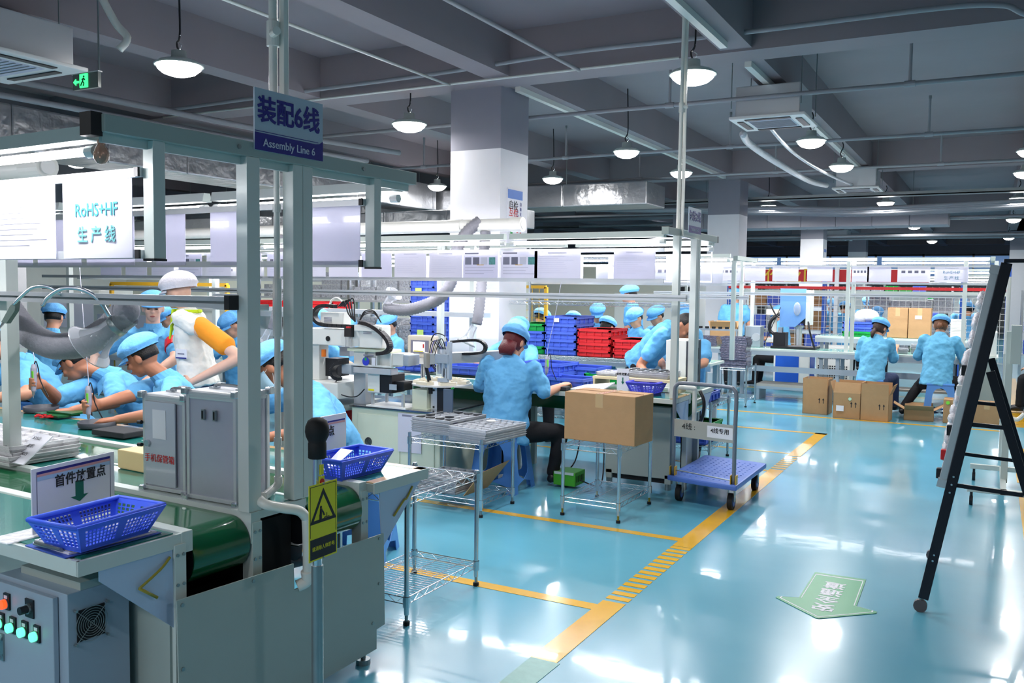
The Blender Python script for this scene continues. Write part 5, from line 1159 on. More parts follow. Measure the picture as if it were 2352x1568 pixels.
# ---- line 4 conveyor
def conveyor(label,xe,y0,xl,zt=.765,wn=.36,wb=.26,wf=.34,panel=True,name='conveyor_table'):
    t=thing(name,label,'conveyor',(xe,y0,0)); y1=y0+wn; y2=y1+.05; y3=y2+wb; y4=y3+.05; y5=y4+wf
    MB().b2((xl,y0,zt-.036),(xe,y1,zt),powder).build('near_table_board',t,bevel=.002); MB().b2((xl,y0+.02,zt),(xe-.03,y1-.01,zt+.003),greenmat).build('green_mat',t)
    MB().b2((xe-.04,y0,zt),(xe,y1,zt+.0045),tape).build('table_edging',t)
    for a in(y1,y3): MB().b2((xl,a,zt-.07),(xe,a+.045,zt+.006),powder).build('side_rail',t)
    r=.095; xr=xe-.07; pr=[(xl,zt-.01)]+[(xr+r*math.sin(a),zt-.01-r+r*math.cos(a)) for a in [PI*i/12 for i in range(13)]]+[(xl,zt-.01-2*r)]
    o=MB(); o.prism([(x,y2,z) for x,z in pr],(0,wb-.01,0),belt); sm(o.build('conveyor_belt',t),.5)
    MB().b2((xl,y4,zt-.036),(xe,y5,zt),powder).build('far_table_board',t,bevel=.002); MB().b2((xl,y4+.01,zt),(xe-.03,y5-.02,zt+.003),greenmat).build('green_mat',t)
    for a in(y1,y3):
        x=xe-.06
        while x>xl: MB().b2((x,a,0),(x+.045,a+.04,zt-.07),powgrey).build('leg',t); x-=1.5
    if panel:
        MB().b2((xe-.06,y1,.08),(xe-.052,y4+.05,.56),powgrey).build('end_panel',t)
        for p in([(xe-.004,y0+.06,zt-.04),(xe-.004,y1,zt-.04),(xe-.004,y1,zt-.30),(xe-.004,y0+.06,zt-.08)],[(xe-.004,y4,zt-.04),(xe-.004,y5-.04,zt-.04),(xe-.004,y4,zt-.30)]):
            MB().prism(p,(-.006,0,0),bp).build('gusset_panel',t)
    return t
conveyor('work table with green belt behind the trolley, second of the lines',-2.08,6.42,-4.75)

cb4=thing('table_cabinet','grey steel cabinet standing on feet under the table end behind the large carton','cabinet',(-2.47,6.85,0))
MB().b2((-2.75,6.70,.09),(-2.20,6.78,.66),powgrey).build('body',cb4,bevel=.004)
MB().b2((-2.745,6.72,.05),(-2.21,6.76,.09),darkgap).build('plinth',cb4)
for x in(-2.72,-2.22):
    o=MB(); o.b2((x-.02,6.70,.05),(x+.03,6.75,.12),powgrey); o.cyl((x,6.725,.0),(x,6.725,.05),.025,steel,12); o.build('foot',cb4)
def frame(label,xe,y0,y1,xl,posts,z0=.77,zb=2.05,rails=(1.90,1.67),alrail=1.53,dbl=None,m=postmat,name='light_frame',ends=()):
    t=thing(name,label,'frame',(xe,(y0+y1)/2,z0))
    MB().b2((xe-.055,y0,zb-.055),(xe,y1,zb),powgrey).build('cross_bar',t,bevel=.003); MB().b2((xe-.055,y1,zb-.055),(xe,y1+.03,zb),blackp).build('end_cap',t)
    for x,y in posts: MB().b2((x-.05,y,z0),(x,y+.055,zb-.055),m).build('post',t,bevel=.002)
    for y in ends or (y0+.08,):
        for z in rails: MB().b2((xl,y-.015,z-.03),(xe-.055,y,z),alu).build('sign_rail',t)
    if alrail:
        o=MB(); o.b2((xl,y0+.06,alrail-.022),(xe+.12,y0+.10,alrail-.004),alu); o.b2((xl,y0+.06,alrail+.004),(xe+.12,y0+.10,alrail+.022),alu); o.b2((xl,y0+.068,alrail-.004),(xe+.12,y0+.10,alrail+.004),steel); o.build('hanging_rail',t)
    return t
frame('light frame of the second line, between the large carton and trolley',-2.10,6.25,7.55,-9.5,[(-2.08,6.44),(-2.085,6.90),(-2.085,6.96),(-4.45,6.84),(-4.45,7.42),(-6.9,6.44),(-9.2,6.44)])
for i,(a,b) in enumerate([(-2.15,-3.45),(-3.50,-4.8),(-4.85,-6.15),(-6.2,-7.5),(-7.55,-8.85)]):
    tube_light('tube light of the second line on its near side, %s from the right end'%('first','second','third','fourth','fifth')[i],(a,6.32,1.95),(b,6.32,1.95))
for i,(a,b) in enumerate([(-2.12,-3.4),(-3.5,-4.8),(-4.85,-6.15),(-6.2,-7.5)]):
    tube_light('tube light of the second line on its far side, %s from the right end'%('first','second','third','fourth')[i],(a,7.5,1.94),(b,7.5,1.94))
K=[0,0,1,0,1,1,0,0,2,0,0,2,0,0,0,1]
xs=[-2.38,-3.02,-3.36,-3.72,-4.06,-4.42,-4.78,-5.15,-5.52,-5.9,-6.3,-6.7,-7.1,-7.5,-7.9,-8.3]
kinds=[0,0,1,1,0,0,9,9,0,2,0,0,1,0,0,0]
for i,(x,k_) in enumerate(zip(xs,kinds)):
    w_=.33 if i not in(1,) else .40
    doc('document sheet on the second line, number %s from its right end'%('one two three four five six seven eight nine ten eleven twelve thirteen fourteen fifteen sixteen'.split()[i]),(x,6.30,1.885),w_,.215,kind=k_,m=sleeve if i%3 else lilac)
for i,x in enumerate((-2.4,-2.95,-3.5,-4.05,-4.6,-5.2,-5.8)):
    doc('document sheet on the far rail of the second line, number %s from its right end'%('one two three four five six seven'.split()[i]),(x,7.543,1.885),.30,.21,kind=[0,2,0,1,0,0,2][i],group='document sheets on the far rail of the second line')
MB_=MB(); MB_.b2((-9,7.546,1.885),(-2.15,7.556,1.9),alu); MB_.b2((-9,7.546,1.655),(-2.15,7.556,1.67),alu); MB_.b2((-2.15,7.546,1.655),(-2.14,7.556,2.0),alu); lowthing(MB_,'sign_rail','far sign rail of the second line','rail',(-3,7.62,1.8)) 
MB_=MB(); MB_.b2((-9,7.28,1.30),(-4.25,7.40,1.345),alu); lowthing(MB_,'shelf_rail','thick pale rail running behind the robots','rail',(-6,7.3,1.3))
# line 4 conduit pole and sign
o=MB(); o.cyl((-2.13,6.55,2.0),(-2.10,6.50,CZ),.014,pvc,12); o.cyl((-2.115,6.53,2.92),(-2.115,6.53,2.99),.022,pvc,12); o.cyl((-2.115,6.53,2.96),(-2.07,6.53,2.96),.014,pvc,10); o.b2((-2.105,6.54,2.0),(-2.085,6.56,CZ),pvc); p_=lowthing(o,'conduit_pole','slim white conduit pole rising to the ceiling from the second line','pipe',(-2.1,6.5,2.0))
sg=thing('line_sign','small blue and grey hanging sign on the second line, seen at an angle','sign',(-2.07,6.75,2.1))
MB().b2((-2.072,6.62,2.03),(-2.067,6.94,2.225),mat('sign_grey',(178,192,208))).build('sign_board',sg); o=MB(); o.b2((-2.0668,6.62,2.03),(-2.066,6.94,2.085),navy); o.build('blue_band',sg)
text('lettering','包装2线',.085,navy,sg,(-2.0658,6.78,2.155),(0,1,0),(0,0,1),bold=.003); text('lettering','Packaging Line 2',.030,papergrey,sg,(-2.0658,6.78,2.057),(0,1,0),(0,0,1))
# duct pipe and hoses of line 4
dt=thing('extraction_duct','thick white duct pipe in front of the near column','duct pipe',(-5,6.75,2.1))
o=MB(); o.cyl((-3.60,6.72,2.13),(-10,6.85,2.13),.056,pvc,22); o.build('duct_pipe',dt); sm(dt.children[-1]); o=MB(); o.cyl((-3.55,6.72,2.13),(-3.66,6.72,2.13),.063,pvc,22); o.cyl((-3.545,6.72,2.13),(-3.55,6.72,2.13),.04,whitep,22); o.build('end_cap',dt); MB().cyl((-4.3,6.73,2.13),(-4.16,6.73,2.13),.06,pvc,22).build('pipe_sleeve',dt); MB().cyl((-5.12,6.74,2.13),(-5.05,6.74,2.13),.06,pvc,22).build('pipe_sleeve',dt)
def hosething(label,pts,r,fun,fax):
    t=thing('extraction_hose',label,'hose',pts[0]); corrugated(pts,r,mat('light_hose',(134,134,142),.7,var=.15,bump=.2,bscale=60),'hose_tube',t,14,.07,.03)
    ax=V(fax).normalized(); ux=ax.orthogonal().normalized(); M=Matrix((ux,ax.cross(ux),ax)).transposed(); o=MB(); o.lathe([(.03,-.02),(.032,.04),(.04,.09),(.065,.13),(.085,.145),(.083,.15),(.06,.128),(.036,.09)],funnelm,fun,20,M); o.build('funnel',t,smooth=True)
hosething('grey hose curving down from the duct pipe to a raised funnel',[(-3.97,6.72,2.17),(-4.06,6.66,2.08),(-4.13,6.6,1.93),(-4.17,6.6,1.70),(-4.25,6.6,1.55),(-4.37,6.6,1.46),(-4.62,6.6,1.385),(-4.80,6.6,1.38),(-4.90,6.6,1.40)],.052,(-4.88,6.58,1.42),(.7,-.1,.75))
hosething('grey hose hanging straight down at the column to a funnel',[(-3.92,6.72,2.08),(-3.92,6.70,1.9),(-3.92,6.66,1.6),(-3.92,6.62,1.38),(-3.93,6.60,1.27)],.046,(-3.95,6.58,1.24),(-.3,-.3,-.9))
hosething('grey hose hanging behind the frame posts with a red valve',[(-6.30,6.75,2.08),(-6.28,6.7,1.85),(-6.26,6.66,1.5),(-6.27,6.62,1.28),(-6.30,6.6,1.15)],.040,(-6.33,6.58,1.12),(-.3,-.3,-.9))
driver('electric screwdriver hanging in front of the red haired worker',(-3.22,6.56,1.03),(-3.22,6.54,.86),(-3.05,6.45,1.66))
# crates, rack behind line 4
wire_rack('tall wire rack of blue and red crates behind the second line',(-3.57,8.40,0),1.82,.52,[.30,.90,1.452,1.90],2.05,group='tall chromed wire racks',nw=14)
def cratestack(x,y,z,w,d,h,cols,what,group,rz=0,st=None):
    out=[]; names=ORD; cn={blueb:'blue',greenb:'green',redb:'red'}
    for i,m in enumerate(cols):
        pos='topmost' if i==len(cols)-1 else ('lowest' if i==0 else names[i]+' from below')
        out.append(crate('storage_crate','%s crate %s, %s'%(cn[m],what,pos),group,(x,y,z+i*h),w,d,h*1.02,m,rz,sticker=st if i==len(cols)-1 else None))
    return out
cratestack(-4.22,8.38,.905,.34,.46,.078,[greenb,blueb,blueb,greenb],'in the stack at the left end of the tall rack','crates on the tall wire rack')
cratestack(-3.86,8.38,.905,.35,.48,.079,[blueb]*5,'in the tallest blue stack on the rack','crates on the tall wire rack',st=(-.04,-.243,.045,(.06,.003,.04),paper))
cratestack(-3.49,8.38,.905,.36,.48,.069,[redb]*4,'in the four high red stack on the rack','crates on the tall wire rack')
cratestack(-3.11,8.38,.905,.35,.48,.062,[redb]*3,'in the lower red stack on the rack','crates on the tall wire rack')
cratestack(-3.46,7.08,.772,.42,.34,.08,[blueb,blueb],'in the pair right of the red haired worker','crates on the second line table',rz=R(-6))
cratestack(-3.22,7.32,.80,.40,.30,.09,[blueb],'just behind the pair beside the red haired worker','crates on the second line table',rz=R(-4))
cratestack(-2.95,7.22,.772,.34,.28,.075,[greenb],'squeezed between blue ones on the table','crates on the second line table'); cratestack(-2.80,7.35,.772,.30,.26,.09,[blueb],'behind the wooden stand','crates on the second line table')
cratestack(-3.14,6.80,.772,.44,.28,.07,[blueb],'holding black parts in front of the seated worker table','crates on the second line table',rz=R(-5))
for i,(x,y) in enumerate(((-3.2,6.82),(-3.1,6.80),(-3.02,6.84))):
    o=MB(); ell(o,(x,y,.80),(.035,.03,.02),blackp,n=10); lowthing(o,'black_part','black part in the shallow blue crate, %s of three'%('left','middle','right')[i],'part',(x,y,.78),'black parts in the shallow crate',smooth=True)
cratestack(-4.35,7.15,.772,.44,.32,.08,[blueb],'lying behind the rotary table','crates on the second line table'); cratestack(-4.9,7.2,.772,.44,.32,.08,[blueb],'behind the touch panel pole','crates on the second line table')
ws4=thing('wooden_stand','low pale wooden stand holding trays on the second line','stand',(-2.52,6.82,.77)); wd=mat('pale_wood',(222,204,166),.6,var=.05)
MB().b2((-2.84,6.62,.865),(-2.16,6.96,.885),wd).build('top_board',ws4); 
for x in(-2.84,-2.18): MB().b2((x,6.63,.77),(x+.018,6.95,.865),wd).build('side_board',ws4)
tray_stack('clear tray with black parts on the pale wooden stand',(-2.42,6.82,.887),.42,.28,.016,3,cloudy,'trays on the wooden stand',nx=5,ny=3,discs=[(i,j) for i in range(5) for j in range(3)],rz=R(-4)); tray_stack('empty clear tray at the left on the wooden stand',(-2.74,6.78,.887),.18,.24,.014,2,cloudy,'trays on the wooden stand',nx=3,ny=3)
s4=thing('placement_sign','small white standing sign in front of the wooden stand','sign',(-2.56,6.58,.77)); MB().b2((-2.60,6.55,.772),(-2.50,6.553,.965),paper).build('board',s4); text('lettering','首件放置点',.022,inkb,s4,(-2.55,6.549,.92),(1,0,0),(0,0,1),bold=.001); o=MB(); o.b2((-2.555,6.548,.86),(-2.545,6.5495,.895),gr_); o.prism([(-2.565,6.5495,.862),(-2.535,6.5495,.862),(-2.55,6.5495,.84)],(0,-.001,0),gr_); o.build('arrow_print',s4)
basket('perforated_basket','small violet blue basket on the second line table end',(-2.37,6.60,.772),.26,.24,.095,mat('violet_basket',(80,80,220),.35),rz=R(-3),nx=9,ny=8)
o=MB(); o.prism([(-2.98,6.50,.775),(-2.70,6.47,.78),(-2.62,6.56,.84),(-2.90,6.62,.80)],(0,0,.01),paper); lowthing(o,'white_cloth','crumpled white cloth beside the small standing sign','cloth',(-2.8,6.5,.77))
for x,l in((-3.05,'black foam cushion right of the seated worker hands'),(-2.78,'black foam cushion in front of the white cloth')):
    o=MB(); o.box((x,6.47,.785),(.13,.08,.03),mat('dark_foam',(46,48,52))); lowthing(o,'foam_block',l,'foam',(x,6.47,.77),bevel=.005)
pc=thing('test_rack','white instrument rack with dark vented side at the end of the second line','instrument',(-2.28,7.33,.77))
MB().b2((-2.40,7.14,.62),(-2.225,7.50,1.17),wm).build('casing',pc,bevel=.005); sp=MB().b2((-2.224,7.14,.62),(-2.205,7.50,1.165),mat('charcoal_panel',(60,64,72),.4)).build('side_panel',pc,bevel=.004)
for z in(1.0,.86,.72): MB().b2((-2.206,7.22,z),(-2.200,7.40,z+.10),blackp).build('recess',pc,bevel=.01)
cratestack(-2.40,8.02,.565,.34,.48,.085,[blueb],'on the top shelf of the rack behind the trolley','crates on the rack behind the trolley'); cratestack(-2.38,8.05,.30,.34,.48,.07,[greenb],'hidden low in the rack behind the trolley','crates on the rack behind the trolley'); cratestack(-2.40,8.05,.185,.34,.48,.10,[blueb],'on the lower shelf of the rack behind the trolley','crates on the rack behind the trolley')
o=MB(); o.tube(bend([(-2.18,6.60,.80),(-2.15,6.58,.84),(-2.08,6.58,.845),(-1.995,6.60,.84),(-1.985,6.61,.80),(-1.985,6.61,.56)],6),.018,pvc,10); lowthing(o,'air_pipe','bent white pipe seen through the trolley handle','pipe',(-2.0,6.6,.6),smooth=True)
o=MB(); o.tube(bend([(-2.0,6.80,.80),(-1.96,6.78,.72),(-1.97,6.78,.60),(-2.03,6.80,.50)],6),.014,blackp,8); lowthing(o,'black_hose','black hose bending down beside the white pipe','hose',(-2.0,6.8,.6),smooth=True)
# ---- platform trolley
tr=thing('platform_trolley','blue platform trolley with a grey tube handle on the aisle line','trolley',(-1.82,6.77,0)); tb_=mat('trolley_blue',(84,118,200),.4,var=.05)
def tq(u,v,z): # u 0..1 across, v 0..1 along
    a,b,c_,d=V((-2.10,6.34,0)),V((-1.555,6.24,0)),V((-1.555,7.20,0)),V((-2.09,7.30,0)); p=(a*(1-u)+b*u)*(1-v)+(d*(1-u)+c_*u)*v; p.z=z; return p
o=MB(); o.prism([tq(0,0,.165),tq(1,0,.165),tq(1,1,.165),tq(0,1,.165)],(0,0,.04),tb_); o.build('platform',tr,bevel=.012)
o=MB()
for i in range(10):
    for j in range(12): o.cyl(tq(.12+.085*i,.1+.07*j,.205),tq(.12+.085*i,.1+.07*j,.2075),.008,tb_,6)
o.build('tread_pattern',tr)['kind']='stuff'
hp=[tq(.06,.05,.20),tq(.06,.05,.60),tq(.055,.05,.83),tq(.09,.05,.885),tq(.2,.05,.90),tq(.8,.05,.90),tq(.91,.05,.885),tq(.945,.05,.83),tq(.94,.05,.60),tq(.94,.05,.20)]
MB().tube(bend(hp,6),.0145,mat('grey_handle',(128,134,146),.35,.3),12).build('handle',tr,smooth=True)
for u in(.06,.94):
    c_=tq(u,.05,.205); o=MB(); o.b2((c_.x-.022,c_.y-.028,.20),(c_.x-.015,c_.y+.028,.27),mat('yellow_bracket',(220,170,40),.4)); o.b2((c_.x+.015,c_.y-.028,.20),(c_.x+.022,c_.y+.028,.27),mat('yellow_bracket',(220,170,40))); o.build('bracket',tr,bevel=.003)
o=MB(); o.cyl(tq(.02,.05,.245),tq(.98,.05,.225),.005,steel,8); o.build('pivot_rod',tr)
c0=tq(.065,.04,.5); c1=tq(.935,.04,.5); rr_=(c1-c0).normalized(); o=MB(); o.prism([c0+V((0,0,.0)),c1,c1+V((0,0,.13)),c0+V((0,0,.13))],(0,-.003,0),mat('panel_grey',(182,182,176),.4,.2)); pn_=o.build('name_panel',tr)
cc=(c0+c1)/2; o=MB(); lp=cc+rr_*.13+V((0,-.0045,.065)); o.box(lp,(.20,.001,.085),paper,M=Matrix((rr_,V((0,0,1)).cross(rr_),V((0,0,1)))).transposed()); o.build('paper_label',pn_)
text('lettering','4线专用',.042,inkb,pn_,lp+V((0,-.001,.008)),rr_,(0,0,1),bold=.0015); text('lettering','4线 :',.055,inkb,pn_,cc-rr_*.12+V((0,-.0045,.08)),rr_,(0,0,1))
for u,v in((.12,.12),(.88,.12),(.12,.88),(.88,.88)):
    c_=tq(u,v,.06); o=MB(); o.cyl((c_.x-.018,c_.y,.06),(c_.x+.018,c_.y,.06),.06,rubber,22); o.cyl((c_.x-.02,c_.y,.06),(c_.x+.02,c_.y,.06),.036,mat('wheel_blue',(60,100,180),.4),18); w_=o.build('caster_wheel',tr); sm(w_,.8)
    o=MB(); o.b2((c_.x-.026,c_.y-.02,.06),(c_.x-.021,c_.y+.02,.15),steel); o.b2((c_.x+.021,c_.y-.02,.06),(c_.x+.026,c_.y+.02,.15),steel); o.b2((c_.x-.04,c_.y-.04,.15),(c_.x+.04,c_.y+.04,.165),steel); o.build('fork',w_)
# ---------------------------------------------------------------- whiteboard easel on the right
ea=thing('mobile_whiteboard','mobile whiteboard seen edge on with black frame and clear pockets','whiteboard',(0,5.3,0)); bm_=mat('black_frame',(30,32,42),.35,.2,var=.05)
def lean(y,z): return V((-.262+.178*z,y,z))
def bar(o,p,q,w,t,m):
    p=V(p);q=V(q);d=(q-p).normalized(); y=V((0,1,0)); x=y.cross(d).normalized(); M=Matrix((x,y,d)).transposed(); o.box((p+q)/2,(w,t,(q-p).length),m,M=M)
for y in(4.81,5.78):
    o=MB(); bar(o,lean(y,.07),lean(y,1.74),.048,.03,bm_); l_=o.build('side_leg',ea,bevel=.003)
    o=MB()
    for z in(.27,.30,.62,.66,.70): o.cyl(lean(y-.016,z),lean(y-.019,z),.005,chrome,8)
    o.build('bolt',l_)['kind']='stuff'
    o=MB(); bar(o,(.0,y+.03,1.22),(.365,y+.03,.05),.04,.026,bm_); o.build('rear_leg',ea,bevel=.003)
    o=MB(); bar(o,(-.14,y+.015,.655),(.16,y+.015,.64),.02,.01,bm_); o.build('side_brace',ea); o=MB(); bar(o,(-.09,y+.015,.96),(.075,y+.015,.955),.02,.01,bm_); o.build('side_brace',ea)
    for p in(lean(y,.0),V((.375,y+.03,0))):
        o=MB(); o.cyl((p.x,y-.014,.032),(p.x,y+.014,.032),.032,mat('caster_grey',(90,84,86),.4),16); o.cyl((p.x,y,.05),(p.x,y,.08),.008,steel,8); o.build('caster_wheel',ea)
o=MB(); bar(o,lean(5.3,.66)+V((-.042,0,0)),lean(5.3,1.70)+V((-.042,0,0)),.036,.99,alu); o.build('board',ea,bevel=.003)
o=MB(); 
for z in(.66,1.71): bar(o,lean(5.3,z-.02)+V((-.044,0,0)),lean(5.3,z+.02)+V((-.044,0,0)),.042,1.0,alu)
o.build('board_trim',ea)
for i in range(9):
    z=.78+.095*i; o=MB()
    for k in range(4):
        for q in range(2): ell(o,lean(4.92+.22*k+.06*q,z+.03*q-.01*k)+V((-.066,0,0)),(.016+.005*((i+k)%3),.06,.028+.012*((i+q)%2)),mat('white_film_pocket',(226,224,230),.25,coat=.5,bump=.5,bscale=60),n=8)
    o.build('clear_pocket',ea,smooth=True)['kind']='stuff'
for y,z,m_ in((4.83,.80,redb),(4.85,.92,blackp),(4.84,1.12,whitep),(4.86,.70,blackp),(4.84,1.22,blackp)):
    MB().box(lean(y,z)+V((-.065,0,0)),(.03,.04,.05),m_).build('clip',ea,bevel=.004)
o=MB(); o.box(lean(4.81,1.75)+V((.03,0,.0)),(.09,.05,.018),bm_); o.build('top_latch',ea,bevel=.004)
# white H stand behind the easel
hs=thing('wheeled_stand','white wheeled stand behind the mobile whiteboard','stand',(.1,7.9,0))
MB().b2((.10,7.9,.11),(.15,7.95,1.30),powder).build('post',hs,bevel=.003); o=MB(); o.b2((.13,7.85,1.05),(.20,7.95,1.35),powder); o.build('column_head',hs)
for y in(7.45,8.45):
    MB().b2((-.12,y,.10),(.55,y+.04,.14),powder).build('foot_bar',hs,bevel=.003)
    o=MB()
    for x in(-.09,.5): o.cyl((x-.012,y+.02,.035),(x+.012,y+.02,.035),.035,blackp,14); o.cyl((x,y+.02,.06),(x,y+.02,.10),.01,blackp,8)
    o.build('caster_wheel',hs)
MB().b2((.10,7.45,.10),(.14,8.49,.14),powder).build('cross_foot',hs)
# ---------------------------------------------------------------- people of the nearest line
NEAR='workers in pale blue coats'
person('man in blue cap facing left with a screwdriver, below the funnel',(-4.33,4.02,.50),(-4.50,3.80,1.005),(-.82,.57,0),(-.10,-.10,.13),(-.80,-.38,-.46),
  (((-4.12,3.52,.86),(-4.40,3.36,.81)),((-4.66,3.68,.90),(-4.64,3.425,.875))),vox=.007,skinm=skin2,facedetail=True,group=NEAR,curl=(.55,1.15),
  handscale=1.1,handdirs=((-.85,-.3,-.1),(.0,-1,-.03)),palms=((0,.1,-1),(1,0,0)),grips=(False,True),sleeve_to=.92,headup=(-.35,-.25,.9))
person('worker with hair over the face bending over a circuit board, far left',(-4.98,4.25,.48),(-5.22,3.93,.98),(-.80,.60,0),(-.15,-.14,.075),(-.72,-.30,-.62),
  (((-4.88,3.74,.84),(-5.00,3.50,.80)),((-5.32,3.62,.84),(-5.19,3.44,.96))),vox=.007,skinm=skin2,facedetail=True,group=NEAR,curl=(.5,1.15),
  handdirs=((-.8,-.45,-.05),(.1,-.95,.1)),palms=((0,.1,-1),(.95,.1,0)),grips=(False,True),sleeve_to=.95,headup=(-.5,-.2,.85))
person('worker cut by the left edge, only the blue back in view',(-6.0,4.25,.48),(-6.2,3.95,1.02),(-.8,.6,0),(-.16,-.12,.12),(-.8,-.3,-.5),(((-5.75,3.7,.83),(-5.95,3.45,.80)),((-6.4,3.7,.84),(-6.3,3.45,.8))),vox=.012,group=NEAR)
person('worker in a pale blue cap and face mask behind the frame posts',(-3.25,4.08,.50),(-3.42,3.86,1.0),(-.85,.52,0),(-.14,-.13,.125),(-.66,-.42,-.60),
  (((-3.08,3.62,.84),(-3.30,3.42,.80)),((-3.78,3.66,.86),(-3.62,3.42,.80))),vox=.008,skinm=skin2,mask=True,facedetail=True,group=NEAR,curl=(.7,.8),sleeve_to=.92,handdirs=((-.7,-.5,0),(.3,-.9,0)))
wc=person('person in a white mesh cap and white vest with a hand on the hip',(-5.300,4.770,.88),(-5.370,4.750,1.37),(-.50,.86,0),(-.07,-.04,.145),(-.93,-.30,-.16),
  (((-4.720,4.640,1.07),(-5.050,4.480,.885)),((-5.740,5.070,1.10),(-5.770,5.000,.86))),legs=((V((-5.420,4.650,.48)),V((-5.420,4.650,.09))),(V((-5.470,4.870,.48)),V((-5.470,4.870,.09)))),vox=.009,skinm=skin3,cap=mat('white_mesh_cap',(232,228,236),.8,bump=.3,bscale=60),capstyle='white',hair=None,
  shirt=mat('white_vest_cloth',(236,236,230),.8,var=.04,bump=.4,bscale=14),facedetail=True,sleeve_to=.25,vest=True,handdirs=((-.93,-.15,-.28),None),palms=((-.1,.9,-.2),None),curl=(.25,.7),trousers=denim,width=1.18)
o=MB(); e=V((-4.720,4.640,1.07)); s_=V((-5.20,4.62,1.33)); limb(o,s_.lerp(e,.15),s_.lerp(e,.72),.072,.075,mat('orange_sleeve',(244,152,32),.8,var=.06,bump=.3,bscale=14),14); remesh(o,'orange_sleeve',wc,.01,3)
o=MB(); lg_=mat('lime_polo',(205,232,40),.8); N=V((-5.370,4.750,1.37)); F_=V((-.86,-.50,0))
o.prism([N+F_*.085+V((.02,-.06,.03)),N+F_*.085+V((-.03,.05,.03)),N+F_*.135+V((-.01,0,-.20))],F_*.012,lg_); o.tube([N+V((.085*math.cos(a),.085*math.sin(a),.015)) for a in [2*PI*i/16 for i in range(17)]],.014,lg_,6); o.build('lime_collar',wc)
o=MB(); b0=V((-5.250,4.575,1.075)); o.b2((b0.x-.055,b0.y-.008,b0.z-.035),(b0.x+.055,b0.y,b0.z+.035),paper); o.b2((b0.x-.055,b0.y-.009,b0.z-.035),(b0.x+.055,b0.y-.008,b0.z-.025),navy); bd=o.build('name_badge',wc)
o=MB(); o.b2((b0.x-.035,b0.y-.010,b0.z-.004),(b0.x+.035,b0.y-.009,b0.z+.006),inkgrey); o.build('print',bd)
person('young woman facing the camera with a red armband behind the grey hose',(-5.995,4.950,.86),(-6.015,4.950,1.225),(-.75,-.66,0),(.01,-.005,.165),(.74,-.67,-.05),
  (((-5.665,4.870,1.0),(-5.695,4.670,.88)),((-6.335,4.650,1.0),(-6.215,4.500,.85))),legs=((V((-5.915,4.930,.46)),V((-5.915,4.950,.09))),(V((-6.075,4.930,.46)),V((-6.075,4.950,.09)))),vox=.009,skinm=skin3,facedetail=True,group=NEAR,armband=0,hair='short')
person('worker seated with back turned at far left, on a blue stool',(-8.05,5.30,.50),(-8.02,5.42,1.10),(.85,.5,0),(-.03,.05,.14),(-.55,.80,-.2),(((-8.3,5.55,.9),(-8.35,5.8,.8)),((-7.75,5.6,.88),(-7.9,5.8,.8))),legs=((V((-8.3,5.6,.48)),V((-8.3,5.65,.09))),(V((-7.95,5.7,.48)),V((-7.95,5.75,.09)))),vox=.012,group=NEAR)
stool('blue stool under the seated worker at far left',(-8.05,5.30,0),.2)
person('worker behind the white vest, only the blue cap and hair in view',(-6.62,6.5,.50),(-6.58,6.4,1.04),(-.9,.3,0),(.01,-.06,.14),(-.3,-.8,-.5),(((-6.35,6.25,.84),(-6.25,6.05,.85)),((-6.85,6.3,.85),(-6.7,6.1,.8))),vox=.012,hairmat=hairbr,group=NEAR)
person('dark haired man looking down right, left of the gantry robot',(-5.85,6.55,.50),(-5.68,6.48,1.06),(-.2,-.97,0),(.13,-.03,.15),(.72,-.42,-.54),(((-5.40,6.62,.86),(-5.15,6.55,.80)),((-5.45,6.25,.85),(-5.2,6.3,.8))),vox=.009,skinm=skin,facedetail=True,group=NEAR,sleeve_to=.95,hair='short')
person('worker between the woman with armband and the white vest',(-7.85,6.75,.5),(-7.85,6.7,1.08),(-.9,.3,0),(.02,-.04,.14),(-.4,-.7,-.5),(((-7.6,6.5,.85),(-7.7,6.3,.8)),((-8.1,6.5,.85),(-8.0,6.3,.8))),vox=.014,hairmat=hairbr,group=NEAR)
# second line
person('worker with dark red hair seen from behind on a blue stool',(-3.38,6.12,.47),(-3.36,6.19,1.015),(.99,.10,0),(.0,.05,.135),(.10,.88,-.46),
  (((-3.66,6.22,.77),(-3.58,6.46,.80)),((-3.08,6.24,.76),(-3.06,6.50,.80))),legs=((V((-3.60,6.50,.46)),V((-3.62,6.50,.09))),(V((-3.02,6.42,.44)),V((-3.08,6.40,.09)))),vox=.008,hairmat=hairred,hair='long',group=NEAR,sleeve_to=.95,width=1.16,shirtlen=.10)
person('worker half hidden behind the red haired worker, cap and sleeve in view',(-4.15,7.72,.5),(-4.12,7.72,1.03),(.95,-.2,0),(.04,-.06,.12),(.3,-.7,-.5),(((-4.45,7.48,.86),(-4.28,7.30,.84)),((-3.85,7.5,.86),(-4.0,7.3,.82))),vox=.012,hairmat=hairbr,group=NEAR,sleeve_to=.9)
person('man in pale blue bending forward behind the wooden stand',(-2.88,7.86,.93),(-2.56,7.78,1.26),(.15,-.99,0),(.12,-.03,.00),(.60,-.15,-.78),
  (((-2.62,8.02,.98),(-2.50,7.95,.85)),((-2.80,7.62,.90),(-2.68,7.50,.79))),legs=((V((-2.9,7.98,.48)),V((-2.95,8.0,.09))),(V((-2.9,7.76,.48)),V((-2.95,7.78,.09)))),vox=.010,skinm=skin2,facedetail=True,group=NEAR,cap=None,sleeve_to=.7,headup=(.75,0,.6),handdirs=(None,(.4,-.7,-.4)))
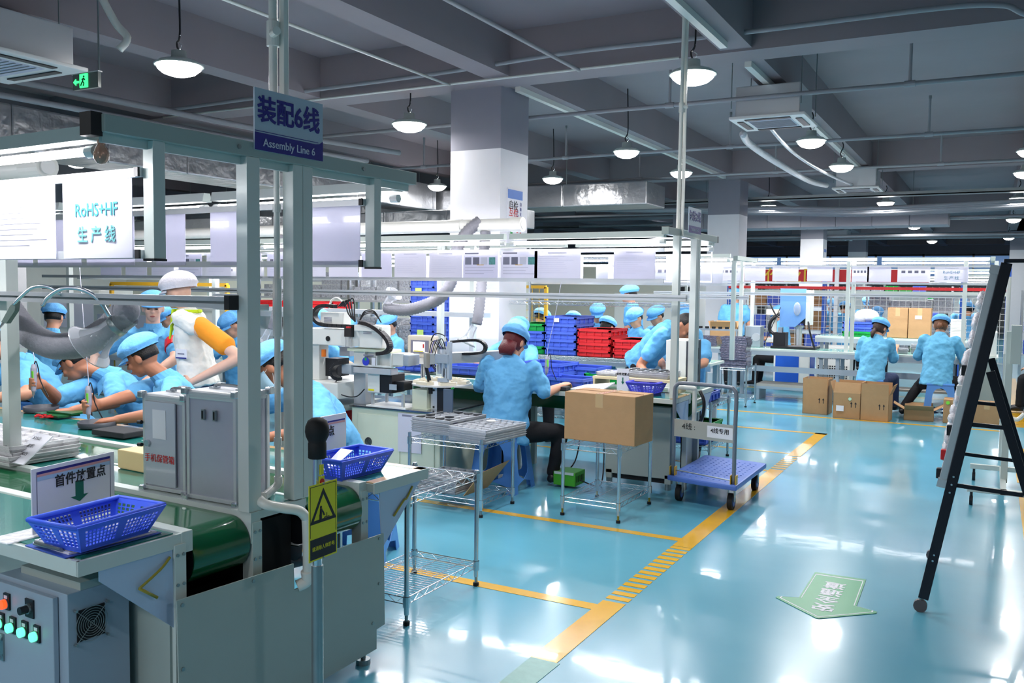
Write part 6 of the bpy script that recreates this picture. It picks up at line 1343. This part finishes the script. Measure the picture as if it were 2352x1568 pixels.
person('capped worker just right of the bending man behind the white post',(-2.60,8.42,.55),(-2.60,8.36,1.10),(-.95,-.2,0),(.0,-.04,.14),(.2,-.8,-.5),(((-2.38,8.22,.9),(-2.48,8.05,.85)),((-2.82,8.22,.9),(-2.72,8.05,.85))),vox=.012,group=NEAR)
far=[((-3.02,9.5),1.42,(.2,-1),'capped worker behind the second line posts, near the far wire rack',0),((-5.28,10.5),1.30,(.3,1),'worker with back turned left of the yellow framed mesh',0),((-4.80,10.5),1.27,(-.2,1),'worker with black hair right of the yellow framed mesh',0),
 ((-4.30,10.4),1.22,(.2,1),'worker with back turned behind the red crates',0),((-4.25,11.2),1.63,(-1,-.2),'standing worker in profile behind the tall wire rack',1),((-3.98,10.7),1.34,(-.4,-1),'worker facing left behind the standing worker',0),((-3.80,11.0),1.36,(-.6,-1),'worker with folded arms looking down beyond the rack',0),((-4.74,11.2),1.37,(.3,-1),'worker beyond the red crates turned to the camera',0),
 ((-6.15,8.4),1.25,(-.5,-1),'worker low behind the blue crate tower',0),((-6.7,8.3),1.20,(.5,-1),'worker bending behind the robots, pale blue coat',0)]
def farperson(x,y,ztop,f,label,stand,hm=hairm,cap=capm,g=NEAR,vox=.018,**k):
    f=V((f[0],f[1],0)).normalized(); r=f.cross(V((0,0,1))); nz=ztop-.26; hz=.86 if stand else .50; h=V((x,y,hz))-f*.05; n=V((x,y,nz))
    lg=None
    if stand: lg=tuple((V((x,y,.46))+r*s*.1,V((x,y,.09))+r*s*.1) for s in(-1,1))
    else: lg=tuple((V((x,y,.47))+r*s*.12+f*.35,V((x,y,.09))+r*s*.12+f*.38) for s in(-1,1))
    arms=tuple((n+r*s*.23+f*(.06 if not stand else .02)-V((0,0,.30)),n+r*s*.16+f*(.26 if not stand else .14)-V((0,0,.27 if not stand else .50))) for s in(-1,1))
    return person(label,h,n,r,f*.045+V((0,0,.13)),f+V((0,0,-.45 if not stand else -.15)),arms,legs=lg,vox=vox,hairmat=hm,cap=cap,group=g,**k)
for (x,y),zt,f,l,st_ in far: farperson(x,y,zt,f,l,st_)
farperson(-6.80,10.15,1.56,(-1,-.3),'person in a white cap looking out left of the blue crate tower',1,cap=mat('white_mesh_cap',(232,228,236)),shirt=mat('white_vest_cloth',(236,236,230)))
farperson(-9.35,10.4,1.34,(.2,-1),'small capped head between the tray shelves',0)

for i,(x,y,a) in enumerate(((-4.33,4.06,.5),(-4.98,4.28,.5),(-3.25,4.12,.4),(-6.0,4.28,.5),(-6.62,6.5,.2),(-5.85,6.55,.1),(-7.85,6.75,.2))):
    stool('blue stool under '+('the man right of the grey hose end','the worker bending over the circuit board','the masked worker behind the frame posts','the worker cut by the left edge','the worker behind the white vest','the dark haired man by the gantry robot','the worker between the woman and the white vest')[i],(x,y,0),a)
# ---------------------------------------------------------------- far zone, right of the columns
# partition wall and equipment at the back left
struct('wall_partition',MB().b2((-17,13.3,0),(-7.6,13.42,2.5),mat('cream_partition',(226,224,208),.5,var=.02)))
def worktable(label,x0,x1,y0,y1,z,shelf=None,name='work_table',group=None):
    t=thing(name,label,'table',((x0+x1)/2,(y0+y1)/2,0),group)
    MB().b2((x0,y0,z-.03),(x1,y1,z),powder).build('table_top',t,bevel=.003); MB().b2((x0+.02,y0+.05,z),(x1-.02,y1-.03,z+.003),mat('pale_green_mat',(150,206,190),.2,coat=.5)).build('green_mat',t)
    MB().b2((x0,y0,z-.09),(x1,y0+.03,z-.03),wg).build('front_rail',t)
    n=max(2,int((x1-x0)/1.5)+1)
    for i in range(n):
        x=x0+.06+(x1-x0-.17)*i/(n-1)
        for y in(y0+.05,y1-.1): MB().b2((x,y,0),(x+.05,y+.05,z-.03),wg).build('leg',t)
    if shelf: MB().b2((x0+.1,y0+.1,shelf-.03),(x1-.1,y1-.1,shelf),mat('worn_board',(178,170,160),.7)).build('lower_shelf',t)
    o=MB(); o.b2((x0+.05,y0+.04,z-.33),(x1-.05,y0+.07,z-.25),wg); o.build('stretcher',t); return t
worktable('long grey table of the far line, between the tray stack and the seated pair',-3.40,-.36,12.95,13.55,.75,None)
worktable('back shelf table of the far line carrying two cartons',-2.3,-.2,13.65,14.25,.93,.2)
MB_=MB(); MB_.b2((-3.0,13.05,.20),(-2.0,13.5,.235),mat('worn_board',(178,170,160))); MB_.b2((-3.0,13.05,.16),(-2.0,13.08,.2),wg); MB_.b2((-3.0,13.47,.16),(-2.0,13.5,.2),wg); MB_.b2((-3.0,13.06,0),(-2.96,13.5,.2),wg); MB_.b2((-2.04,13.06,0),(-2.0,13.5,.2),wg); lowthing(MB_,'foot_shelf','low worn foot shelf under the far table','shelf',(-2.5,13.3,0))
frame('light frame of the far line in front of the blue windows',.0,12.98,13.9,-4.6,[(-3.22,12.98),(-3.13,13.3),(-1.75,12.98),(-1.69,13.05),(-.31,12.98),(.04,12.98)],z0=.75,zb=2.06,rails=(1.95,1.72),alrail=1.54,ends=(13.0,))
for i,(a,b) in enumerate([(-.06,-1.36),(-1.42,-2.7),(-2.76,-4.0),(-4.05,-5.2)]): tube_light('tube light of the far line, %s from the right'%('first','second','third','fourth')[i],(a,13.05,1.98),(b,13.05,1.98))
for i,(x,w,k) in enumerate([(-.5,.40,0),(-.95,.40,2),(-1.38,.30,9),(-1.62,.22,2),(-2.15,.34,9),(-2.62,.36,0),(-3.05,.30,0),(-3.42,.34,2),(-3.78,.34,2)]):
    doc('document sheet on the far line, number %s from the right'%('one two three four five six seven eight nine'.split()[i]),(x,12.97,1.93),w,.205,kind=k,group='document sheets on the far line',m=sleeve if k!=9 else lilac)
text('lettering','RoHS+HF',.05,tealink,bpy.data.objects['work_table'],(-.5,12.966,1.855),(1,0,0),(0,0,1)); text('lettering','生 产 线',.05,tealink,bpy.data.objects['work_table'],(-.5,12.966,1.78),(1,0,0),(0,0,1))
# press machine on the far table
pm=thing('press_machine','tall machine with a pale blue panel and black base on the far table','machine',(-2.5,13.3,.75)); pbl=mat('machine_blue',(112,160,220),.4,var=.03)
o=MB(); o.prism([(-2.72,13.16,1.07),(-2.50,13.16,1.07),(-2.36,13.16,1.2),(-2.36,13.16,1.62),(-2.72,13.16,1.62)],(0,.03,0),pbl); o.build('front_panel',pm)
o=MB(); o.b2((-2.72,13.19,1.12),(-2.36,13.45,1.62),blackp); o.b2((-2.36,13.17,1.10),(-2.30,13.45,1.60),wm); o.build('machine_body',pm)
o=MB(); o.cyl((-2.47,13.3,.80),(-2.47,13.3,1.08),.045,alu,14); o.cyl((-2.47,13.3,1.05),(-2.47,13.3,1.09),.07,alu,14); o.build('ram',pm)
o=MB(); o.b2((-2.83,13.12,.755),(-2.20,13.5,.785),blackp); o.b2((-2.81,13.2,.785),(-2.64,13.42,.98),blackp); o.b2((-2.76,13.25,.98),(-2.70,13.35,1.05),wg); o.build('black_base',pm)
o=MB(); o.tube(bend([(-2.33,13.2,1.2),(-2.30,13.15,1.05),(-2.26,13.15,.90),(-2.22,13.15,.78)],5),.014,blackp,6); o.tube(bend([(-2.70,13.1,1.35),(-2.80,13.1,1.1),(-2.92,13.1,.80)],5),.006,blackp,6); o.tube(bend([(-2.86,13.15,1.4),(-2.78,13.14,1.25),(-2.72,13.14,1.2)],5),.012,blackp,6); o.build('cables',pm)
o=MB(); ell(o,(-2.47,13.12,1.33),(.05,.03,.10),cloudy,n=12); o.build('hanging_bag',pm,smooth=True)
for x,l in((-2.95,'small beige bench press left of the tall blue machine'),):
    t=thing('bench_press',l,'machine',(x,13.9,.8)); o=MB(); o.b2((-3.05,13.8,.80),(-2.85,14.0,.86),wm); o.b2((-2.98,13.9,.86),(-2.92,13.96,1.25),wm); o.b2((-3.05,13.78,1.22),(-2.8,13.98,1.30),mat('beige_plastic',(222,212,196))); o.build('machine_body',t)
    o=MB(); o.tube(bend([(-2.82,13.8,1.25),(-2.9,13.75,1.2),(-2.98,13.75,1.1),(-2.98,13.75,.98),(-2.9,13.75,.92)],5),.025,blackp,8); o.build('cable_chain',t)
t=thing('fan_unit','grey blue unit with a round fan on the far table','instrument',(-3.2,13.3,.75)); MB().b2((-3.22,13.2,.755),(-3.0,13.45,1.06),wg).build('casing',t,bevel=.005); o=MB(); o.cyl((-3.06,13.198,.90),(-3.06,13.19,.90),.06,alu,16); o.build('fan',t)
t=thing('knob_rack','grey bar of black knobs in front of the open carton','rack',(-3.6,13.2,.75)); o=MB(); o.b2((-3.95,13.12,.98),(-3.3,13.16,1.01),wg); 
for x in(-3.93,-3.34): o.b2((x,13.12,.755),(x+.02,13.16,.98),wg)
o.build('bar',t)
for i in range(6): o=MB(); o.cyl((-3.88+.1*i,13.14,1.01),(-3.88+.1*i,13.14,1.04),.03,blackp,10); o.build('knob',t)
carton('cardboard_box','open carton behind the bar of black knobs',(-3.60,13.55,.755),.42,.3,.26,open_=.10)
worktable('short table left of the far line under the tray stack rack',-5.6,-3.45,12.95,13.7,.75)
wire_rack('wire rack in front of the far line carrying a tall stack of wrapped trays',(-3.10,12.32,0),.38,.52,[.53,.12],.56,group='small chromed wire racks')
tray_stack('wrapped dark tray in the tall stack on the wire rack',(-3.10,12.22,.536),.36,.30,.034,12,mat('wrapped_dark',(112,108,128),.15,var=.75,scale=28,bump=1,bscale=40,coat=.8),'wrapped trays on the far wire rack',jit=.012,nx=4,ny=3)
tray_stack('wrapped tray in the low pile behind the tall stack',(-3.75,13.1,.755),.36,.30,.034,4,mat('wrapped_dark',(112,108,128)),'low pile of wrapped trays',jit=.012,nx=4,ny=3)
# cartons on the shelf and floor
carton('cardboard_box','left of the two large cartons on the far shelf',(-1.20,13.95,.935),.27,.3,.43); carton('cardboard_box','right of the two large cartons on the far shelf, with a white label',(-.91,13.93,.935),.29,.3,.43)
lowthing(MB().b2((-.97,13.775,1.21),(-.88,13.779,1.26),paper),'paper_label','white label on the right large carton','label',(-.92,13.78,1.23))
for p,l,ang in(((-1.975,12.06,0),'open carton with two arrows standing alone left of the others',(2,2,2,2)),((-1.56,11.86,0),'open carton with a white label and a raised side flap',(-22,3,18,6)),((-1.23,11.83,0),'open carton at the right of the pair in front of the seated workers',(2,3,2,22))):
    carton('cardboard_box',l,p,.31 if p[0]<-1.8 else .325,.30,.32,rz=R(-3),open_=.14,arrows=True,flapang=ang,group='open cartons on the floor of the far line')
lowthing(MB().b2((-1.69,11.70,.09),(-1.60,11.706,.16),paper),'paper_label','white label on the carton with the raised flap','label',(-1.65,11.7,.12)); o=MB(); o.cyl((-1.53,11.703,.25),(-1.53,11.70,.25),.02,mat('pale_green_label',(190,230,200),.5),14); lowthing(o,'paper_label','round pale green label on the carton with the raised flap','label',(-1.53,11.7,.25))
carton('cardboard_box','low open carton with spread flaps by the stool',(-.77,12.15,0),.34,.28,.13,rz=R(4),open_=.14,flapang=(60,70,60,60))
carton('cardboard_box','closed carton with a green label left of the whiteboard leg',(-.36,12.15,0),.26,.3,.29); o=MB(); o.cyl((-.44,11.995,.25),(-.44,11.99,.25),.022,mat('lime_label',(130,225,70)),14); lowthing(o,'paper_label','round green label on the closed carton','label',(-.44,12.0,.25))
carton('cardboard_box','closed carton seen between the whiteboard legs',(-.02,12.2,0),.28,.3,.27)
# end cabinet, posts
t=thing('end_cabinet','pale grey cabinet closing the right end of the far line','cabinet',(-.15,12.95,0)); MB().b2((-.36,12.7,.03),(.06,13.3,.76),powgrey).build('body',t,bevel=.005); MB().b2((-.33,12.692,.06),(.03,12.70,.70),powgrey).build('door',t,bevel=.002); MB().b2((-.38,12.68,.76),(.08,13.32,.785),powder).build('top',t)
t=thing('machine_block','white instrument block on the pale grey end cabinet','instrument',(-.05,13.0,.785)); MB().b2((-.18,12.8,.785),(.06,13.2,1.10),wm).build('casing',t,bevel=.01)
t=thing('valve_post','pale post with a red handled valve at the aisle edge','post',(.16,9.6,0)); MB().b2((.10,9.6,.0),(.16,9.66,1.02),postmat).build('post',t); MB().cyl((.12,9.62,1.0),(.12,9.62,1.75),.02,pvc,10).build('upper_pipe',t); o=MB(); o.tube(bend([(.16,9.63,.42),(.24,9.63,.40),(.30,9.63,.46)],4),.02,pvc,8); o.build('pipe',t); o=MB(); o.tube([(.095,9.595,.60),(.085,9.595,.70)],.012,redb,6); o.build('valve_handle',t)
# blue cabinet and grille unit under the far table
t=thing('control_cabinet','blue and white cabinet on the floor behind the far table legs','cabinet',(-2.75,14.6,0)); MB().b2((-3.05,14.4,.05),(-2.50,14.9,.66),wm).build('body',t,bevel=.01); MB().b2((-3.02,14.392,.13),(-2.66,14.40,.62),mat('cabinet_blue',(34,88,190),.4)).build('front_panel',t); MB().b2((-2.5,14.45,.13),(-2.492,14.85,.62),mat('cabinet_blue',(34,88,190))).build('side_panel',t)
t=thing('ventilated_unit','white unit with a black dotted grille under the far table','unit',(-2.2,15.1,0)); MB().b2((-2.50,15.0,.04),(-1.98,15.4,.70),wm).build('body',t,bevel=.01); o=MB()
for i in range(13):
    for j in range(6): o.b2((-2.47+.036*i,14.992,.19+.036*j),(-2.45+.036*i,14.999,.21+.036*j),darkgap)
    o.b2((-2.47+.036*i,14.992,.50),(-2.45+.036*i,14.999,.52),darkgap)
g_=o.build('grille_hole',t); g_['kind']='stuff'; MB().b2((-2.42,14.99,.62),(-2.28,14.999,.65),yl).build('label_strip',t)
# people on the far line
person('seated worker with a dark ponytail, left of the pair at the far line',(-1.38,12.40,.44),(-1.33,12.52,.985),(.96,-.25,0),(.03,.05,.12),(.45,.80,-.4),(((-1.55,12.58,.71),(-1.5,12.80,.79)),((-1.12,12.58,.71),(-1.12,12.82,.84))),legs=((V((-1.5,12.8,.46)),V((-1.5,12.8,.09))),(V((-1.12,12.72,.46)),V((-1.1,12.72,.09)))),vox=.012,shirt=cloth2,hair='tail',hairmat=hairbr,trousers=denim,group=NEAR,sleeve_to=1.3)
stool('blue stool under the left worker of the far pair',(-1.38,12.42,0),.1)
person('seated worker with brown bun, right of the pair at the far line',(-.60,12.40,.47),(-.58,12.50,1.04),(.99,.05,0),(.0,.05,.125),(.05,.92,-.4),(((-.84,12.58,.76),(-.78,12.82,.79)),((-.30,12.58,.74),(-.30,12.82,.79))),legs=((V((-.80,12.55,.40)),V((-.98,12.38,.09))),(V((-.36,12.72,.46)),V((-.36,12.75,.09)))),vox=.012,shirt=cloth2,hair='bun',hairmat=mat('light_brown_hair',(112,70,44),.5,var=.2),group=NEAR,sleeve_to=1.4,width=1.05)
stool('blue stool under the right worker of the far pair',(-.55,12.42,0),.05)
farperson(-3.72,14.5,1.60,(-.1,1),'standing worker with back turned beside the second white column',1,shirt=cloth,hm=hairm)
farperson(-3.05,14.9,1.33,(-.9,.1),'worker in profile facing left behind the small bench press',0)
farperson(-2.45,17.6,1.38,(0,1),'worker with long dark hair seen through the wire mesh',0); farperson(-2.85,18.6,1.42,(.5,-1),'capped worker at left behind the wire mesh',0); farperson(-2.25,19.3,1.48,(.1,-1),'capped worker at right behind the wire mesh',0)
farperson(-.38,16.9,1.40,(0,1),'worker with back turned behind the mesh near the whiteboard',0); farperson(-.48,19.0,1.46,(.1,-1),'capped worker beyond the one behind the mesh near the whiteboard',0); farperson(-1.85,17.3,1.30,(.2,-1),'worker behind the white bag on the far line',0)
farperson(.75,13.6,1.12,(-1,.2),'worker bent over at the right edge beyond the whiteboard',0)
# bag and crates on the far shelf
cratestack(-1.72,13.85,.935,.42,.34,.07,[greenb,blueb,blueb],'under the white bag on the far shelf','crates on the far shelf'); o=MB(); ell(o,(-1.62,13.85,1.24),(.17,.12,.10),mat('white_foam_bag',(232,230,226),.8,bump=.4,bscale=20),n=16); ell(o,(-1.72,13.8,1.18),(.11,.09,.07),cloudy,n=12); lowthing(o,'plastic_bag','bulky white bag on blue crates at the far shelf','bag',(-1.65,13.85,1.15),smooth=True)
tray_stack('white tray in the stack behind the right seated worker',(-.42,13.9,.935),.20,.26,.02,14,whitep,'white tray stack on the far shelf',nx=2,ny=2,jit=.002)
tray_stack('small grey tray in the stack left of the right seated worker',(-.92,13.3,.755),.10,.12,.014,9,cloudy,'small grey trays on the far table',nx=2,ny=2); tray_stack('small grey tray beside the hand of the left seated worker',(-1.05,13.12,.755),.12,.12,.014,5,cloudy,'small grey trays by the hand',nx=2,ny=2)
# wire mesh partition with blue uprights
t=thing('mesh_partition','white wire mesh partition with blue uprights behind the far line','partition',(-2.2,16.3,0)); o=MB()
for k in range(46): x=-4.3+k*.1; o.cyl((x,16.3,.45),(x,16.3,1.68),.004,whitep,4)
for k in range(13): z=.45+k*.1; o.cyl((-4.3,16.3,z),(.2,16.3,z),.004,whitep,4)
o.build('wire_mesh',t)['kind']='stuff'
bl_=mat('rack_blue',(34,84,178),.4,var=.05)
for x in(-4.3,-2.62,-2.42,-.45,.2): MB().b2((x-.035,16.32,0),(x+.035,16.38,2.0),bl_ if x!=-2.42 else alu).build('upright',t)
MB().b2((-4.3,16.27,1.62),(.2,16.29,1.67),redb).build('red_bar',t); MB().b2((-4.3,16.27,1.54),(.2,16.29,1.60),powder).build('white_bar',t)
t=thing('red_banner','red banner with yellow characters behind the far line sheets','banner',(-3,17,1.85)); MB().b2((-4.3,17.0,1.72),(-1.0,17.01,1.98),mat('banner_red',(206,34,42),.5)).build('cloth',t)
text('lettering','作业区',.30,mat('banner_yellow',(240,200,60),.5),t,(-3.30,16.99,1.845),(1,0,0),(0,0,1),bold=.006,sx=1.15)
# deep background : racks with crates, white trays, cartons
def shelfrack(label,x0,x1,y,zs,fill,seed,group='far storage racks'):
    t=thing('storage_rack',label,'rack',((x0+x1)/2,y,0),group); r=random.Random(seed)
    for x in(x0,x1):
        for dy in(0,.5): MB().b2((x-.02,y+dy-.02,0),(x+.02,y+dy+.02,zs[-1]+.35),chrome if fill!='blue' else bl_).build('post',t)
    for z in zs: MB().b2((x0,y,z-.025),(x1,y+.5,z),alu).build('shelf',t)
    first={}
    for z in zs:
        x=x0+.05
        while x<x1-.3:
            w=.36; m=r.choice(fill); n=r.randint(2,4); 
            for i in range(n):
                key=m.name
                nm='storage_crate' if m in(blueb,greenb,redb) else ('tray_pack' if m is packm else 'cardboard_box')
                lab={'storage_crate':'small far crate on a background rack','tray_pack':'silvery wrapped tray pack on a background rack','cardboard_box':'small carton on a background rack'}[nm]
                if key not in first:
                    o=MB(); o.b2((x,y+.05,z),(x+w-.03,y+.45,z+.085),m)
                    if nm=='storage_crate': o.b2((x-.006,y+.044,z+.07),(x+w-.024,y+.456,z+.088),m)
                    else: o.b2((x+.005,y+.045,z+.04),(x+w-.035,y+.455,z+.045),m)
                    q=o.build(nm,loc=(x,y,z)); tag(q,lab,'crate' if nm=='storage_crate' else 'box',lab.split(' on ')[0]+'s of the background'); first[key]=q
                else: q=first[key].copy(); COL.objects.link(q); q.location=(x,y,z+.088*i)
            x+=w
    return t
packm=mat('silver_tray_pack',(196,198,204),.25,.2,var=.5,scale=60,bump=1.0,bscale=50)
shelfrack('rack of blue crates behind the mesh, left part',-4.3,-2.7,17.6,[.4,.85,1.3],[blueb,blueb,packm,card],3)
shelfrack('rack of clear tray packs behind the two large cartons',-2.1,-.4,17.9,[.3,.75,1.25],[packm,packm,packm,greenb],4)
shelfrack('rack of crates near the far right column',.5,1.6,20,[.4,.85,1.3],[card,blueb,blueb],5)
shelfrack('rack of crates far off below the blue windows',-6,-1,27,[.4,.9,1.4],[card,blueb,packm,greenb],6)
shelfrack('rack of tray packs behind the robots, left of the near column',-9.4,-7.6,9.6,[.55,.98,1.42],[packm,packm,packm],8)
shelfrack('rack with tray packs and the blue crate tower, left of the near column',-7.5,-5.9,9.3,[.38,.82,1.40],[packm,packm,packm],9)
cratestack(-6.02,9.05,.80,.34,.46,.088,[blueb]*12+[greenb],'in the high tower left of the near column','crate tower left of the near column')
for i,(x,y,z) in enumerate(((-6.00,8.81,1.74),(-6.06,8.81,1.52),(-5.98,8.81,1.28),(-6.03,8.81,1.02))):
    lowthing(MB().b2((x-.045,y,z-.04),(x+.045,y+.003,z+.05),mat('lime_note',(206,236,130),.6)),'sticky_note','lime note on the blue crate tower, %s one'%('highest','second','third','lowest')[i],'note',(x,y,z),'lime notes on the crate tower')
for x0,x1,y,l in((-16,-9.6,9.5,'long work table far left behind the seated workers'),(-7.4,-2.8,9.9,'work table behind the tall rack of crates'),(-16,-9.9,6.3,'work table behind the seated worker at far left')): worktable(l,x0,x1,y,y+.6,.75)
frame('light frame behind the tall rack of crates',-2.7,10.6,11.6,-15,[(-2.72,10.6),(-5.5,10.6),(-8.5,10.6),(-11.5,10.6)],z0=.75,zb=2.0,rails=(1.90,1.67),alrail=1.5)
for i in range(8): tube_light('tube light beyond the crate racks, number %s from the right'%('one two three four five six seven eight'.split()[i]),(-2.8-1.5*i,10.65,1.95),(-4.1-1.5*i,10.65,1.95),power=TUBE_W*1.3)
for i in range(16): doc('small document sheet beyond the crate racks',(-3.1-.62*i,10.66,1.89),.42,.22,kind=(0,2,0)[i%3],group='document sheets beyond the crate racks')
struct('wall_partition',MB().b2((-14,21.0,0),(-6.9,21.1,2.2),mat('cream_partition',(226,224,208))))  # pale wall added to fill the unlit gap behind the tall rack
worktable('long work table behind the gantry robot of the second line',-9.5,-4.8,7.05,7.6,.75)
# yellow framed mesh and bins at the far left
t=thing('yellow_frame','yellow framed guard behind the white capped person','guard',(-8.6,7.2,0)); ym=mat('guard_yellow',(224,170,40),.4)
for x in(-9.5,-7.55): MB().b2((x-.02,7.2,0),(x+.02,7.24,1.58),ym).build('upright',t)
MB().b2((-9.5,7.2,1.56),(-7.55,7.24,1.60),ym).build('top_bar',t)
t=thing('yellow_frame','yellow framed wire mesh behind the second line hanging rail','guard',(-5.2,10.2,0))
for x in(-5.75,-5.05): MB().b2((x-.02,10.2,0.7),(x+.02,10.24,1.60),ym).build('upright',t)
MB().b2((-5.75,10.2,1.58),(-5.05,10.24,1.62),ym).build('top_bar',t); o=MB()
for k in range(8): o.cyl((-5.75+.1*k,10.22,.8),(-5.75+.1*k,10.22,1.58),.004,ym,4); o.cyl((-5.75,10.22,.8+.1*k),(-5.05,10.22,.8+.1*k),.004,ym,4)
o.build('wire_mesh',t)['kind']='stuff'
for p,q,m,l in(((-11.2,8.2,.0),(-9.7,8.9,1.30),wm,'white machine housing behind the seated worker at far left'),((-9.6,8.0,.0),(-8.2,8.8,1.28),wm,'long white machine housing left of the white capped person'),((-13.0,8.6,.0),(-11.6,9.2,1.5),wm,'white machine with orange lettering at the left edge')):
    t=thing('machine_housing',l,'machine',tuple((a+b)/2 for a,b in zip(p,q))); MB().b2(p,q,m).build('casing',t,bevel=.03); MB().b2((p[0]+.1,p[1]-.006,p[2]+.9),(q[0]-.1,p[1],q[2]-.15),papergrey).build('cover_panel',t,bevel=.004)
for x in(-9.35,-8.75): crate('storage_crate','green crate on the long white machine housing, %s one'%('left' if x<-9 else 'right'),'green crates on the white housing',(x,8.3,1.285),.5,.4,.09,greenb)
for i in range(3): crate('storage_crate','red crate behind the white capped person, %s of three'%('left','middle','right')[i],'red crates behind the white cap',(-7.9+.45*i,8.3,1.30),.42,.4,.09,redb)
worktable('table carrying the red crates behind the white capped person',-8.15,-6.75,8.05,8.6,1.295)
# fill cabinets beyond the mesh line to the back wall
for p,q,l in(((-6.8,16.9,0),(-5.1,17.6,1.5),'white storage cabinet behind the second column'),((-6.5,21,0),(-5,21.6,1.7),'white storage cabinet far behind the second column'),((-3.4,23,0),(-1.4,23.6,1.6),'white storage cabinet far off beyond the mesh'),((-.9,22.5,0),(.1,23.1,1.5),'white storage cabinet far off beside the whiteboard top')):
    t=thing('storage_cabinet',l,'cabinet',tuple((a+b)/2 for a,b in zip(p,q))); MB().b2(p,q,wm).build('body',t,bevel=.01)
    m_=(p[0]+q[0])/2
    for a,b in((p[0]+.02,m_-.01),(m_+.01,q[0]-.02)): MB().b2((a,p[1]-.02,.08),(b,p[1],q[2]-.05),wm).build('door',t)
for i,y in enumerate((19.2,25.0,30.0)):
    for j in range(4): tube_light('distant tube light in row %s, number %s from the right'%(('one','two','three')[i],('one','two','three','four')[j]),(.0-1.5*j,y,1.97),(-1.3-1.5*j,y,1.97),power=TUBE_W*1.5)
    frame('distant light frame, %s row back'%('first','second','third')[i],.05,y-.05,y+.8,-6.2,[(-.0,y),(-3.,y),(-6,y)],z0=.0,zb=2.05,rails=(1.9,1.67),alrail=None)
for x,y,l in((.75,15.5,'brown carton beside the far aisle at the right edge'),(.85,16.3,'brown carton behind the first one at the right edge')): carton('cardboard_box',l,(x,y,.75 if y<16 else .8),.4,.35,.35)
worktable('table beyond the whiteboard at the right edge',.5,2.2,15.3,16.7,.75)
